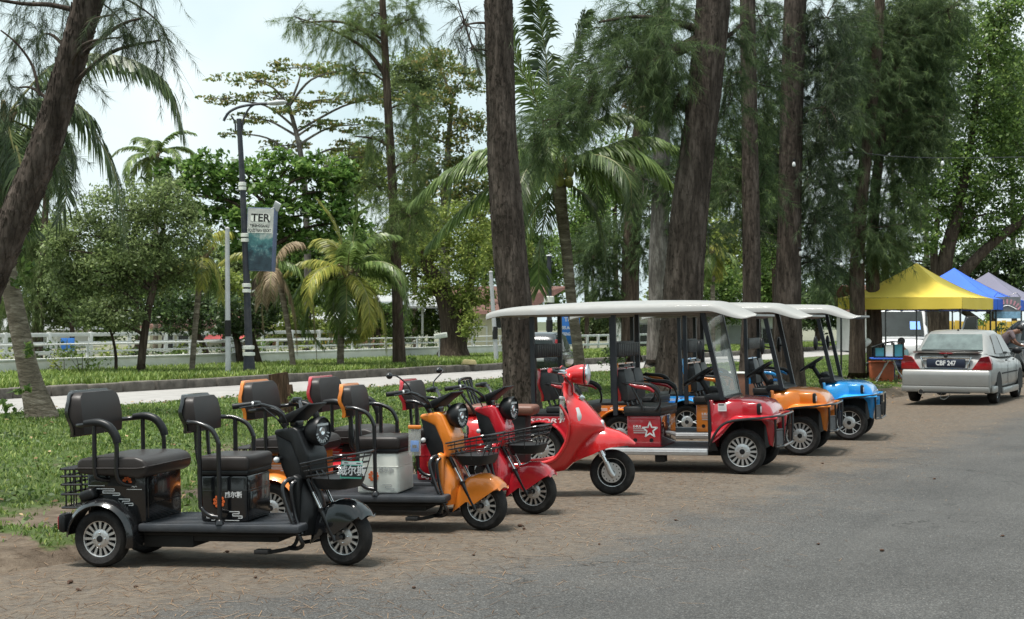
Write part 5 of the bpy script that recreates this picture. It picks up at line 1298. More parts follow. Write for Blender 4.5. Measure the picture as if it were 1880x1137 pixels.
tree('casuarina_tree', "slim casuarina trunk between the thickest trunk and the twin-looking trunk behind the orange cart", 'tree', 28.9,
     [(1377, 745, 52), (1378, 680, 42), (1380, 560, 34), (1379, 400, 32), (1377, 250, 30), (1374, 80, 29), (1373, -40, 28)],
     [(1345, 130, 30, 60, .5), (1410, 150, 35, 60, .5), (1350, 350, 40, 40, .2), (1400, 330, 34, 50, .5), (1330, 300, 35, 40, .6), (1400, 20, 40, 50, .4), (1345, 250, 30, 50, .7), (1400, 240, 34, 60, 0.6)], 'needle', M_NEED3, M_BARK, dens=0.6, group=GC, nw=0.010, plates=900)
tree('casuarina_tree', "dark casuarina trunk rising behind the orange cart's roof", 'tree', 31.2,
     [(1452, 745, 66), (1449, 680, 56), (1446, 560, 48), (1450, 400, 43), (1452, 260, 42), (1458, 100, 42), (1462, -40, 40)],
     [(1415, 110, 40, 80, .4), (1500, 80, 50, 70, .3), (1510, 200, 45, 80, -.3), (1425, 280, 36, 60, .5), (1490, 310, 50, 70, .2), (1500, 410, 50, 50, .3), (1400, 400, 40, 40, .3), (1520, 30, 60, 50, .1), (1430, 30, 50, 40, 0.5), (1540, 120, 50, 60, 0.4), (1500, 480, 40, 40, 0.5), (1470, 200, 40, 60, 0.8)], 'needle', M_NEED, M_BARK, dens=0.6, group=GC, nw=0.011, plates=1000)
tree('casuarina_tree', "casuarina trunk beside the blue cart, its crown full of dark drooping needles", 'tree', 36.6,
     [(1573, 700, 34), (1574, 600, 28), (1574, 480, 27), (1582, 360, 24), (1598, 220, 22), (1612, 80, 20), (1618, -40, 18)],
     [(1565, 80, 60, 80, 0), (1560, 200, 50, 80, -.3), (1560, 320, 55, 70, .3), (1590, 420, 55, 50, -.3), (1530, 500, 40, 40, .2), (1620, 130, 55, 70, .3), (1560, 420, 40, 50, .6), (1520, 260, 40, 60, 0.6), (1600, 20, 50, 50, 0.5), (1530, 380, 50, 60, 0.5)], 'needle', M_NEED3, M_BARK2, dens=0.6, group=GC, nw=0.012)
tree('casuarina_tree', "casuarina stem with white rag tied on, leaning outwards over the yellow canopy", 'tree', 37.4,
     [(1606, 700, 32), (1605, 600, 27), (1602, 500, 24), (1604, 400, 20), (1614, 290, 18), (1628, 190, 16), (1650, 60, 12)],
     [(1650, 260, 50, 60, 0), (1640, 370, 50, 55, -.3), (1690, 150, 55, 60, .2), (1690, 260, 40, 60, -.2), (1620, 460, 36, 34, -.4), (1650, 80, 55, 60, 0), (1700, 60, 50, 50, .3), (1740, 20, 50, 40, 0), (1670, 0, 60, 40, 0.2), (1730, 120, 40, 50, 0.2), (1720, 200, 36, 50, 0.1), (1640, 440, 30, 40, 0)], 'needle', M_NEED3, M_BARK2, dens=0.75, group=GC, nw=0.012, extra_limbs=[[(1618, 205, 9), (1640, 190, 8), (1662, 186, 5), (1690, 170, 3)]])
# beyond the second road
GB = 'casuarina trees beyond the second road'
tree('casuarina_tree', "tall slender casuarina with wispy light green sprays, right of the round-crowned small palm", 'tree', 43.0,
     [(733, 688, 28), (731, 600, 21), (727, 480, 19), (722, 370, 17), (715, 250, 16), (708, 120, 14), (702, 0, 12), (698, -90, 10)],
     [(640, 55, 75, 35, 0), (560, 40, 50, 20, 0), (745, 40, 40, 55, 0), (760, 190, 36, 50, .2), (700, 250, 50, 36, .3), (765, 300, 34, 55, -.2), (735, 390, 46, 40, -.3), (770, 390, 30, 55, 0), (690, 340, 40, 34, .3), (680, 20, 50, 40, .4), (655, 130, 40, 40, 0.3), (725, 440, 40, 30, 0)], 'needle', M_NEED2, M_BARK2, dens=0.5, group=GB, nw=0.011, extra_limbs=[[(709, 140, 10), (670, 90, 7), (610, 55, 4), (540, 30, 2)], [(716, 270, 8), (690, 255, 5), (650, 250, 2)]])
tree('casuarina_tree', "pale brown casuarina trunk seen over the red cart's roof, right of the coconut palm", 'tree', 53.0,
     [(1160, 668, 36), (1157, 600, 33), (1158, 480, 33), (1166, 340, 30), (1180, 200, 26), (1190, 60, 22)],
     [(1120, 440, 40, 50), (1190, 400, 40, 40), (1110, 520, 50, 40), (1210, 280, 40, 60), (1130, 560, 40, 26), (1180, 460, 34, 40), (1090, 470, 40, 50, .8), (1200, 180, 50, 60)], 'needle', M_NEED3, M_BARK2, dens=0.5, group=GB, nw=0.016)
tree('casuarina_tree', "grey weathered casuarina trunk just left of the thickest trunk", 'tree', 46.0,
     [(1208, 678, 46), (1208, 600, 38), (1209, 480, 35), (1214, 330, 32), (1217, 180, 28), (1220, 0, 22)],
     [(1240, 330, 40, 60), (1180, 330, 30, 50), (1290, 300, 40, 60), (1250, 420, 40, 50), (1300, 420, 40, 40), (1190, 90, 50, 60)], 'needle', M_NEED3, M_BARKG, dens=0.4, group=GB, nw=0.014)
tree('casuarina_tree', "pale hanging casuarina far left, partly hidden by the leaning trunk", 'tree', 50.0,
     [(70, 668, 18), (74, 560, 15), (80, 440, 13), (88, 300, 10)],
     [(95, 320, 26, 50), (80, 420, 34, 50), (95, 500, 26, 50), (60, 560, 34, 36), (110, 260, 20, 40), (50, 480, 40, 50), (20, 400, 40, 60), (15, 560, 34, 50)], 'needle', M_NEED2, M_BARK2, dens=0.55, group=GB, nw=0.014, droop=0.9)
# broadleaf trees
tree('sea_almond_tree', "tall thin-leaved sea almond with flat tiers of branches against the sky", 'tree', 60.0,
     [(562, 660, 16), (565, 560, 14), (563, 420, 12), (557, 320, 11), (545, 250, 9), (530, 195, 7)],
     [(470, 150, 80, 16), (550, 122, 70, 16), (630, 130, 60, 18), (410, 185, 48, 11), (600, 185, 60, 15), (455, 215, 50, 11), (650, 230, 60, 15), (545, 205, 50, 13), (690, 185, 44, 15), (500, 180, 60, 12), (430, 245, 30, 9), (590, 230, 40, 12), (640, 270, 50, 16), (520, 265, 50, 14), (670, 285, 40, 16)], 'leaf', M_ALM2, M_BARKG, dens=0.36, leaf=0.19, nclump=30, spread=0.11, thin=1.3)
tree('sea_almond_tree', "dense rounded sea almond with big glossy leaves behind the lamp post banner", 'tree', 54.0,
     [(470, 662, 20), (468, 560, 18), (480, 440, 14), (500, 370, 10)],
     [(330, 318, 46, 34), (390, 320, 50, 42), (450, 318, 56, 42), (520, 312, 60, 40), (590, 320, 56, 44), (630, 350, 40, 50), (480, 380, 80, 50), (580, 395, 66, 48), (400, 380, 60, 44), (540, 440, 60, 40), (640, 410, 36, 40), (330, 360, 40, 36), (460, 440, 50, 40)], 'leaf', M_ALM, M_BARK2, dens=0.75, leaf=0.27, spread=0.16, up=0.9)
tree('small_leaf_tree', "grey green spreading tree on a single dark trunk at the left", 'tree', 36.2,
     [(258, 692, 17), (262, 640, 15), (272, 570, 14), (288, 500, 12), (300, 420, 9)],
     [(140, 430, 60, 56), (220, 385, 70, 50), (310, 375, 60, 44), (180, 500, 80, 50), (270, 450, 76, 52), (130, 520, 46, 44), (220, 570, 60, 34), (350, 430, 46, 46), (330, 500, 46, 36), (170, 580, 50, 30), (250, 520, 60, 40), (110, 460, 30, 40)], 'leaf', M_GRY, M_BARK2, dens=0.62, leaf=0.10, spread=0.2, up=0.5)
tree('young_tree', "thin forked young tree with few leaves, left of the dark single trunk", 'tree', 37.0,
     [(213, 690, 7), (213, 655, 6), (207, 620, 5), (196, 590, 4)],
     [(180, 590, 40, 24), (240, 600, 34, 22), (205, 570, 40, 22)], 'leaf', M_GRY, M_BARK2, dens=0.16, leaf=0.085)
tree('round_tree', "dark round-headed tree with a curved trunk, left of the white pole", 'tree', 45.0,
     [(392, 683, 12), (380, 650, 11), (362, 610, 11), (345, 575, 9)],
     [(320, 560, 44, 36), (370, 560, 40, 34), (350, 590, 50, 26), (300, 590, 30, 26), (400, 580, 34, 28)], 'leaf', M_DRK, M_BARK2, dens=0.5, leaf=0.14)
tree('round_tree', "dark round-headed tree with two leaning stems beside the lamp post foot", 'tree', 43.5,
     [(480, 682, 15), (470, 650, 14), (460, 610, 12), (450, 575, 9)],
     [(430, 570, 46, 36), (480, 575, 40, 36), (500, 550, 34, 30), (420, 600, 40, 26), (460, 600, 44, 24)], 'leaf', M_DRK, M_BARK2, dens=0.5, leaf=0.14, extra_limbs=[[(443, 684, 15), (438, 640, 13), (428, 600, 10), (420, 570, 7)]])
tree('gnarled_tree', "gnarled thick-butted tree sprouting yellow green leaves, by the tilted white sign", 'tree', 51.0,
     [(832, 667, 74), (832, 640, 52), (830, 600, 42), (815, 540, 34), (785, 490, 26), (755, 440, 18)],
     [(862, 600, 26, 34, -1), (850, 555, 36, 30), (880, 540, 30, 30), (800, 470, 60, 44), (860, 470, 46, 44), (770, 530, 36, 40), (740, 470, 40, 44), (800, 410, 60, 40), (870, 410, 40, 44), (700, 500, 40, 40), (825, 520, 40, 34)], 'leaf', M_YEL, M_BARK2, dens=0.42, leaf=0.13, extra_limbs=[[(842, 660, 30), (850, 600, 22), (862, 540, 15), (870, 480, 9)]])
tree('reddish_tree', "loose almond tree flecked with red leaves behind the straight trunk", 'tree', 63.0,
     [(820, 650, 20), (818, 520, 18), (815, 400, 15), (822, 280, 11), (830, 180, 7)],
     [(800, 110, 50, 26), (850, 150, 44, 30), (790, 190, 50, 34), (850, 240, 50, 40), (800, 290, 56, 40), (860, 320, 40, 44), (770, 250, 40, 36), (820, 370, 60, 40), (880, 380, 30, 40), (760, 340, 36, 40)], 'leaf', M_ALM2, M_BARKG, dens=0.45, leaf=0.2, spread=0.16)
tree('leafy_tree', "tall full tree with small glossy leaves behind the canopies at the right", 'tree', 56.0,
     [(1722, 640, 42), (1724, 560, 36), (1735, 480, 28), (1760, 380, 20), (1785, 250, 13), (1800, 120, 8)],
     [(1780, 80, 70, 50), (1715, 70, 44, 36), (1850, 70, 46, 60), (1830, 170, 60, 60), (1750, 170, 66, 56), (1700, 190, 40, 50), (1790, 260, 74, 54), (1860, 260, 40, 66), (1720, 290, 56, 50), (1830, 350, 60, 50), (1760, 350, 60, 46), (1695, 380, 46, 46), (1870, 390, 40, 50), (1750, 410, 50, 36), (1670, 330, 34, 44), (1690, 440, 34, 34), (1800, 420, 50, 34), (1840, 20, 50, 40)], 'leaf', M_MID, M_BARK2, dens=0.62, leaf=0.17, spread=0.2, extra_limbs=[[(1728, 560, 26), (1770, 500, 22), (1830, 440, 17), (1900, 390, 12)], [(1722, 540, 18), (1715, 470, 14), (1722, 400, 9)]])
tree('leafy_tree', "darker shrubby tree low behind the blue and grey canopies", 'tree', 72.0,
     [(1820, 590, 20), (1822, 540, 18), (1830, 480, 12)],
     [(1850, 480, 50, 44), (1790, 480, 50, 36), (1740, 500, 40, 36), (1880, 520, 40, 44), (1680, 480, 46, 40), (1640, 500, 36, 40), (1830, 540, 50, 30), (1600, 520, 44, 44), (1540, 540, 44, 44)], 'leaf', M_DRK, M_BARK2, dens=0.75, leaf=0.22)
# far belt of trees behind the buildings, each with its own crown
far = [(1700, 60, 90, 80, M_GRY, "pale grey green tree top showing high behind the needle crowns at the right"), (560, 480, 80, 60, M_MID, "mid green tree behind the banner's right side"), (1860, 200, 60, 120, M_MID, "mid green tree closing the view behind the tall glossy tree"), (200, 520, 80, 60, M_YEL, "sunlit pale tree far behind the dark single trunk"), (40, 590, 70, 46, M_YEL, "pale bushy tree far behind the left end of the low white wall"), (150, 600, 70, 40, M_GRY, "grey bushy tree far behind the two blue panels"), (660, 560, 60, 60, M_YEL, "sunlit feathery tree behind the round-crowned small palm"),
       (720, 590, 50, 50, M_MID, "mid green tree behind the slender casuarina's foot"), (980, 500, 60, 80, M_MID, "bright green tree between the straight trunk and the coconut palm"), (1100, 590, 70, 50, M_GRY, "grey green scrub tree behind the white rail gate"),
       (1320, 480, 60, 90, M_YEL, "yellow green tree in the gap right of the thickest trunk"), (1290, 330, 50, 80, M_MID, "tall mid green tree showing high between the thickest and the slim trunk"), (1640, 200, 90, 110, M_GRY, "tall grey green tree high behind the rag-tied stem"), (640, 480, 70, 70, M_MID, "mid green tree above the round-crowned small palm"), (420, 500, 80, 60, M_GRY, "grey green tree behind the banner and the white pole"), (60, 470, 60, 70, M_YEL, "sunlit pale tree behind the leaning palm trunk"), (760, 430, 60, 70, M_YEL, "sunlit tree directly right of the slender casuarina"), (1130, 330, 60, 80, M_MID, "tall green tree behind the coconut palm's right fronds"), (940, 330, 50, 80, M_GRY, "tall grey green tree behind the straight trunk"), (1400, 300, 60, 90, M_GRY, "tall grey green tree high behind the slim trunk"), (1420, 520, 50, 80, M_MID, "mid green tree filling the gap behind the slim trunk"), (540, 560, 70, 60, M_MID, "mid green tree behind the dry brown palm"), (1500, 560, 60, 50, M_DRK, "dark tree far behind the blue cart's roof"), (1225, 560, 40, 60, M_YEL, "pale tree between the grey trunk and the thickest trunk"), (890, 470, 50, 60, M_MID, "green tree right behind the yellow house")]
for i, (cx, cy, rx, ry, mm, lab) in enumerate(far):
    tree('far_tree', lab, 'tree', 88 + (i % 5) * 3.0, [(cx, 645, 12), (cx + 2, 590, 10), (cx - 2, cy, 7)],
         [(cx + rx * a, cy + ry * b, rx * 0.6, ry * 0.55) for a, b in ((-0.5, 0.3), (0.5, 0.25), (0, -0.45), (-0.35, -0.2), (0.4, -0.3), (0, 0.35))], 'leaf', mm, M_BARK2, dens=0.75, leaf=0.3, spread=0.24, group='trees far behind the buildings')
# palms
palm("coconut palm with a curved ringed trunk and yellow nuts, behind the red scooter", 30.0,
     [(1068, 722, 26), (1062, 650, 20), (1050, 560, 19), (1040, 460, 20), (1030, 380, 23), (1026, 330, 28)], (1026, 305), 2.7, 9, M_PALM, mats=[M_PALM, M_PALMD], nuts=9, seed=5, leaflet=0.75, lo=5, hi=62, hang=0.45, width=0.032,
     custom=[([(1020, 300, 0), (1010, 180, 0.1), (1000, 80, 0.2), (985, 5, -0.2)], M_PALMD, 0.7, 0.5), ([(1022, 300, 0), (1040, 180, .3), (1055, 90, .4), (1075, 20, .3)], M_PALMD, 0.65, 0.5), ([(1018, 300, 0), (985, 190, -.3), (950, 120, -.5), (935, 60, -.6)], M_PALM, 0.7, 0.35),
             ([(1015, 310, 0), (920, 290, 0), (830, 310, 0), (762, 365, 0)], M_PALM, 0.75, 0.55), ([(1015, 320, 0), (930, 330, .3), (850, 380, .4), (790, 440, .4)], M_PALM, 0.8, 0.55), ([(1035, 300, 0), (1110, 270, 0), (1180, 285, 0), (1232, 335, 0)], M_PALM, 0.8, 0.55), ([(1035, 310, 0), (1130, 260, .3), (1190, 250, .3), (1240, 265, .3)], M_PALM, 0.7, 0.45),
             ([(1018, 330, 0), (975, 400, -.2), (950, 470, -.3), (930, 540, -.3)], M_PALM, 0.65, 0.4), ([(1035, 330, 0), (1080, 370, -.2), (1105, 430, -.2), (1112, 500, -.2)], M_PALMD, 0.65, 0.4), ([(1020, 335, 0), (1000, 400, .2), (990, 470, .2), (990, 530, .2)], M_PALM, 0.65, 0.3), ([(1150, 250, .3), (1162, 205, .3), (1158, 190, .3), (1150, 280, .3)], M_PALMB, 0.3, 0.3)])
palm("short palm with a full round yellow green crown before the low white wall", 41.5,
     [(625, 688, 14), (626, 620, 12), (630, 560, 12), (636, 515, 14)], (638, 500), 2.6, 18, M_PALM, mats=[M_PALM, M_PALMY, M_PALM], seed=3, leaflet=0.6, lo=-50, hi=80, hang=0.5, width=0.034,
     custom=[([(638, 500, 0), (625, 440, 0), (608, 400, 0), (590, 375, 0)], M_PALMY, 0.5, 0.1), ([(640, 500, 0), (648, 440, .1), (655, 400, .1), (672, 380, .1)], M_PALM, 0.5, 0.2), ([(640, 505, 0), (700, 490, 0), (735, 525, 0), (748, 575, 0)], M_PALM, 0.6, 0.6), ([(636, 505, 0), (580, 500, 0), (548, 530, 0), (530, 570, 0)], M_PALM, 0.6, 0.6), ([(640, 510, 0), (680, 530, -.3), (705, 580, -.4), (712, 640, -.4)], M_PALMY, 0.55, 0.6), ([(638, 510, 0), (600, 520, -.4), (572, 560, -.5), (560, 610, -.5)], M_PALM, 0.5, 0.6)])
palm("small palm with drooping yellow fronds, left of the grey pole", 37.0,
     [(352, 690, 11), (357, 620, 10), (364, 540, 11), (370, 485, 14)], (372, 470), 1.3, 4, M_PALMY, mats=[M_PALMY, M_PALM], seed=8, leaflet=0.5, hang=0.8,
     custom=[([(370, 470, 0), (340, 478, 0), (312, 495, 0), (296, 530, 0)], M_PALMY, 0.5, 0.9), ([(374, 468, 0), (392, 480, 0), (404, 510, 0), (406, 550, 0)], M_PALMY, 0.5, 0.9), ([(370, 468, 0), (378, 440, 0), (384, 425, 0)], M_PALMB, 0.3, 0.3), ([(370, 475, 0), (350, 470, .3), (330, 500, .3)], M_PALM, 0.5, 0.9)])
palm("half dead palm with long dry brown fronds hanging beside the lamp post", 40.5,
     [(540, 685, 11), (532, 620, 10), (520, 550, 11), (508, 500, 12)], (503, 490), 1.4, 4, M_PALMB, mats=[M_PALMB, M_PALM], seed=12, leaflet=0.55, hang=0.8,
     custom=[([(500, 492, 0), (525, 520, 0), (540, 570, 0), (546, 640, 0)], M_PALMB, 0.55, 0.9), ([(498, 490, 0), (480, 500, .2), (478, 550, .2), (482, 600, .2)], M_PALMB, 0.5, 0.9), ([(505, 488, 0), (520, 480, 0), (545, 490, 0), (560, 520, 0)], M_PALM, 0.6, 0.7), ([(500, 488, 0), (470, 470, -.2), (440, 465, -.2), (410, 480, -.2)], M_PALMY, 0.45, 0.7), ([(575, 560, 0), (578, 600, 0), (582, 660, 0)], M_PALMB, 0.25, 0.9)])
palm("big coconut palm with a swollen leaning base, behind the black trike", 22.0,
     [(78, 768, 62), (62, 715, 44), (50, 670, 38), (35, 600, 35), (20, 530, 33), (6, 450, 31), (0, 350, 30), (4, 240, 30)], (6, 215), 2.4, 8, M_PALMD, seed=21, leaflet=0.6, lo=-60, hi=40, hang=0.55, width=0.035,
     custom=[([(20, 200, 0), (90, 110, 0.3), (200, 95, 0.3), (290, 140, 0.3), (327, 235, 0.3)], M_PALMD, 0.7, 0.75), ([(20, 205, 0), (100, 180, 0.2), (165, 240, 0.2), (205, 320, 0.2), (222, 430, 0.2)], M_PALMD, 0.75, 0.7), ([(10, 215, 0), (30, 250, -.3), (45, 310, -.4), (40, 380, -.4)], M_PALMD, 0.65, 0.7), ([(5, 215, 0), (50, 190, .6), (90, 230, .8), (110, 300, .8)], M_PALMD, 0.6, 0.7), ([(0, 220, 0), (-30, 260, 0), (-20, 340, 0)], M_PALMY, 0.5, 0.7)])
palm("palm head showing above the sea almond at the skyline", 72.0,
     [(285, 655, 10), (287, 500, 9), (286, 300, 9)], (286, 285), 2.9, 13, M_PALM, seed=31, leaflet=0.6, lo=-30, hi=75, width=0.06, hang=0.35)
palm("slight yellowish palm in the gap between the thickest and the slim trunk", 56.0,
     [(1310, 670, 8), (1309, 580, 8), (1308, 480, 9)], (1308, 462), 1.5, 11, M_PALMY, mats=[M_PALMY, M_PALM], seed=41, leaflet=0.5, lo=-50, hi=75, width=0.05, hang=0.5)
# shrubs, vines and weeds
def shrub(name, label, Z, blobs, m, leaf, dens=0.4, group=None, cat='shrub', stems=5):
    k = Z / F; C0 = PG(blobs[0][0], Z); g = gz(C0.x, C0.y)
    root = thing(name, label, cat, (C0.x, C0.y, g), group=group); O = Vector(root.location); tv = []
    mb = MB().use(M_TWIG)
    for cx, cy, rx, ry in blobs:
        C = P(cx, cy, Z) - O; rx, ry = rx * k, ry * k
        p, kc = blob_points(C, (rx, (rx + ry) / 2, ry), int(dens * 16 * rx * ry / (leaf * leaf)) + 20, max(5, int(8 * (rx * ry) ** 0.5 / leaf * 0.12) + 4), 0.22)
        p[:, 2] = np.maximum(p[:, 2], 0.01)
        tv.append(leaves(p, leaf, 0.5))
        for q in range(min(stems, len(kc))): mb.tube([(C.x + random.uniform(-.05, .05), C.y, -0.02), tuple(Vector(kc[q]) * 0.6 + Vector((C.x, C.y, 0)) * 0.4), tuple(kc[q])], [0.012, 0.008, 0.003], 5, 3)
    if stems: mb.build('stem', root)
    nbuild('foliage', np.concatenate(tv), 4, m, root); return root
shrub('verge_bush', "broad-leaved weeds under the red trike's seats", 14.2, [(770, 800, 20, 30), (750, 830, 24, 24), (778, 845, 14, 24)], M_MID, 0.09, 0.8)
shrub('round_bush', "dark clipped round bush beside the second road, behind the red cart", 41.0, [(1128, 655, 20, 22), (1122, 675, 22, 16)], M_DRK, 0.11, 0.9)
shrub('tree_foot_weeds', "tuft of bright green weeds at the foot of the rag-tied stem", 34.5, [(1620, 705, 24, 14), (1600, 710, 20, 10), (1635, 715, 18, 9)], M_YEL, 0.12, 0.5)
shrub('low_shrub', "scrubby light green shrub on the far verge at the left", 36.5, [(120, 665, 40, 24), (80, 675, 30, 18), (150, 650, 24, 24)], M_YEL, 0.10, 0.35, 'shrubs on the far verge')
shrub('low_shrub', "spiky little shrub left of the dark single trunk on the far verge", 37.5, [(180, 670, 22, 16)], M_MID, 0.10, 0.4, 'shrubs on the far verge')
shrub('low_shrub', "green shrub at the foot of the slender casuarina", 43.5, [(765, 665, 14, 22)], M_MID, 0.12, 0.5, 'shrubs on the far verge')
shrub('trunk_vine', "leafy creeper hanging on the leaning palm trunk at the left", 21.6, [(40, 430, 16, 40), (52, 480, 14, 30), (30, 520, 12, 20), (36, 350, 12, 30)], M_MID, 0.11, 0.5, cat='creeper', stems=0)
shrub('trunk_fern', "small dark ferny sprig on the palm's swollen base", 21.4, [(48, 645, 12, 14), (42, 715, 18, 10), (10, 750, 18, 16)], M_MID, 0.14, 0.25, cat='plant', stems=0)

# a broken line of garden shrubs just inside the low wall, and mid-height trees that close the view behind it
for i in range(17):
    px = 20 + i * 57 + random.uniform(-14, 14); a = (px - CX) / F; Z = (25.2 + 5.6 + random.uniform(0, 2.5)) / (0.5 - 0.866 * a); k = Z / F
    if 840 < px < 1010: continue
    s0 = random.uniform(0.5, 1.0); zc = EYE - 0.55 * s0
    cy = HZ + (EYE - (0.15 + 0.55 * s0)) / k
    shrub('garden_shrub', ["loose light green garden shrub behind the low wall", "dark leafy garden shrub behind the low wall", "mid green garden shrub behind the low wall"][i % 3], Z, [(px, cy, 0.9 * s0 / k, 0.55 * s0 / k), (px + 12, cy + 3, 0.6 * s0 / k, 0.45 * s0 / k)], [M_YEL, M_DRK, M_MID][i % 3], 0.13, 0.4, 'garden shrubs behind the low wall')
mids = [(1075, 420, 50, 90, M_MID, 70, "mid green tree behind the coconut palm's trunk"), (1240, 500, 40, 70, M_GRY, 72, "grey green tree behind the thickest trunk's left edge"), (1325, 550, 50, 60, M_MID, 74, "low mid green tree in the gap behind the slight yellowish palm"), (1420, 420, 50, 90, M_MID, 70, "mid green tree between the slim trunk and the trunk behind the orange cart"), (655, 320, 60, 60, M_YEL, 66, "sunlit loose tree high behind the slender casuarina's middle"), (760, 150, 60, 60, M_GRY, 74, "pale tall tree high between the slender casuarina and the reddish tree"), (250, 480, 90, 60, M_MID, 58, "mid green tree rising behind the grey green spreading tree"), (60, 300, 50, 70, M_GRY, 60, "grey tree high behind the leaning dark trunk"), (130, 560, 60, 60, M_GRY, 50, "grey green tree filling the view left of the dark single trunk"), (300, 540, 60, 60, M_MID, 62, "mid green tree behind the dark single trunk"), (410, 540, 50, 50, M_YEL, 64, "yellow green tree behind the grey pole"), (560, 600, 60, 40, M_YEL, 60, "low bright tree behind the dry brown fronds"), (690, 590, 50, 44, M_MID, 62, "low mid green tree between the round-crowned palm and the slender casuarina"), (790, 590, 40, 34, M_MID, 70, "low green tree behind the carport roof's left end"), (930, 450, 40, 60, M_YEL, 68, "sunlit green tree tight against the straight trunk's left edge")]
for cx, cy, rx, ry, mm, Z, lab in mids:
    tree('leafy_tree', lab, 'tree', Z, [(cx, 650, 11), (cx + 3, 610, 9), (cx - 2, cy, 6)], [(cx + rx * a, cy + ry * b, rx * 0.6, ry * 0.55) for a, b in ((-0.6, 0.3), (0.6, 0.25), (0, -0.5), (-0.45, -0.25), (0.45, -0.3), (0, 0.3))], 'leaf', mm, M_BARK2, dens=0.5, leaf=0.17, spread=0.22)
# broad-leaved weeds low in the verge grass
N = 42000; t = rng.uniform(-8, 40, N); d = rng.uniform(2.2, 13.0, N); kp = np.zeros(N, bool); z = np.zeros(N)
for i in range(N):
    X, Y = xy(t[i], d[i])
    if abs(X) > 0.40 * Y + 1.0: continue
    q = mnoise.noise(Vector((t[i] * 0.55, d[i] * 0.8, 21))) + 0.5 * mnoise.noise(Vector((t[i] * 2.1, d[i] * 2.6, 4)))
    if q > 0.05 and grass_amount(t[i], d[i]) > 0.4: kp[i] = True; z[i] = ground_z(t[i], d[i]) + rng.uniform(0.01, 0.05 + 0.12 * min(0.6, q))
t, d, z = t[kp], d[kp], z[kp]
tag(nbuild('verge_weeds', leaves(np.stack([P0.x + U2.x * t + N2.x * d, P0.y + U2.y * t + N2.y * d, z], 1), 0.055, 1.0, 0.6), 4, leafmat("low weed leaves", (0.075, 0.13, 0.035), (0.17, 0.23, 0.07), 0.45, 0.35, 0.5)), "low broad-leaved weeds growing in patches through the verge grass", 'weeds', kind='stuff')

# dead leaves lying on the verge and road edge
M_DEAD = leafmat("dead leaves", (0.20, 0.12, 0.06), (0.42, 0.31, 0.18), 0.5, 0.0, 0.9)
N = 2600; t = rng.uniform(-8, 36, N); d = np.concatenate([rng.uniform(1.8, 13.2, N - 900), rng.normal(13.6, 0.35, 900)]); c = []
for a, b in zip(t, d): x, y = xy(a, b); c.append((x, y, (ground_z(a, b) if b < 13.5 else 0.036) + 0.02))
tag(nbuild('dead_leaves', leaves(np.array(c), 0.075, 2.2, 0.55), 4, M_DEAD), "dry brown leaves scattered on the verge and along the second road's edge", 'dead leaves', kind='stuff')
# unseen leaf crowns added behind the camera, blocking sky reflected in the vehicles
c = []
for i in range(58):
    cx, cy, cz, r = -46 + (i % 29) * 3.2 + random.uniform(-1, 1), -14 - 0.25 * abs(i - 14) + random.uniform(-2, 2), random.uniform(2.5, 7.5), random.uniform(1.6, 2.8)
    c.append(np.array([cx, cy, cz]) + rand_unit(420) * (rng.uniform(0, 1, 420) ** 0.4)[:, None] * np.array([r, r, r * 1.15]))
tag(nbuild('unseen_shade_wood', leaves(np.concatenate(c), 0.62, 0.5), 4, M_DRK), "unseen wood added behind the camera to block sky reflections", 'wood', kind='stuff')
# ---------------------------------------------------------------- walls, rails, buildings beyond the second road
M_WALLW = mat("whitewashed wall", (0.70, 0.70, 0.67), 0.9, var=0.08, scale=0.8, dust=0.25)
M_CREAM = mat("cream wall", (0.62, 0.58, 0.42), 0.85, var=0.08, scale=0.6, dust=0.15)
M_YPAINT = mat("yellow paint", (0.62, 0.40, 0.045), 0.6, var=0.12, scale=1.5, dust=0.12)
M_TILE = mat("brown roof tiles", (0.12, 0.056, 0.042), 0.85, var=0.35, scale=5, bump=0.4, bscale=12)
M_REDR = mat("red roof sheet", (0.42, 0.05, 0.045), 0.6, var=0.2, scale=3)
M_GREYR = mat("grey roof sheet", (0.34, 0.35, 0.35), 0.6, var=0.12, scale=2)
M_WINDK = mat("dark window", (0.02, 0.024, 0.026), 0.15, var=0.3, scale=2, spec=0.8)
M_WPOST = mat("white pipe", (0.62, 0.63, 0.62), 0.5, var=0.08, dust=0.15)
M_PINK = mat("salmon wall", (0.5, 0.25, 0.18), 0.85, var=0.1)
def row_obj(mb, name, parent=None, **k):
    o = mb.build(name, parent, **k)
    if parent is None: o.matrix_world = ROW_M
    return o
m = MB().use(M_WALLW); m.bb(-18, 44.5, 23.5, 23.68, 0.0, 0.54, 0.01); m.bb(-18, 44.5, 23.47, 23.71, 0.54, 0.60, 0.008)
w = row_obj(m, 'boundary_wall'); tag(w, "long low whitewashed wall beyond the second road's verge", 'wall')
r = thing('wall_railing', "white pipe railing along the top of the low wall", 'railing'); r.matrix_world = ROW_M
for i in range(-9, 23): MB().use(M_WPOST).bb(i * 2.0 - 0.03, i * 2.0 + 0.03, 23.56, 23.62, 0.59, 0.98, 0.005).build('post', r)
for z in (0.76, 0.96): c = MB().use(M_WPOST).tube([(-18, 23.59, z), (44.4, 23.59, z)], 0.022, 8, 0).build('rail', r)
r = thing('yard_fence', "white post and rail yard fence behind the small dark car", 'fence'); r.matrix_world = ROW_M
for i in range(0, 9): MB().use(M_WPOST).bb(47.5 + i * 1.1 - 0.05, 47.5 + i * 1.1 + 0.05, 23.5, 23.6, 0.1, 0.95, 0.01).build('post', r)
for z in (0.45, 0.85): MB().use(M_WPOST).bb(47.4, 56.4, 23.52, 23.58, z, z + 0.10, 0.01).build('rail', r)
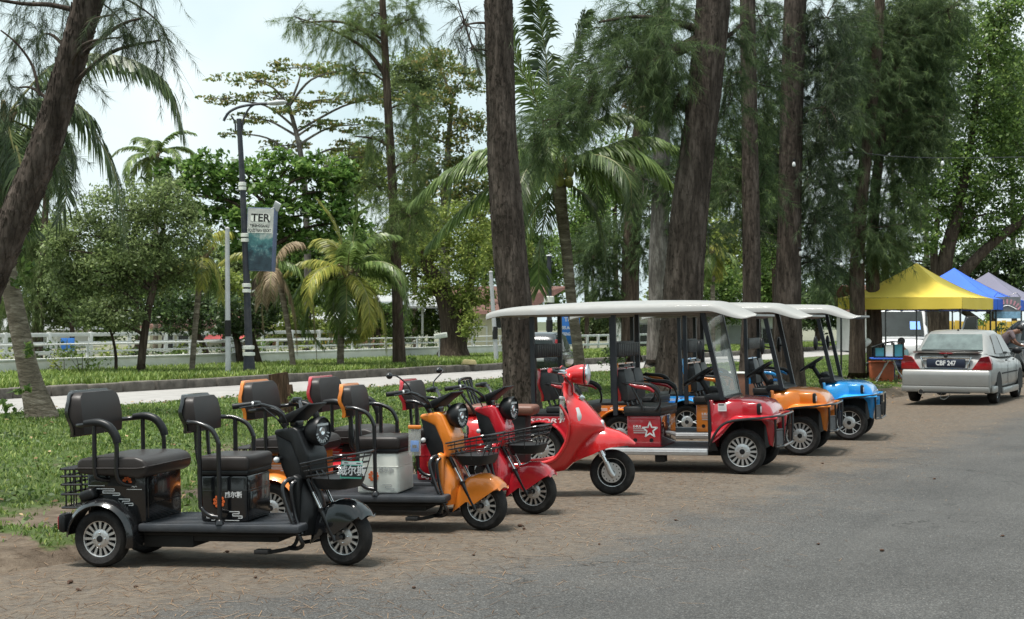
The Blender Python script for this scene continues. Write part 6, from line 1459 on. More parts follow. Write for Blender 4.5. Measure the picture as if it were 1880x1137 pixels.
# second white fence further back, seen between the trunks
r = thing('paddock_fence', "white three-rail paddock fence further back behind the low wall", 'fence'); r.matrix_world = ROW_M
for i in range(0, 34): MB().use(M_WPOST).bb(-16 + i * 1.8 - 0.06, -16 + i * 1.8 + 0.06, 31.0, 31.1, 0.1, 1.2, 0.01).build('post', r)
for z in (0.45, 0.75, 1.05): MB().use(M_WPOST).bb(-16.2, 43.6, 31.02, 31.08, z, z + 0.13, 0.01).build('rail', r)

def house(label, x0, x1, ybase, ytop, Z, Mw, depth=6.0, roof=None, roof_h=1.2, gable=False, openings=(), over=0.5, base_band=None, name='house', awning=None):
    """box-built house at depth Z; px extents; openings (px0, px1, py_top, py_bot, material)"""
    k = Z / F; X0, X1 = (x0 - CX) * k, (x1 - CX) * k; zt = EYE - (ytop - HZ) * k; zb = 0.1
    root = thing(name, label, 'building', ((X0 + X1) / 2, Z, zb)); O = Vector(root.location)
    w = X1 - X0; h = zt - zb
    m = MB().use(Mw).bb(-w / 2, w / 2, 0, depth, 0, h); 
    if gable: m.prism([(-w / 2 , h), (w / 2, h), (0, h + roof_h)], 0.002, 0.2, 'y')
    m.build('wall', root, smooth=False)
    if base_band: MB().use(base_band).bb(-w / 2 - 0.03, w / 2 + 0.03, -0.035, 0.0, 0, h * 0.16, 0.005).build('plinth', root)
    if roof:
        rf = MB().use(roof)
        if gable:
            for sg in (-1, 1):
                rf.add([(sg * (w / 2 + over), -over, h - 0.28), (0, -over, h + roof_h + 0.06), (0, depth + over, h + roof_h + 0.06), (sg * (w / 2 + over), depth + over, h - 0.28), (sg * (w / 2 + over), -over, h - 0.40), (0, -over, h + roof_h - 0.08), (0, depth + over, h + roof_h - 0.08), (sg * (w / 2 + over), depth + over, h - 0.40)],
                       [(0, 1, 2, 3), (7, 6, 5, 4), (0, 4, 5, 1), (3, 2, 6, 7), (0, 3, 7, 4), (1, 5, 6, 2)])
        else:
            rings = []
            for u, z in ((0, h + 0.0), (0.02, h + 0.14), (1, h + roof_h)):
                q = (depth / 2 + over) * u; rings.append([(-w / 2 - over + q, -over + q, z), (w / 2 + over - q, -over + q, z), (w / 2 + over - q, depth + over - q, z), (-w / 2 - over + q, depth + over - q, z)])
            rf.loft(rings)
        rf.build('roof', root, smooth=False)
    for (a, b, c, d, mm, nm) in openings:
        A, B = (a - CX) * k - O.x, (b - CX) * k - O.x; zc, zd = EYE - (c - HZ) * k - zb, EYE - (d - HZ) * k - zb
        f = MB().use(M_WALLW if Mw is not M_WALLW else M_GREYR)
        f.bb(A - 0.07, B + 0.07, -0.06, 0.002, zd - 0.06, zd); f.bb(A - 0.07, B + 0.07, -0.06, 0.002, zc, zc + 0.07); f.bb(A - 0.07, A, -0.06, 0.002, zd + 0.001, zc - 0.001); f.bb(B, B + 0.07, -0.06, 0.002, zd + 0.001, zc - 0.001)
        fo = f.build(nm, root, smooth=False); MB().use(mm).bb(A, B, -0.03, -0.004, zd, zc).build('pane' if nm == 'window' else 'leaf', fo, smooth=False)
    if awning:
        a, b, c, d, mm = awning; A, B = (a - CX) * k - O.x, (b - CX) * k - O.x; zc, zd = EYE - (c - HZ) * k - zb, EYE - (d - HZ) * k - zb
        m = MB().use(mm); m.prism([(0.0, zc), (-1.8, zd), (-1.8, zd - 0.12), (0, zc - 0.12)], A, B, 'x', 0.0); m.build('awning', root, smooth=False)
    return root
house("white walled house at the far left, behind the leaning palm", -60, 105, 655, 606, 72.0, M_WALLW, roof=M_GREYR, roof_h=1.0, openings=[(20, 36, 618, 640, M_WINDK, 'window'), (66, 80, 618, 648, M_WINDK, 'door')])
house("low shop row with dark doorways and a red awning, behind the two dark round-headed trees", 275, 470, 655, 603, 74.0, M_CREAM, roof=M_TILE, roof_h=1.3, openings=[(300, 318, 615, 650, M_WINDK, 'door'), (328, 346, 616, 636, M_WINDK, 'window'), (358, 378, 614, 650, M_WINDK, 'door'), (425, 445, 622, 648, M_WINDK, 'door')], awning=(388, 470, 604, 622, M_REDR))
house("salmon and yellow building seen between the small palms", 500, 690, 655, 600, 78.0, M_PINK, roof=M_GREYR, roof_h=0.9, openings=[(520, 540, 615, 648, M_WINDK, 'door'), (556, 572, 615, 640, M_WINDK, 'window'), (585, 602, 612, 648, M_YPAINT, 'door'), (630, 660, 614, 640, M_WINDK, 'window')])
house("cream gabled house with a brown tiled roof and yellow plinth, left of the straight trunk", 853, 952, 655, 577, 58.0, M_CREAM, depth=9, roof=M_TILE, roof_h=1.25, base_band=M_YPAINT, openings=[(908, 924, 582, 602, M_WINDK, 'window'), (868, 892, 602, 640, M_CREAM, 'door')])
house("white building with dark openings seen between the trunks behind the carts", 1140, 1440, 655, 578, 76.0, M_WALLW, roof=M_GREYR, roof_h=1.2, openings=[(1165, 1190, 596, 640, M_WINDK, 'door'), (1255, 1275, 605, 632, M_WINDK, 'window'), (1340, 1362, 600, 640, M_GREYR, 'door'), (1400, 1420, 604, 630, M_WINDK, 'window')])
house("white house with a brown tiled roof behind the yellow canopy", 1590, 1690, 640, 572, 66.0, M_WALLW, roof=M_TILE, roof_h=1.3, openings=[(1604, 1618, 585, 606, M_WINDK, 'window'), (1650, 1665, 585, 606, M_WINDK, 'window')])
# open carport with grey sheet roof
k_ = 66.0 / F
cp = thing('carport', "open carport with a pale grey sheet roof, left of the cream gabled house", 'carport', ((740 - CX) * k_, 66.0, 0.1))
m = MB().use(M_GREYR); m.prism([(-0.4, 2.05), (-0.4, 2.15), (5.5, 2.75), (5.5, 2.65)], -2.7, 2.7, 'x'); m.build('roof', cp, smooth=False)
for x in (-2.5, -0.8, 0.9, 2.5):
    for y in (0.0, 5.0): MB().use(M_WPOST).bb(x - 0.05, x + 0.05, y - 0.05, y + 0.05, 0, 2.08 + y * 0.09).build('post', cp)
# yellow board fence behind the stalls
yf = thing('board_fence', "yellow board fence behind the market canopies", 'fence', (PG(1705, 60).x, 60.0, 0.1))
for i in range(26):
    b = MB().use(M_YPAINT).bb(i * 0.22, i * 0.22 + 0.19, 0, 0.03, 0.05, 1.45 + 0.02 * (i % 3), 0.004).build('board', yf)
for z in (0.35, 1.15): MB().use(M_YPAINT).bb(0, 5.7, 0.032, 0.07, z, z + 0.1).build('rail', yf)
shrub('potted_bush', "bright green bush in front of the yellow board fence", 52.0, [(1803, 585, 14, 12), (1800, 600, 14, 12)], M_MID, 0.12, 0.7)
shrub('potted_bush', "darker bush against the yellow board fence, right of the bright green one", 52.5, [(1850, 600, 18, 10), (1842, 605, 14, 12)], M_DRK, 0.12, 0.7)

# ---------------------------------------------------------------- poles, lamps, signs
M_NAVY = mat("dark blue black pole paint", (0.018, 0.022, 0.034), 0.45, var=0.3, dust=0.2)
M_GALV = mat("pale grey pole", (0.47, 0.48, 0.49), 0.55, var=0.12, dust=0.15)
Zl = 36.4; kl = Zl / F
lamp = thing('street_lamp', "tall dark street lamp with white collars and a curved arm, banner on its right side", 'street lamp', tuple(PG(458, Zl, gz(*PG(458, Zl).xy) - 0.05)))
O = Vector(lamp.location); rel = lambda px, py, dy=0.0: P(px, py, Zl) - O + Vector((0, dy, 0))
m = MB().use(M_NAVY); m.tube([Vector((0, 0, 0)), rel(457, 640), rel(452, 500), rel(445, 340), rel(438, 218)], [0.115, 0.10, 0.085, 0.075, 0.062], 16, 6)
m.tube([Vector((0, 0, 0)), rel(457.5, 668), rel(457, 650)], [0.17, 0.15, 0.125], 16, 2); m.build('pole', lamp)
for (x, y, r) in ((444.6, 338, .10), (444.8, 346, .10), (449.6, 432, .11), (450, 441, .11), (452.6, 524, .115), (453, 534, .115), (456.6, 638, .15), (457, 650, .16)):
    MB().use(M_WHT).lathe([(r * .7, -0.05), (r, -0.04), (r, 0.04), (r * .7, 0.05)], rel(x, y), 'z', 16).build('collar', lamp)
m = MB().use(M_NAVY); m.tube([rel(410, 222), rel(420, 206), rel(440, 196), rel(470, 191), rel(492, 190)], 0.035, 8)
m.tube([rel(432, 240), rel(431, 225), rel(424, 212)], 0.025, 6); m.tube([rel(444, 240), rel(446, 220), rel(456, 200), rel(466, 192)], 0.028, 6); m.build('arm', lamp)
hd = MB().use(M_GALV); a, b = rel(490, 190), rel(526, 187); secs = []
for u, w in ((0, 0.03), (0.15, 0.10), (0.5, 0.13), (0.85, 0.11), (1, 0.04)):
    c = a.lerp(b, u); secs.append([(c.x, c.y + w * 1.1 * math.cos(q), c.z + w * 0.55 * math.sin(q)) for q in [2 * math.pi * i / 12 for i in range(12)]])
hd.loft(secs); hd.build('lamp_head', lamp, ang=60)
# banner box: printed face, steel-blue sides
mb_, nb_, lb_, bb_ = nodes_of("printed banner landscape")
tcb = nb_.new("ShaderNodeTexCoord"); spb = nb_.new("ShaderNodeSeparateXYZ"); lb_.new(tcb.outputs['Object'], spb.inputs[0])
nzb = NZ(nb_, lb_, tcb.outputs['Object'], 2.6, 6, 0.7); nz2 = NZ(nb_, lb_, tcb.outputs['Object'], 6.0, 6, 0.7)
hb_ = MATH(nb_, lb_, 'ADD', spb.outputs[2], MATH(nb_, lb_, 'MULTIPLY', MATH(nb_, lb_, 'SUBTRACT', nzb, 0.5), 0.9))
land = RMP(nb_, lb_, nz2, [(0.35, (0.012, 0.035, 0.05)), (0.52, (0.04, 0.13, 0.15)), (0.66, (0.30, 0.40, 0.38))])
lowd = RMP(nb_, lb_, nz2, [(0.35, (0.010, 0.022, 0.034)), (0.7, (0.03, 0.06, 0.08))])
skyb = RMP(nb_, lb_, nz2, [(0.35, (0.36, 0.37, 0.35)), (0.62, (0.50, 0.50, 0.47))])
mixb = MIX(nb_, lb_, MR(nb_, lb_, hb_, -0.15, 0.1), land, MIX(nb_, lb_, MR(nb_, lb_, hb_, 0.05, 0.25), (0.06, 0.19, 0.19), skyb))
lb_.new(MIX(nb_, lb_, MR(nb_, lb_, hb_, -0.5, -0.25), lowd, mixb), bb_.inputs['Base Color']); bb_.inputs['Roughness'].default_value = 0.4
M_PRINT = MATS["printed banner landscape"]
M_STEELB = mat("steel blue frame", (0.11, 0.14, 0.24), 0.4, var=0.15)
bw, bh = 54 * kl, 116 * kl; c = P(480, 440, Zl)
ban = thing('banner_sign', "double-sided resort banner box in a blue frame fixed to the street lamp", 'banner', tuple(c), (0, R(2.5), R(-14)))
m = MB().use(M_STEELB).bb(-bw / 2, bw / 2, -0.11, 0.11, -bh / 2, bh / 2, 0.012); m.build('frame', ban)
m = MB().use(M_PRINT).bb(-bw / 2 + 0.02, bw / 2 - 0.02, -0.116, -0.112, -bh / 2 + 0.02, bh / 2 - 0.02); pr = m.build('printed_face', ban, smooth=False)
m = MB().use(M_WHT)
def plaque(x0, x1, z0, z1, r): m.prism([(x0 + r, z0), (x1 - r, z0), (x1, z0 + r), (x1, z1 - r), (x1 - r, z1), (x0 + r, z1), (x0, z1 - r), (x0, z0 + r)], -0.1205, -0.1175, 'y')
plaque(-0.27, 0.27, 0.42, 0.66, 0.07); plaque(-0.30, 0.24, 0.30, 0.39, 0.03); m.bb(-0.34, 0.32, -0.1215, -0.1185, 0.165, 0.285); m.bb(-0.25, 0.25, -0.1215, -0.1185, 0.405, 0.412)
m.build('pale_patch', ban, smooth=False)
m = MB().use(M_DARKIN)
m.text("TER", 0.27, Matrix.Translation((0.0, -0.1235, 0.545)) @ SIDE, sx=1.1, bold=0.006); m.bb(-0.25, 0.25, -0.1235, -0.122, 0.445, 0.452)
m.text("TERENGGANU", 0.095, Matrix.Translation((-0.02, -0.1235, 0.345)) @ SIDE, sx=0.84, bold=0.003); m.text("EQUESTRIAN RESORT", 0.115, Matrix.Translation((-0.01, -0.1235, 0.225)) @ SIDE, sx=0.56, bold=0.003)
m.build('lettering', ban, smooth=False)
m = MB().use(M_GALV).box((bw / 2 + 0.05, -0.1, bh / 2 + 0.05), (0.18, 0.05, 0.22), 0.01, (0.3, 0.5, 0)); m.tube([(bw / 2 - 0.1, -0.1, bh / 2 - 0.02), (bw / 2 + 0.05, -0.1, bh / 2 + 0.03)], 0.015, 6, 0); m.build('spotlight', ban)
m = MB().use(M_NAVY); m.tube([(-bw / 2 - 0.16, 0, 0.55), (-bw / 2, 0, 0.55)], 0.015, 6, 0); m.tube([(-bw / 2 - 0.10, 0, -0.45), (-bw / 2, 0, -0.45)], 0.015, 6, 0); m.build('bracket', ban)
def pole(label, px0, py0, px1, Z, w, pytop, name='white_pole', mm=None):
    b = PG(px0, Z); g = gz(b.x, b.y); k = Z / F
    root = thing(name, label, 'pole', (b.x, b.y, g)); O = Vector(root.location); T = P(px1, pytop, Z) - O
    MB().use(mm or M_GALV).tube([(0, 0, -0.1), T], [w * k / 2 * 1.1, w * k / 2 * 0.85], 14, 0).build('shaft', root)
    MB().use(M_DARKIN).lathe([(w * k * 0.62, -0.05), (w * k * 0.62, 0.35), (w * k * 0.5, 0.36)], T * 0.28, 'z', 14).build('sleeve', root)
    m = MB().use(M_GALV).lathe([(w * k * .5, 0.0), (w * k * .42, 0.03), (0, 0.05)], T, 'z', 12); m.build('cap', root); return root
pole("plain pale grey pole standing left of the street lamp", 419, 700, 417, 36.0, 9.5, 420)
pole("leaning thin white pole with a dark sleeve, left of the straight trunk", 912, 677, 901, 46.5, 8, 500)
t2 = pole("dark pole with a white collar seen above the red cart's roof", 1009, 672, 1008, 52.0, 10, 470, 'dark_pole', M_NAVY)
MB().use(M_WHT).lathe([(0.16, -0.12), (0.19, -0.1), (0.19, 0.1), (0.16, 0.12)], P(1008, 550, 52.0) - Vector(t2.location), 'z', 14).build('collar', t2)
sp = thing('direction_sign', "small tilted white direction sign on a thin post by the gnarled tree", 'sign', tuple(PG(806, 49.5, 0.2)))
MB().use(M_GALV).tube([(0, 0, -0.1), (0.02, 0, 0.9)], 0.025, 8, 0).build('post', sp)
m = MB().use(M_WHT).box((0.06, -0.03, 0.86), (0.46, 0.03, 0.18), 0.008, (0, R(-9), 0)); m.use(M_GLINE)
for q in range(3): m.box((0.06, -0.047, 0.90 - q * 0.04), (0.36, 0.004, 0.014), 0, (0, R(-9), 0))
m.build('plate', sp)
bs = thing('welcome_sign', "blue welcome sign with white lettering behind the coconut palm trunk", 'sign', tuple(PG(1045, 56, 0.1)), (0, 0, R(-6)))
M_SBLUE = mat("sign blue", (0.03, 0.16, 0.52), 0.45, var=0.1)
MB().use(M_SBLUE).bb(-0.42, 0.42, -0.06, 0.06, 0.55, 1.75, 0.015).build('panel', bs)
m = MB().use(M_WLINE); m.text("TER", 0.22, Matrix.Translation((0, -0.063, 1.52)) @ SIDE, bold=0.004); m.text("SELAMAT", 0.17, Matrix.Translation((0, -0.063, 1.20)) @ SIDE, sx=0.8, bold=0.003); m.text("TERENGGANU", 0.17, Matrix.Translation((0, -0.063, 0.95)) @ SIDE, sx=0.55, bold=0.003); m.build('lettering', bs)
for x in (-0.3, 0.3): MB().use(M_NAVY).tube([(x, 0, -0.1), (x, 0, 0.56)], 0.04, 8, 0).build('post', bs)
for px, lab in ((118, "left one of two small blue boards behind the grey green tree"), (131, "right one of two small blue boards behind the grey green tree")):
    b = thing('blue_board', lab, 'board', tuple(PG(px, 47, 0.15))); MB().use(M_SBLUE).bb(-0.11, 0.11, -0.02, 0.02, 0.42, 0.86, 0.006).build('panel', b); MB().use(M_GALV).tube([(0, 0.02, -0.1), (0, 0.02, 0.5)], 0.02, 6, 0).build('post', b)
# yellow kerb block, stump
kb = MB().use(mat("pale yellow block", (0.5, 0.42, 0.2), 0.85, var=0.2, dust=0.3)).prism([(-0.24, 0), (0.24, 0), (0.20, 0.13), (-0.16, 0.15)], -0.16, 0.16, 'y', 0.012).build('kerb_block')
_t, _d = td(PG(849, 43.6).x, 43.6); _x, _y = xy(_t, 17.28); kb.location = (_x, _y, 0.252); tag(kb, "pale yellow concrete block lying on the far kerb", 'block')
Zs = 23.0; s_ = PG(514, Zs); sg_ = gz(s_.x, s_.y)
st = thing('tree_stump', "sawn brown tree stump rising behind the orange trike", 'tree stump', (s_.x, s_.y, sg_ - 0.04))
M_STUMP = barkmat("weathered stump wood", (0.085, 0.052, 0.034), (0.17, 0.11, 0.075), 14, 1.2)
mb, _ = trunk_mesh([(0, 0, 0), (0, 0, 0.3), (-0.02, 0, 0.62), (-0.03, 0, 0.70)], [0.21, 0.165, 0.15, 0.148], M_STUMP, n=26, rough=0.16, step=0.05, ridge=2.2); mb.build('stump_wood', st)
MB().use(M_STUMP).tube([(0.13, -0.03, 0.0), (0.16, -0.03, 0.3), (0.155, -0.02, 0.52)], [0.09, 0.07, 0.05], 10).build('sucker', st)
shrub('stump_weeds', "leafy weed clump growing against the tree stump's right side", 22.6, [(552, 730, 18, 16), (540, 745, 20, 16)], M_MID, 0.10, 0.8)
bx = thing('wooden_box', "brown wooden box with a pale rim behind the red cart's windscreen", 'box', tuple(PG(1384, 25.5, gz(*PG(1384, 25.5).xy))), (0, 0, R(-20)))
M_BRNW = mat("red brown board", (0.15, 0.062, 0.036), 0.7, var=0.25, scale=4, dust=0.2)
MB().use(M_BRNW).bb(-0.48, 0.30, -0.22, 0.22, -0.05, 0.60, 0.008).build('box_body', bx); MB().use(M_WALLW).bb(-0.50, 0.32, -0.24, 0.24, 0.60, 0.625, 0.004).build('rim', bx)
# ---------------------------------------------------------------- cars and the van
M_SILV = mat("silver car paint", (0.30, 0.30, 0.29), 0.34, metal=0.35, coat=0.35, var=0.08, scale=2, dust=0.2)
M_CARK = mat("black car paint", (0.02, 0.024, 0.03), 0.2, coat=0.8, var=0.1, dust=0.08)
M_CARW = mat("white van paint", (0.68, 0.69, 0.69), 0.3, coat=0.4, var=0.05, dust=0.08)
M_CARG = mat("grey car paint", (0.13, 0.15, 0.16), 0.3, coat=0.5, var=0.1, dust=0.15)
M_CGLR = mat("sky lit car glass", (0.10, 0.13, 0.125), 0.1, var=0.45, scale=3.0, spec=0.9)  # reflected sky painted into a paler base colour, for the saloon's rear window
M_CGL = mat("car glass", (0.014, 0.02, 0.02), 0.1, var=0.4, scale=2.5, spec=0.35)
def rring(x, w, zb, zt, n=24, p=0.45, belly=0.0):
    out = []
    for i in range(n):
        a = 2 * math.pi * i / n + math.pi / n; c, s = math.cos(a), math.sin(a)
        out.append((x, w * math.copysign(abs(c) ** p, c), (zb + zt) / 2 + (zt - zb) / 2 * math.copysign(abs(s) ** p, s)))
    return out
def make_car(name, label, cat, loc, yaw, paint, secs, cab, glass, wheels, WR, rr, rimstyle, tail=True, group=None, spokes=10):
    """x forwards from the rear bumper. secs: (x, half width, z bottom, z top); cab: (x, half width low, half width high, z low, z high)"""
    root = thing(name, label, cat, loc, (0, 0, yaw), group)
    b = MB().use(paint); b.loft([rring(*s) for s in secs]); body = b.build('body', root, ang=50)
    c = MB().use(paint); rings = []
    for (x, wl, wh, zl, zh) in cab:
        h = zh - zl
        rings.append([(x, -wl, zl), (x, -(wl + (wh - wl) * 0.5), zl + h * 0.5), (x, -wh, zl + h * 0.86), (x, -wh * 0.88, zh - 0.012), (x, -wh * 0.5, zh), (x, 0, zh + 0.004), (x, wh * 0.5, zh), (x, wh * 0.88, zh - 0.012), (x, wh, zl + h * 0.86), (x, wl + (wh - wl) * 0.5, zl + h * 0.5), (x, wl, zl)])
    c.loft(rings); c.build('cabin', root, ang=50)
    for (nm, quads) in glass:
        g = MB().use(M_CGL)
        for q in quads: g.add(q, [tuple(range(len(q)))])
        g.build(nm, root, smooth=False)
    for (x, w) in wheels:
        for sg in (-1, 1):
            wheel('wheel', root, (x, sg * w, WR), sg, WR, rr, 0.09, spokes, rimstyle)
            a = MB().use(M_DARKIN); pts = [(x + WR * 1.06 * math.cos(R(q)), WR + WR * 1.06 * math.sin(R(q))) for q in range(-20, 201, 10)]
            hw = [s[1] for s in secs if s[0] <= x][-1]
            a.prism(pts, sg * (hw - 0.22), sg * (hw + 0.004), 'y'); a.build('wheel_arch', root)
    return root
def quad_between(A, B, off=(0, 0, 0)): return [tuple(Vector(p) + Vector(off)) for p in A + B]
# silver saloon seen from behind
Zc = 27.0; cyaw = R(90 - 28)
sal = make_car('saloon_car', "dusty silver saloon car seen from behind, parked at the road edge by the stalls", 'car', ((1736 - CX) * Zc / F, Zc, 0.0), cyaw, M_SILV,
    [(0.0, 0.70, 0.40, 0.66), (0.04, 0.80, 0.30, 0.78), (0.10, 0.825, 0.25, 0.93), (0.22, 0.838, 0.22, 0.985), (0.50, 0.845, 0.21, 0.975), (0.85, 0.848, 0.20, 0.94), (1.5, 0.85, 0.20, 0.91), (2.4, 0.85, 0.20, 0.90), (3.1, 0.845, 0.20, 0.90), (3.6, 0.83, 0.21, 0.86), (3.95, 0.80, 0.22, 0.80), (4.2, 0.72, 0.25, 0.70), (4.27, 0.55, 0.32, 0.58)],
    [(0.50, 0.70, 0.66, 0.93, 0.965), (0.72, 0.735, 0.63, 0.92, 1.119), (1.02, 0.755, 0.60, 0.90, 1.33), (1.22, 0.765, 0.59, 0.89, 1.385), (1.7, 0.77, 0.59, 0.88, 1.41), (2.2, 0.77, 0.585, 0.88, 1.40), (2.45, 0.765, 0.58, 0.88, 1.36), (2.8, 0.75, 0.60, 0.88, 1.15), (3.2, 0.72, 0.66, 0.87, 0.90)],
    [('rear_window', [[(0.560, -0.585, 1.030), (0.560, 0.585, 1.030), (0.985, 0.50, 1.328), (0.985, -0.50, 1.328)]]),
     ('windscreen', [[(3.08, -0.60, 0.99), (2.50, -0.50, 1.345), (2.50, 0.50, 1.345), (3.08, 0.60, 0.99)]]),
     ('side_window', [[(0.98, -0.752, 0.95), (1.75, -0.772, 0.945), (1.75, -0.615, 1.335), (1.20, -0.615, 1.315)], [(1.82, -0.773, 0.945), (2.72, -0.765, 0.945), (2.42, -0.612, 1.305), (1.82, -0.614, 1.335)]]),
     ('side_window', [[(0.98, 0.752, 0.95), (1.20, 0.615, 1.315), (1.75, 0.615, 1.335), (1.75, 0.772, 0.945)], [(1.82, 0.773, 0.945), (1.82, 0.614, 1.335), (2.42, 0.612, 1.305), (2.72, 0.765, 0.945)]])],
    [(0.80, 0.745), (3.40, 0.745)], 0.30, 0.20, 'y', spokes=7)
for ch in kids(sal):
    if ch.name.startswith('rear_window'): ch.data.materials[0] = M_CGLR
m = MB().use(M_SILV); m.prism([(-0.055, 0.30), (-0.06, 0.58), (-0.03, 0.655), (0.18, 0.67), (0.18, 0.30)], -0.81, 0.81, 'y', 0.03, seg=3); m.prism([(-0.065, 0.235), (-0.075, 0.345), (0.30, 0.35), (0.30, 0.22)], -0.80, 0.80, 'y', 0.02)
for sg in (-1, 1): m.prism([(1.15, 0.17), (1.15, 0.29), (3.02, 0.29), (3.02, 0.17)], sg * 0.845 - 0.03, sg * 0.845 + 0.03, 'y', 0.015); m.box((0.35, sg * 0.83, 0.29), (0.5, 0.06, 0.13), 0.02)
m.use(M_DARKIN).bb(-0.072, 0.0, -0.45, 0.45, 0.215, 0.24); m.bb(-0.058, 0.0, -0.79, 0.79, 0.348, 0.356); m.build('rear_bumper', sal)
m = MB().use(M_DARKIN)
m.bb(0.012, 0.03, -0.44, -0.432, 0.66, 0.93); m.bb(0.012, 0.03, 0.432, 0.44, 0.66, 0.93); m.bb(0.0, 0.06, -0.70, 0.70, 0.668, 0.676); m.build('boot_seam', sal)
sp = MB().use(M_SILV); sp.prism([(0.05, 0.975), (0.03, 1.005), (0.14, 1.012), (0.30, 0.992), (0.25, 0.975)], -0.62, 0.62, 'y', 0.008); sp.use(M_DARKIN).bb(0.035, 0.16, -0.58, 0.58, 1.0125, 1.017); sp.use(M_RLENS).bb(0.022, 0.04, -0.12, 0.12, 0.962, 0.978); sp.build('boot_spoiler', sal)
for sg in (-1, 1):
    t = MB().use(M_RLENS); t.prism([(sg * 0.47, 0.66), (sg * 0.836, 0.665), (sg * 0.832, 0.80), (sg * 0.785, 0.925), (sg * 0.64, 0.90)], -0.005, 0.16, 'x', 0.012)
    t.use(mat("dark red lens", (0.12, 0.006, 0.008), 0.15, coat=0.6)); t.prism([(sg * 0.585, 0.82), (sg * 0.822, 0.82), (sg * 0.78, 0.92), (sg * 0.645, 0.896)], -0.012, -0.004, 'x'); t.build('tail_light', sal)
m = MB().use(M_CHROME); m.prism([(-0.48, 0.905), (0.48, 0.905), (0.46, 0.875), (-0.46, 0.875)], 0.0, 0.05, 'x', 0.006); m.prism([(-0.48, 0.905), (-0.455, 0.905), (-0.38, 0.69), (-0.40, 0.69)], 0.0, 0.05, 'x', 0.004); m.prism([(0.48, 0.905), (0.455, 0.905), (0.38, 0.69), (0.40, 0.69)], 0.0, 0.05, 'x', 0.004); m.bb(0.0, 0.04, -0.40, 0.40, 0.682, 0.694)
m.use(M_DARKIN).ball((0.0, 0, 0.925), 0.04, 12, (0.4, 1, 1)); m.build('plate_surround', sal)
m = MB().use(mat("number plate blue black", (0.014, 0.02, 0.04), 0.35)); m.bb(-0.004, 0.03, -0.36, 0.36, 0.70, 0.865, 0.02); m.use(M_WLINE)
BACK = Matrix(((0, 0, -1, 0), (-1, 0, 0, 0), (0, 1, 0, 0), (0, 0, 0, 1)))
m.text("CBF 247", 0.125, Matrix.Translation((-0.0065, 0, 0.783)) @ BACK, sx=0.85, bold=0.004); m.build('number_plate', sal)
m = MB().use(M_CHROME).tube([(-0.07, 0.45, 0.24), (0.15, 0.45, 0.24)], 0.05, 14, 0); m.use(M_DARKIN).tube([(-0.075, 0.45, 0.24), (0.0, 0.45, 0.24)], 0.042, 14, 0); m.build('exhaust', sal)
for sg in (-1, 1):
    m = MB().use(M_BLK).ball((2.62, sg * 0.90, 0.99), 0.10, 14, (0.55, 1.0, 0.72)); m.bb(2.60, 2.68, sg * 0.84 - 0.05, sg * 0.84 + 0.05, 0.95, 0.98, 0.01); m.build('wing_mirror', sal)
    m = MB().use(M_DARKIN); m.bb(1.52, 1.64, sg * 0.853 - 0.012, sg * 0.853 + 0.012, 0.80, 0.83, 0.006); m.bb(2.42, 2.54, sg * 0.853 - 0.012, sg * 0.853 + 0.012, 0.80, 0.83, 0.006); m.build('door_handle', sal)
    m = MB().use(M_DARKIN); m.bb(1.785, 1.795, sg * 0.8525 - 0.002, sg * 0.8525 + 0.002, 0.30, 0.86); m.bb(2.86, 2.87, sg * 0.849 - 0.002, sg * 0.849 + 0.002, 0.30, 0.84); m.bb(1.1, 3.0, sg * 0.8535 - 0.004, sg * 0.8535 + 0.004, 0.56, 0.585); m.build('door_seam', sal)
m = MB().use(M_DARKIN); m.tube([(1.25, 0, 1.39), (1.22, 0, 1.425)], [0.022, 0.01], 8, 0); m.build('aerial_base', sal)
m = MB().use(M_GLINE).tube([(0.1, 0.10, 0.21), (0.02, 0.10, 0.12), (0.0, 0.02, 0.10), (0.04, -0.05, 0.16), (0.1, -0.06, 0.22)], 0.006, 5); m.build('hanging_wire', sal)

BOXY = [(0.0, 0.68, 0.45, 0.80), (0.05, 0.80, 0.34, 0.98), (0.2, 0.84, 0.28, 1.02), (0.8, 0.86, 0.26, 1.02), (2.4, 0.86, 0.26, 1.0), (3.3, 0.85, 0.26, 0.98), (3.9, 0.80, 0.28, 0.90), (4.2, 0.72, 0.30, 0.76), (4.28, 0.55, 0.38, 0.62)]
BOXC = [(0.08, 0.76, 0.66, 0.95, 1.0), (0.22, 0.785, 0.63, 0.95, 1.40), (0.45, 0.79, 0.62, 0.95, 1.58), (1.5, 0.79, 0.62, 0.95, 1.63), (2.3, 0.785, 0.62, 0.95, 1.60), (2.6, 0.77, 0.62, 0.95, 1.50), (3.25, 0.73, 0.66, 0.95, 1.0)]
BOXG = [('rear_window', [[(0.082, -0.60, 1.06), (0.082, 0.60, 1.06), (0.185, 0.55, 1.36), (0.185, -0.55, 1.36)]]), ('windscreen', [[(3.16, -0.60, 1.06), (2.66, -0.54, 1.48), (2.66, 0.54, 1.48), (3.16, 0.60, 1.06)]]),
        ('side_window', [[(0.40, -0.778, 1.02), (1.5, -0.793, 1.02), (1.5, -0.66, 1.53), (0.50, -0.66, 1.50)], [(1.58, -0.793, 1.02), (2.85, -0.775, 1.02), (2.50, -0.655, 1.48), (1.58, -0.66, 1.53)]]), ('side_window', [[(0.40, 0.778, 1.02), (0.50, 0.66, 1.50), (1.5, 0.66, 1.53), (1.5, 0.793, 1.02)], [(1.58, 0.793, 1.02), (1.58, 0.66, 1.53), (2.50, 0.655, 1.48), (2.85, 0.775, 1.02)]])]
Zv = 37.5
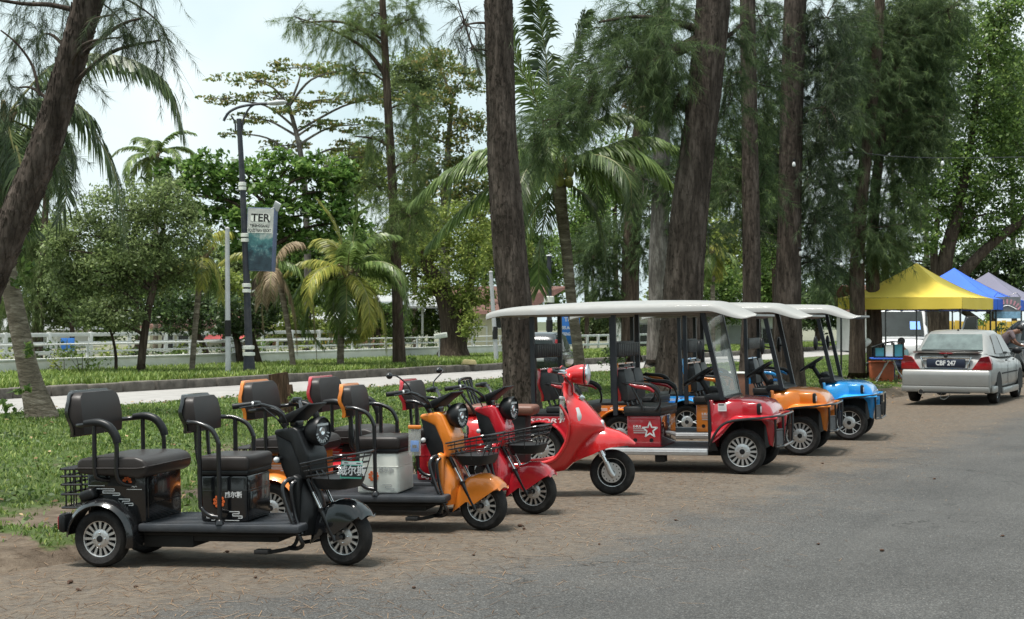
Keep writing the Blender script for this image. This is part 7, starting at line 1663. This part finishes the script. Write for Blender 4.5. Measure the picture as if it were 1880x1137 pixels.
suv = make_car('estate_car', "small dark car on the second road, seen between the red cart's rear posts", 'car', ((984 - CX) * Zv / F, Zv, 0.04), R(79), M_CARK, BOXY, BOXC, BOXG, [(0.8, 0.76), (3.4, 0.76)], 0.33, 0.21, 'y')
suv.scale = (.76, .76, .76)
for sg in (-1, 1): MB().use(M_RLENS).prism([(sg * 0.66, 1.0), (sg * 0.80, 1.0), (sg * 0.745, 1.38), (sg * 0.66, 1.38)], 0.04, 0.20, 'x', 0.01).build('tail_light', suv)
MB().use(M_GLINE).bb(-0.02, 0.04, -0.28, 0.28, 0.62, 0.74, 0.006).build('number_plate', suv)
Zg = 42.0
gc = make_car('parked_car', "grey car half hidden behind the silver saloon, beyond the bending person", 'car', ((1842 - CX) * Zg / F, Zg, 0.0), R(-14), M_CARG, BOXY, BOXC, BOXG, [(0.8, 0.76), (3.4, 0.76)], 0.32, 0.2, 'y')
# white van facing the camera
Zw = 44.0
van = make_car('delivery_van', "white van facing the camera with its driver's door open, behind the yellow canopy", 'van', ((1655 - CX) * Zw / F, Zw, 0.0), R(-103), M_CARW,
    [(-4.2, 0.80, 0.35, 1.9), (-4.0, 0.88, 0.30, 1.12), (-2.0, 0.90, 0.28, 1.1), (-0.9, 0.90, 0.28, 1.08), (-0.4, 0.88, 0.30, 1.02), (-0.1, 0.84, 0.32, 0.92), (0.0, 0.72, 0.40, 0.78)],
    [(-4.18, 0.86, 0.80, 1.05, 1.92), (-3.9, 0.88, 0.80, 1.05, 1.98), (-1.6, 0.88, 0.80, 1.05, 1.98), (-1.05, 0.87, 0.78, 1.02, 1.90), (-0.35, 0.84, 0.80, 1.0, 1.06)],
    [('windscreen', [[(-0.36, -0.70, 1.13), (-0.36, 0.70, 1.13), (-0.97, 0.66, 1.87), (-0.97, -0.66, 1.87)]]), ('side_window', [[(-1.95, -0.895, 1.12), (-0.85, -0.885, 1.12), (-1.2, -0.835, 1.72), (-1.95, -0.84, 1.76)]]), ('side_window', [[(-1.95, 0.895, 1.12), (-1.95, 0.84, 1.76), (-1.2, 0.835, 1.72), (-0.85, 0.885, 1.12)]])],
    [(-3.3, 0.78), (-0.7, 0.78)], 0.32, 0.2, 'y')
m = MB().use(M_CARW); m.bb(-1.9, -0.85, -0.02, 0.02, 0.45, 1.05, 0.01); m.tube([(-1.9, 0, 1.05), (-1.88, 0, 1.72), (-1.25, 0, 1.70), (-0.87, 0, 1.05)], 0.03, 6, 0)
d = m.build('door', van); d.location = (0.35, 1.25, 0); d.rotation_euler = (0, 0, R(-35)); g = MB().use(M_CGL).add([(-1.86, 0, 1.06), (-0.9, 0, 1.06), (-1.27, 0, 1.67), (-1.85, 0, 1.69)], [(0, 1, 2, 3)]).build('pane', d, smooth=False)
m = MB().use(M_GALV); m.bb(-3.2, -1.3, -0.62, 0.62, 2.02, 2.05); m.tube([(-1.25, -0.68, 2.03), (-1.25, 0.68, 2.03)], 0.05, 8, 0); m.tube([(-1.25, -0.68, 2.03), (-3.3, -0.68, 2.03)], 0.03, 8, 0); m.tube([(-1.25, 0.68, 2.03), (-3.3, 0.68, 2.03)], 0.03, 8, 0); m.build('roof_rack', van)
for sg in (-1, 1): MB().use(M_LENS).box((-0.06, sg * 0.62, 0.76), (0.10, 0.28, 0.16), 0.03).build('headlight', van)
MB().use(M_PBLUE).add([(-0.52, 0.28, 1.30), (-0.52, 0.60, 1.30), (-0.72, 0.58, 1.55), (-0.72, 0.28, 1.55)], [(0, 1, 2, 3)]).build('windscreen_card', van, loc=(0.012, 0, 0.012), smooth=False)

# ---------------------------------------------------------------- market canopies
def canopy(label, cx, cy, yaw, col, size=3.2, eave=2.18, peak=3.12):
    root = thing('market_canopy', label, 'canopy', (cx, cy, 0.0), (0, 0, yaw), 'pop-up canopies over the stalls')
    h = size / 2; M_c = col
    m = MB().use(M_c); N = 16
    for q in range(4):
        a = q * math.pi / 2; ca, sa = math.cos(a), math.sin(a)
        def fn(u, v):                         # u: eave to peak; v: along the edge
            k = 1 - u; x = h * k; y = (v * 2 - 1) * h * k
            z = eave + (peak - eave) * (u ** 1.45 * 0.80 + 0.20 * u) - 0.05 * math.sin(math.pi * v) * k * (1 - k) * 2
            z += 0.012 * math.sin(v * 23 + q * 2) * k * u * 2
            return (x * ca - y * sa, x * sa + y * ca, z)
        m.sheet(fn, 12, N)
        def vl(u, v):
            y = (v * 2 - 1) * h; x = h + 0.012 * math.sin(v * 17 + q) * u + 0.004
            return (x * ca - y * sa, x * sa + y * ca, eave - 0.29 * u - 0.012 * math.sin(v * math.pi) )
        m.sheet(vl, 4, 24)
    m.build('roof_cloth', root, ang=25)
    for sx in (-1, 1):
        for sy in (-1, 1): MB().use(M_BLKM).bb(sx * (h - 0.06) - 0.02, sx * (h - 0.06) + 0.02, sy * (h - 0.06) - 0.02, sy * (h - 0.06) + 0.02, 0, eave - 0.02).build('leg', root)
    t = MB().use(M_BLKM); e = h - 0.06
    for q in range(4):
        a = q * math.pi / 2; M = Matrix.Rotation(a, 4, 'Z'); o = len(t.v)
        for (y0, z0, y1, z1) in ((-e, 1.86, 0, 2.1), (-e, 2.1, 0, 1.86), (0, 1.86, e, 2.1), (0, 2.1, e, 1.86)): t.tube([(e, y0, z0), (e, y1, z1)], 0.012, 5, 0)
        t.tube([(e, e, 2.1), (0, 0, 2.55)], 0.012, 5, 0)
        t.v[o:] = [tuple(M @ Vector(p)) for p in t.v[o:]]
    t.build('truss', root); return root
M_CY = mat("yellow canopy cloth", (0.80, 0.60, 0.085), 0.8, var=0.06, scale=1.0)
M_CB = mat("blue canopy cloth", (0.035, 0.13, 0.62), 0.75, var=0.15, scale=1.0)
M_CGY = mat("grey purple canopy cloth", (0.15, 0.145, 0.20), 0.8, var=0.1, scale=1.0)
cy_ = R(-32)
canopy("bright yellow pop-up canopy, nearest of the stalls", (1683 - CX) * 37.8 / F, 37.8, cy_, M_CY)
canopy("blue pop-up canopy behind the yellow one", (1752 - CX) * 41.3 / F, 41.3, cy_, M_CB)
canopy("grey purple pop-up canopy furthest along the stalls", (1815 - CX) * 45.0 / F, 45.0, cy_, M_CGY)
bn = thing('stall_banner', "printed stall banner with arched pink shapes over a blue strip, hung under the blue canopy", 'banner', tuple(P(1849, 565, 39.6)), (0, 0, R(-10)))
MB().use(mat("banner grey", (0.20, 0.21, 0.22), 0.5, var=0.3, scale=6)).bb(-0.36, 0.36, -0.01, 0.01, -0.30, 0.30).build('sheet', bn)
m = MB().use(mat("banner blue", (0.25, 0.45, 0.62), 0.5, var=0.3, scale=14)).bb(-0.355, 0.355, -0.014, -0.011, -0.295, -0.11)
m.use(mat("banner pink", (0.62, 0.30, 0.36), 0.5, var=0.3, scale=20))
for q in range(9):
    a = R(160 - 17.5 * q); m.box((0.34 * math.cos(a), -0.015, -0.10 + 0.27 * math.sin(a)), (0.045, 0.006, 0.13), 0, (0, -(a - math.pi / 2) * 0.6, 0))
m.use(M_WLINE).tube([(-0.25, -0.016, -0.05), (0, -0.016, 0.06), (0.25, -0.016, -0.05)], 0.014, 5); m.build('print', bn)
MB().use(M_BLKM).tube([(-0.36, 0, 0.29), (-0.25, 0.02, 0.42), (0, 0.02, 0.30), (0.25, 0.02, 0.42), (0.36, 0, 0.29)], 0.008, 5, 0).build('cord', bn)
# stall furniture
def table(label, px, Z, w, d, top, h=0.7, yaw=-8):
    b = PG(px, Z); root = thing('folding_table', label, 'table', (b.x, b.y, 0.0), (0, 0, R(yaw)))
    MB().use(top).bb(-w / 2, w / 2, -d / 2, d / 2, h - 0.035, h, 0.008).build('table_top', root)
    for sx in (-1, 1):
        m = MB().use(M_GALV)
        m.tube([(sx * w * 0.42, -d * 0.42, 0.0), (sx * w * 0.2, 0, h * 0.5), (sx * w * 0.05, d * 0.42, h - 0.04)], 0.014, 6, 0); m.build('leg', root)
        m = MB().use(M_GALV); m.tube([(sx * w * 0.42, d * 0.42, 0.0), (sx * w * 0.2, 0, h * 0.5), (sx * w * 0.05, -d * 0.42, h - 0.04)], 0.014, 6, 0); m.build('leg', root)
    return root
table("folding table with a blue top beside the rag-tied trunk", 1634, 35.6, 0.95, 0.6, M_CB, 0.66)
def tote(name, label, px, Z, z, w, d, h, mm, lid=None):
    b = PG(px, Z, z); root = thing(name, label, 'container', tuple(b), (0, 0, R(-8)))
    MB().use(mm).box((0, 0, h / 2), (w, d, h), 0.02, taper=(1.08, 1.08)).build('tub', root)
    MB().use(lid or mm).box((0, 0, h + 0.02), (w * 1.12, d * 1.12, 0.04), 0.012).build('lid', root)
M_TEAL = mat("teal plastic", (0.05, 0.22, 0.26), 0.35, var=0.2); M_TRED = mat("orange red plastic", (0.42, 0.10, 0.04), 0.5, var=0.25)
dc = thing('display_case', "low dark-framed display case with teal panes on the blue-topped table", 'display case', tuple(PG(1630, 35.6, 0.66)), (0, 0, R(-8)))
m = MB().use(M_BLK); m.bb(-0.36, 0.36, -0.2, 0.2, 0.0, 0.03, 0.006)
for x, zt in ((-0.35, 0.24), (-0.1, 0.34), (0.12, 0.38), (0.35, 0.36)): m.bb(x - 0.02, x + 0.02, -0.2, -0.17, 0.02, zt); m.bb(x - 0.02, x + 0.02, 0.17, 0.2, 0.02, zt)
m.prism([(-0.38, 0.24), (-0.1, 0.35), (0.12, 0.39), (0.37, 0.37), (0.37, 0.40), (0.12, 0.42), (-0.1, 0.38), (-0.40, 0.27)], -0.21, 0.21, 'y', 0.006); m.build('case_frame', dc)
for a, b, zt, mm in ((-0.33, -0.12, 0.25, M_TEAL), (-0.08, 0.10, 0.33, M_WHT), (0.14, 0.33, 0.34, M_TEAL)): MB().use(mm).bb(a, b, -0.19, -0.18, 0.04, zt).build('pane', dc)
tote('crate', "orange red crate standing under the blue-topped table", 1618, 36.0, 0.02, 0.55, 0.4, 0.5, M_TRED)
table("small dark table standing behind the silver saloon's far side", 1868, 36.5, 0.9, 0.6, M_BLK, 0.9)
# ---------------------------------------------------------------- people (far off, among the stalls)
M_SKIN = mat("brown skin", (0.20, 0.10, 0.065), 0.55, var=0.1, scale=8); M_HAIR = mat("black hair", (0.012, 0.010, 0.010), 0.6, var=0.2)
M_SHG = mat("grey pink shirt", (0.17, 0.13, 0.14), 0.85, var=0.2, scale=5); M_JEAN = mat("dark jeans", (0.03, 0.04, 0.075), 0.85, var=0.2); M_SHB = mat("pale teal shirt", (0.20, 0.32, 0.33), 0.85, var=0.2)
def skinned(name, verts, edges, radii, material, parent, lv=2):
    me = bpy.data.meshes.new(name); me.from_pydata(verts, edges, []); me.materials.append(material)
    o = bpy.data.objects.new(name, me); COL.objects.link(o); o.parent = parent
    md = o.modifiers.new('skin', 'SKIN'); md.use_smooth_shade = True
    for i, r in enumerate(radii): me.skin_vertices[0].data[i].radius = (r, r); me.skin_vertices[0].data[i].use_root = (i == 0)
    o.modifiers.new('sub', 'SUBSURF').levels = lv; o.modifiers['sub'].render_levels = lv
    return o
def person(label, loc, yaw, J, shirt, legs):
    """J: joint dict; body one skinned surface, clothes and hair over it; face with nose, eyes, mouth and ears"""
    root = thing('person', label, 'person', loc, (0, 0, yaw))
    names = ['pel', 'chest', 'neck', 'head', 'crown', 'shL', 'elL', 'wrL', 'haL', 'shR', 'elR', 'wrR', 'haR', 'hipL', 'knL', 'anL', 'toL', 'hipR', 'knR', 'anR', 'toR']
    rad = dict(pel=.125, chest=.135, neck=.055, head=.085, crown=.075, shL=.06, elL=.04, wrL=.028, haL=.035, shR=.06, elR=.04, wrR=.028, haR=.035, hipL=.085, knL=.058, anL=.04, toL=.035, hipR=.085, knR=.058, anR=.04, toR=.035)
    E = [('pel', 'chest'), ('chest', 'neck'), ('neck', 'head'), ('head', 'crown'), ('chest', 'shL'), ('shL', 'elL'), ('elL', 'wrL'), ('wrL', 'haL'), ('chest', 'shR'), ('shR', 'elR'), ('elR', 'wrR'), ('wrR', 'haR'), ('pel', 'hipL'), ('hipL', 'knL'), ('knL', 'anL'), ('anL', 'toL'), ('pel', 'hipR'), ('hipR', 'knR'), ('knR', 'anR'), ('anR', 'toR')]
    V = [J[n] for n in names]; ed = [(names.index(a), names.index(b)) for a, b in E]; rr = [rad[n] for n in names]
    # five fingers a hand
    for s in 'LR':
        h = Vector(J['ha' + s]); w = Vector(J['wr' + s]); d = (h - w).normalized(); sd = d.orthogonal().normalized()
        for q in range(5):
            a = h + sd * (q - 2) * 0.018; b = a + d * (0.075 - 0.01 * abs(q - 2)) + Vector((0, 0, -0.012))
            if q == 0: a = w + d * 0.03 + sd * -0.03; b = a + d * 0.045 - sd * 0.03
            i0 = len(V); V += [tuple(a), tuple(b)]; rr += [0.010, 0.007]; ed += [(names.index('ha' + s), i0), (i0, i0 + 1)]
    body = skinned('body', V, ed, rr, M_SKIN, root)
    sub = ['pel', 'chest', 'shL', 'elL', 'shR', 'elR']; mid = lambda a, b, t: tuple(Vector(J[a]).lerp(Vector(J[b]), t))
    skinned('shirt', [J['pel'], J['chest'], J['shL'], mid('shL', 'elL', .75), J['shR'], mid('shR', 'elR', .75), mid('chest', 'neck', .5)], [(0, 1), (1, 2), (2, 3), (1, 4), (4, 5), (1, 6)], [.15, .155, .078, .062, .078, .062, .075], shirt, root)
    skinned('trousers', [J['pel'], J['hipL'], J['knL'], mid('knL', 'anL', .9), J['hipR'], J['knR'], mid('knR', 'anR', .9)], [(0, 1), (1, 2), (2, 3), (0, 4), (4, 5), (5, 6)], [.145, .105, .075, .062, .105, .075, .062], legs, root)
    h, c = Vector(J['head']), Vector(J['crown']); up = (c - h).normalized(); f = Vector(J.get('face', (1, 0, 0))); f = (f - up * f.dot(up)).normalized(); sd = up.cross(f)
    hm = MB().use(M_HAIR); hm.ball(tuple(c - f * 0.018 + up * 0.005), 0.098, 16, (1, 1, 0.95)); hm.build('hair', root)
    fm = MB().use(M_SKIN); fm.ball(tuple(h + f * 0.088 + up * 0.02), 0.018, 8)
    for s in (-1, 1): fm.ball(tuple(h + sd * s * 0.085 + up * 0.03), 0.022, 8)
    fm.use(M_HAIR)
    for s in (-1, 1): fm.ball(tuple(h + f * 0.076 + sd * s * 0.032 + up * 0.05), 0.011, 8)
    fm.use(M_RLENS).ball(tuple(h + f * 0.078 - up * 0.022), 0.014, 8, (0.6, 1.6, 0.5)); fm.build('face', root)
    return root
pb = PG(1838, 38.0)
person("person in a grey pink shirt bending forward beside the silver saloon's wing mirror", (pb.x, pb.y, 0.0), R(-8),
    dict(pel=(-0.02, 0, 0.95), chest=(0.20, 0, 1.24), neck=(0.34, 0, 1.30), head=(0.44, 0, 1.30), crown=(0.50, 0, 1.37), face=(0.8, -0.2, -0.6), shL=(0.22, 0.17, 1.26), elL=(0.32, 0.24, 1.02), wrL=(0.48, 0.16, 0.93), haL=(0.55, 0.12, 0.92), shR=(0.22, -0.17, 1.26), elR=(0.32, -0.24, 1.02), wrR=(0.48, -0.14, 0.93), haR=(0.55, -0.10, 0.92),
         hipL=(0, 0.09, 0.88), knL=(0.05, 0.10, 0.48), anL=(-0.03, 0.11, 0.08), toL=(0.12, 0.12, 0.04), hipR=(0, -0.09, 0.88), knR=(0.08, -0.10, 0.48), anR=(0.0, -0.11, 0.08), toR=(0.15, -0.12, 0.04)), M_SHG, M_JEAN)
pb = PG(1659, 36.6)
person("dark haired person sitting behind the blue-topped table, only head and shoulder showing past the saloon", (pb.x, pb.y, 0.0), R(200),
    dict(pel=(0, 0, 0.46), chest=(0.04, 0, 0.76), neck=(0.06, 0, 0.90), head=(0.09, 0, 0.98), crown=(0.09, 0, 1.06), face=(1, 0, -0.25), shL=(0.04, 0.17, 0.80), elL=(0.10, 0.22, 0.58), wrL=(0.28, 0.16, 0.60), haL=(0.35, 0.13, 0.62), shR=(0.04, -0.17, 0.80), elR=(0.10, -0.22, 0.58), wrR=(0.28, -0.16, 0.60), haR=(0.35, -0.13, 0.62),
         hipL=(0.05, 0.09, 0.46), knL=(0.42, 0.12, 0.46), anL=(0.42, 0.12, 0.08), toL=(0.56, 0.12, 0.04), hipR=(0.05, -0.09, 0.46), knR=(0.42, -0.12, 0.46), anR=(0.42, -0.12, 0.08), toR=(0.56, -0.12, 0.04)), M_SHB, M_JEAN)
st_ = thing('stool', "small stool under the sitting person behind the blue-topped table", 'stool', (pb.x, pb.y, 0.0)); MB().use(M_TRED).lathe([(0, 0.33), (0.17, 0.33), (0.18, 0.30), (0.16, 0.29)], n=16).build('seat', st_)
for q in range(4):
    a = q * math.pi / 2 + 0.78; MB().use(M_TRED).tube([(0.12 * math.cos(a), 0.12 * math.sin(a), 0.30), (0.17 * math.cos(a), 0.17 * math.sin(a), 0)], 0.018, 6, 0).build('leg', st_)
# ---------------------------------------------------------------- string lights, rag, litter
M_BULB = mat("white glass bulb", (0.72, 0.74, 0.74), 0.25, var=0.05)
def string(label, pts, bulbs):
    W = [P(*p) for p in pts]; root = thing('string_light', label, 'string light', tuple(W[0])); O = Vector(root.location)
    MB().use(M_NAVY).tube([w - O for w in W], 0.008, 5).build('cable', root)
    for (a, b, Z) in bulbs:
        c = P(a, b, Z) - O; m = MB().use(M_BLK).lathe([(0.0, 0.075), (0.022, 0.075), (0.024, 0.03), (0.018, 0.02)], c, 'z', 10); o = m.build('socket', root)
        MB().use(M_BULB).lathe([(0.018, 0.025), (0.03, 0.0), (0.042, -0.04), (0.032, -0.075), (0, -0.088)], c, 'z', 12).build('bulb', o)
string("sagging string of white bulbs between the trunks above the blue cart's roof", [(1466, 455, 30.8), (1490, 466, 32), (1520, 473, 33.5), (1555, 475, 35), (1592, 466, 36.5)], [(1470, 463, 31), (1508, 478, 33), (1545, 484, 34.6), (1582, 478, 36)])
string("higher string of white bulbs running right from the needle-laden trunk", [(1458, 292, 30.9), (1500, 284, 33), (1563, 279, 36), (1640, 287, 35), (1735, 290, 33), (1900, 288, 30)], [(1458, 299, 30.9), (1564, 286, 36), (1731, 297, 33)])
rg = MB().use(M_WHT); rings = []
for i in range(7):
    u = i / 6; rings.append([(0.05 * math.sin(u * 5) + (0.05 + 0.05 * math.sin(math.pi * u)) * math.cos(a), (0.03 + 0.03 * math.sin(math.pi * u)) * math.sin(a), -0.24 * u + 0.02 * math.cos(3 * a)) for a in [2 * math.pi * k / 10 for k in range(10)]])
o = rg.loft(rings).build('white_rag', ang=80); o.location = P(1590, 622, 36.95); tag(o, "scrap of white plastic tied to the casuarina stem", 'rag')
rp = MB().use(M_GLINE).tube([(0.24 * math.cos(2 * math.pi * k / 12), 0.24 * math.sin(2 * math.pi * k / 12), 0.05 * math.sin(k)) for k in range(12)], 0.018, 6, 4, closed=True).build('rope'); rp.location = P(1605, 668, 37.4); tag(rp, "pale rope wound low round the casuarina stem", 'rope')
pouch("pouch with blue rim lying against the orange cart's dashboard", tuple(on(cart_orange, (1.93, -0.36, 1.02))), R(-50), M_PBLUE, M_PGRY, 0.0)
M_LITTER = leafmat("fallen brown needles", (0.15, 0.085, 0.045), (0.30, 0.20, 0.12), 0.5, 0.0, 0.9)
N = 26000; t = rng.uniform(-9, 26, N); d = rng.normal(0.4, 1.3, N); am = rng.random(N)
keep = (d < 2.6) & (d > -3.4) & (am < np.clip(0.25 + 0.35 * (d + 2.4), 0.03, 1))
t, d = t[keep], d[keep]; n_ = len(t); az = rng.uniform(0, np.pi, n_); L = rng.uniform(0.05, 0.16, n_)
zz = np.array([max(-0.022 * min(max(b, 0), 2.6), vz(a, b) if b > 1.62 else -1) for a, b in zip(t, d)]) + 0.004
b0 = np.stack([P0.x + U2.x * t + N2.x * d, P0.y + U2.y * t + N2.y * d, zz], 1)
dv = np.stack([np.cos(az), np.sin(az), rng.normal(0, .03, n_)], 1) * L[:, None] * 0.5; sv = np.stack([-np.sin(az), np.cos(az), np.zeros(n_)], 1) * 0.0016
dv[:, 2] = np.abs(dv[:, 2])
tag(nbuild('needle_litter', np.stack([b0 - dv * [1, 1, 0] - sv, b0 + dv - sv, b0 + dv + sv, b0 - dv * [1, 1, 0] + sv], 1), 4, M_LITTER), "brown casuarina needles strewn over the road edge under the parked row", 'leaf litter', kind='stuff')
M_CONE = mat("dry brown cone", (0.07, 0.035, 0.02), 0.9, var=0.4, scale=30, bump=0.6, bscale=80)
mc = MB().use(M_CONE).ball((0, 0, 0.012), 0.016, 8, (1.3, 1, 0.9)); mc.box((0.02, 0.008, 0.008), (0.03, 0.012, 0.008), 0.003, (0.3, 0.4, 0.9)); c0 = None
spots = [(955, 967, 1.6), (962, 972, 1.2), (1510, 852, 1.1), (1385, 868, .9), (1290, 868, 1.0), (1618, 1012, 1.3), (1502, 1000, 1.0), (1840, 985, 1.0), (130, 1063, 1.6), (144, 1078, 1.2), (250, 1074, 1.0), (470, 1060, 1.0), (418, 1008, 1.2), (1100, 1000, 0.9), (1240, 956, 1.0), (760, 1080, 1.0), (870, 1020, .9), (1715, 880, 1.1)]
for i, (px, py, s) in enumerate(spots):
    Z = EYE * F / (py - HZ); b = PG(px, Z)
    if c0 is None: c0 = mc.build('fallen_cone'); o = c0
    else: o = c0.copy(); COL.objects.link(o)
    tt, dd = td(b.x, b.y); o.location = (b.x, b.y, -0.022 * min(max(dd, 0), 2.6) + 0.002); o.rotation_euler = (0, 0, i * 1.3); o.scale = (s * .65, s * .65, s * .5); tag(o, "small dark brown cone or scrap of leaf lying on the asphalt", 'fallen cone', 'fallen cones and scraps on the road')
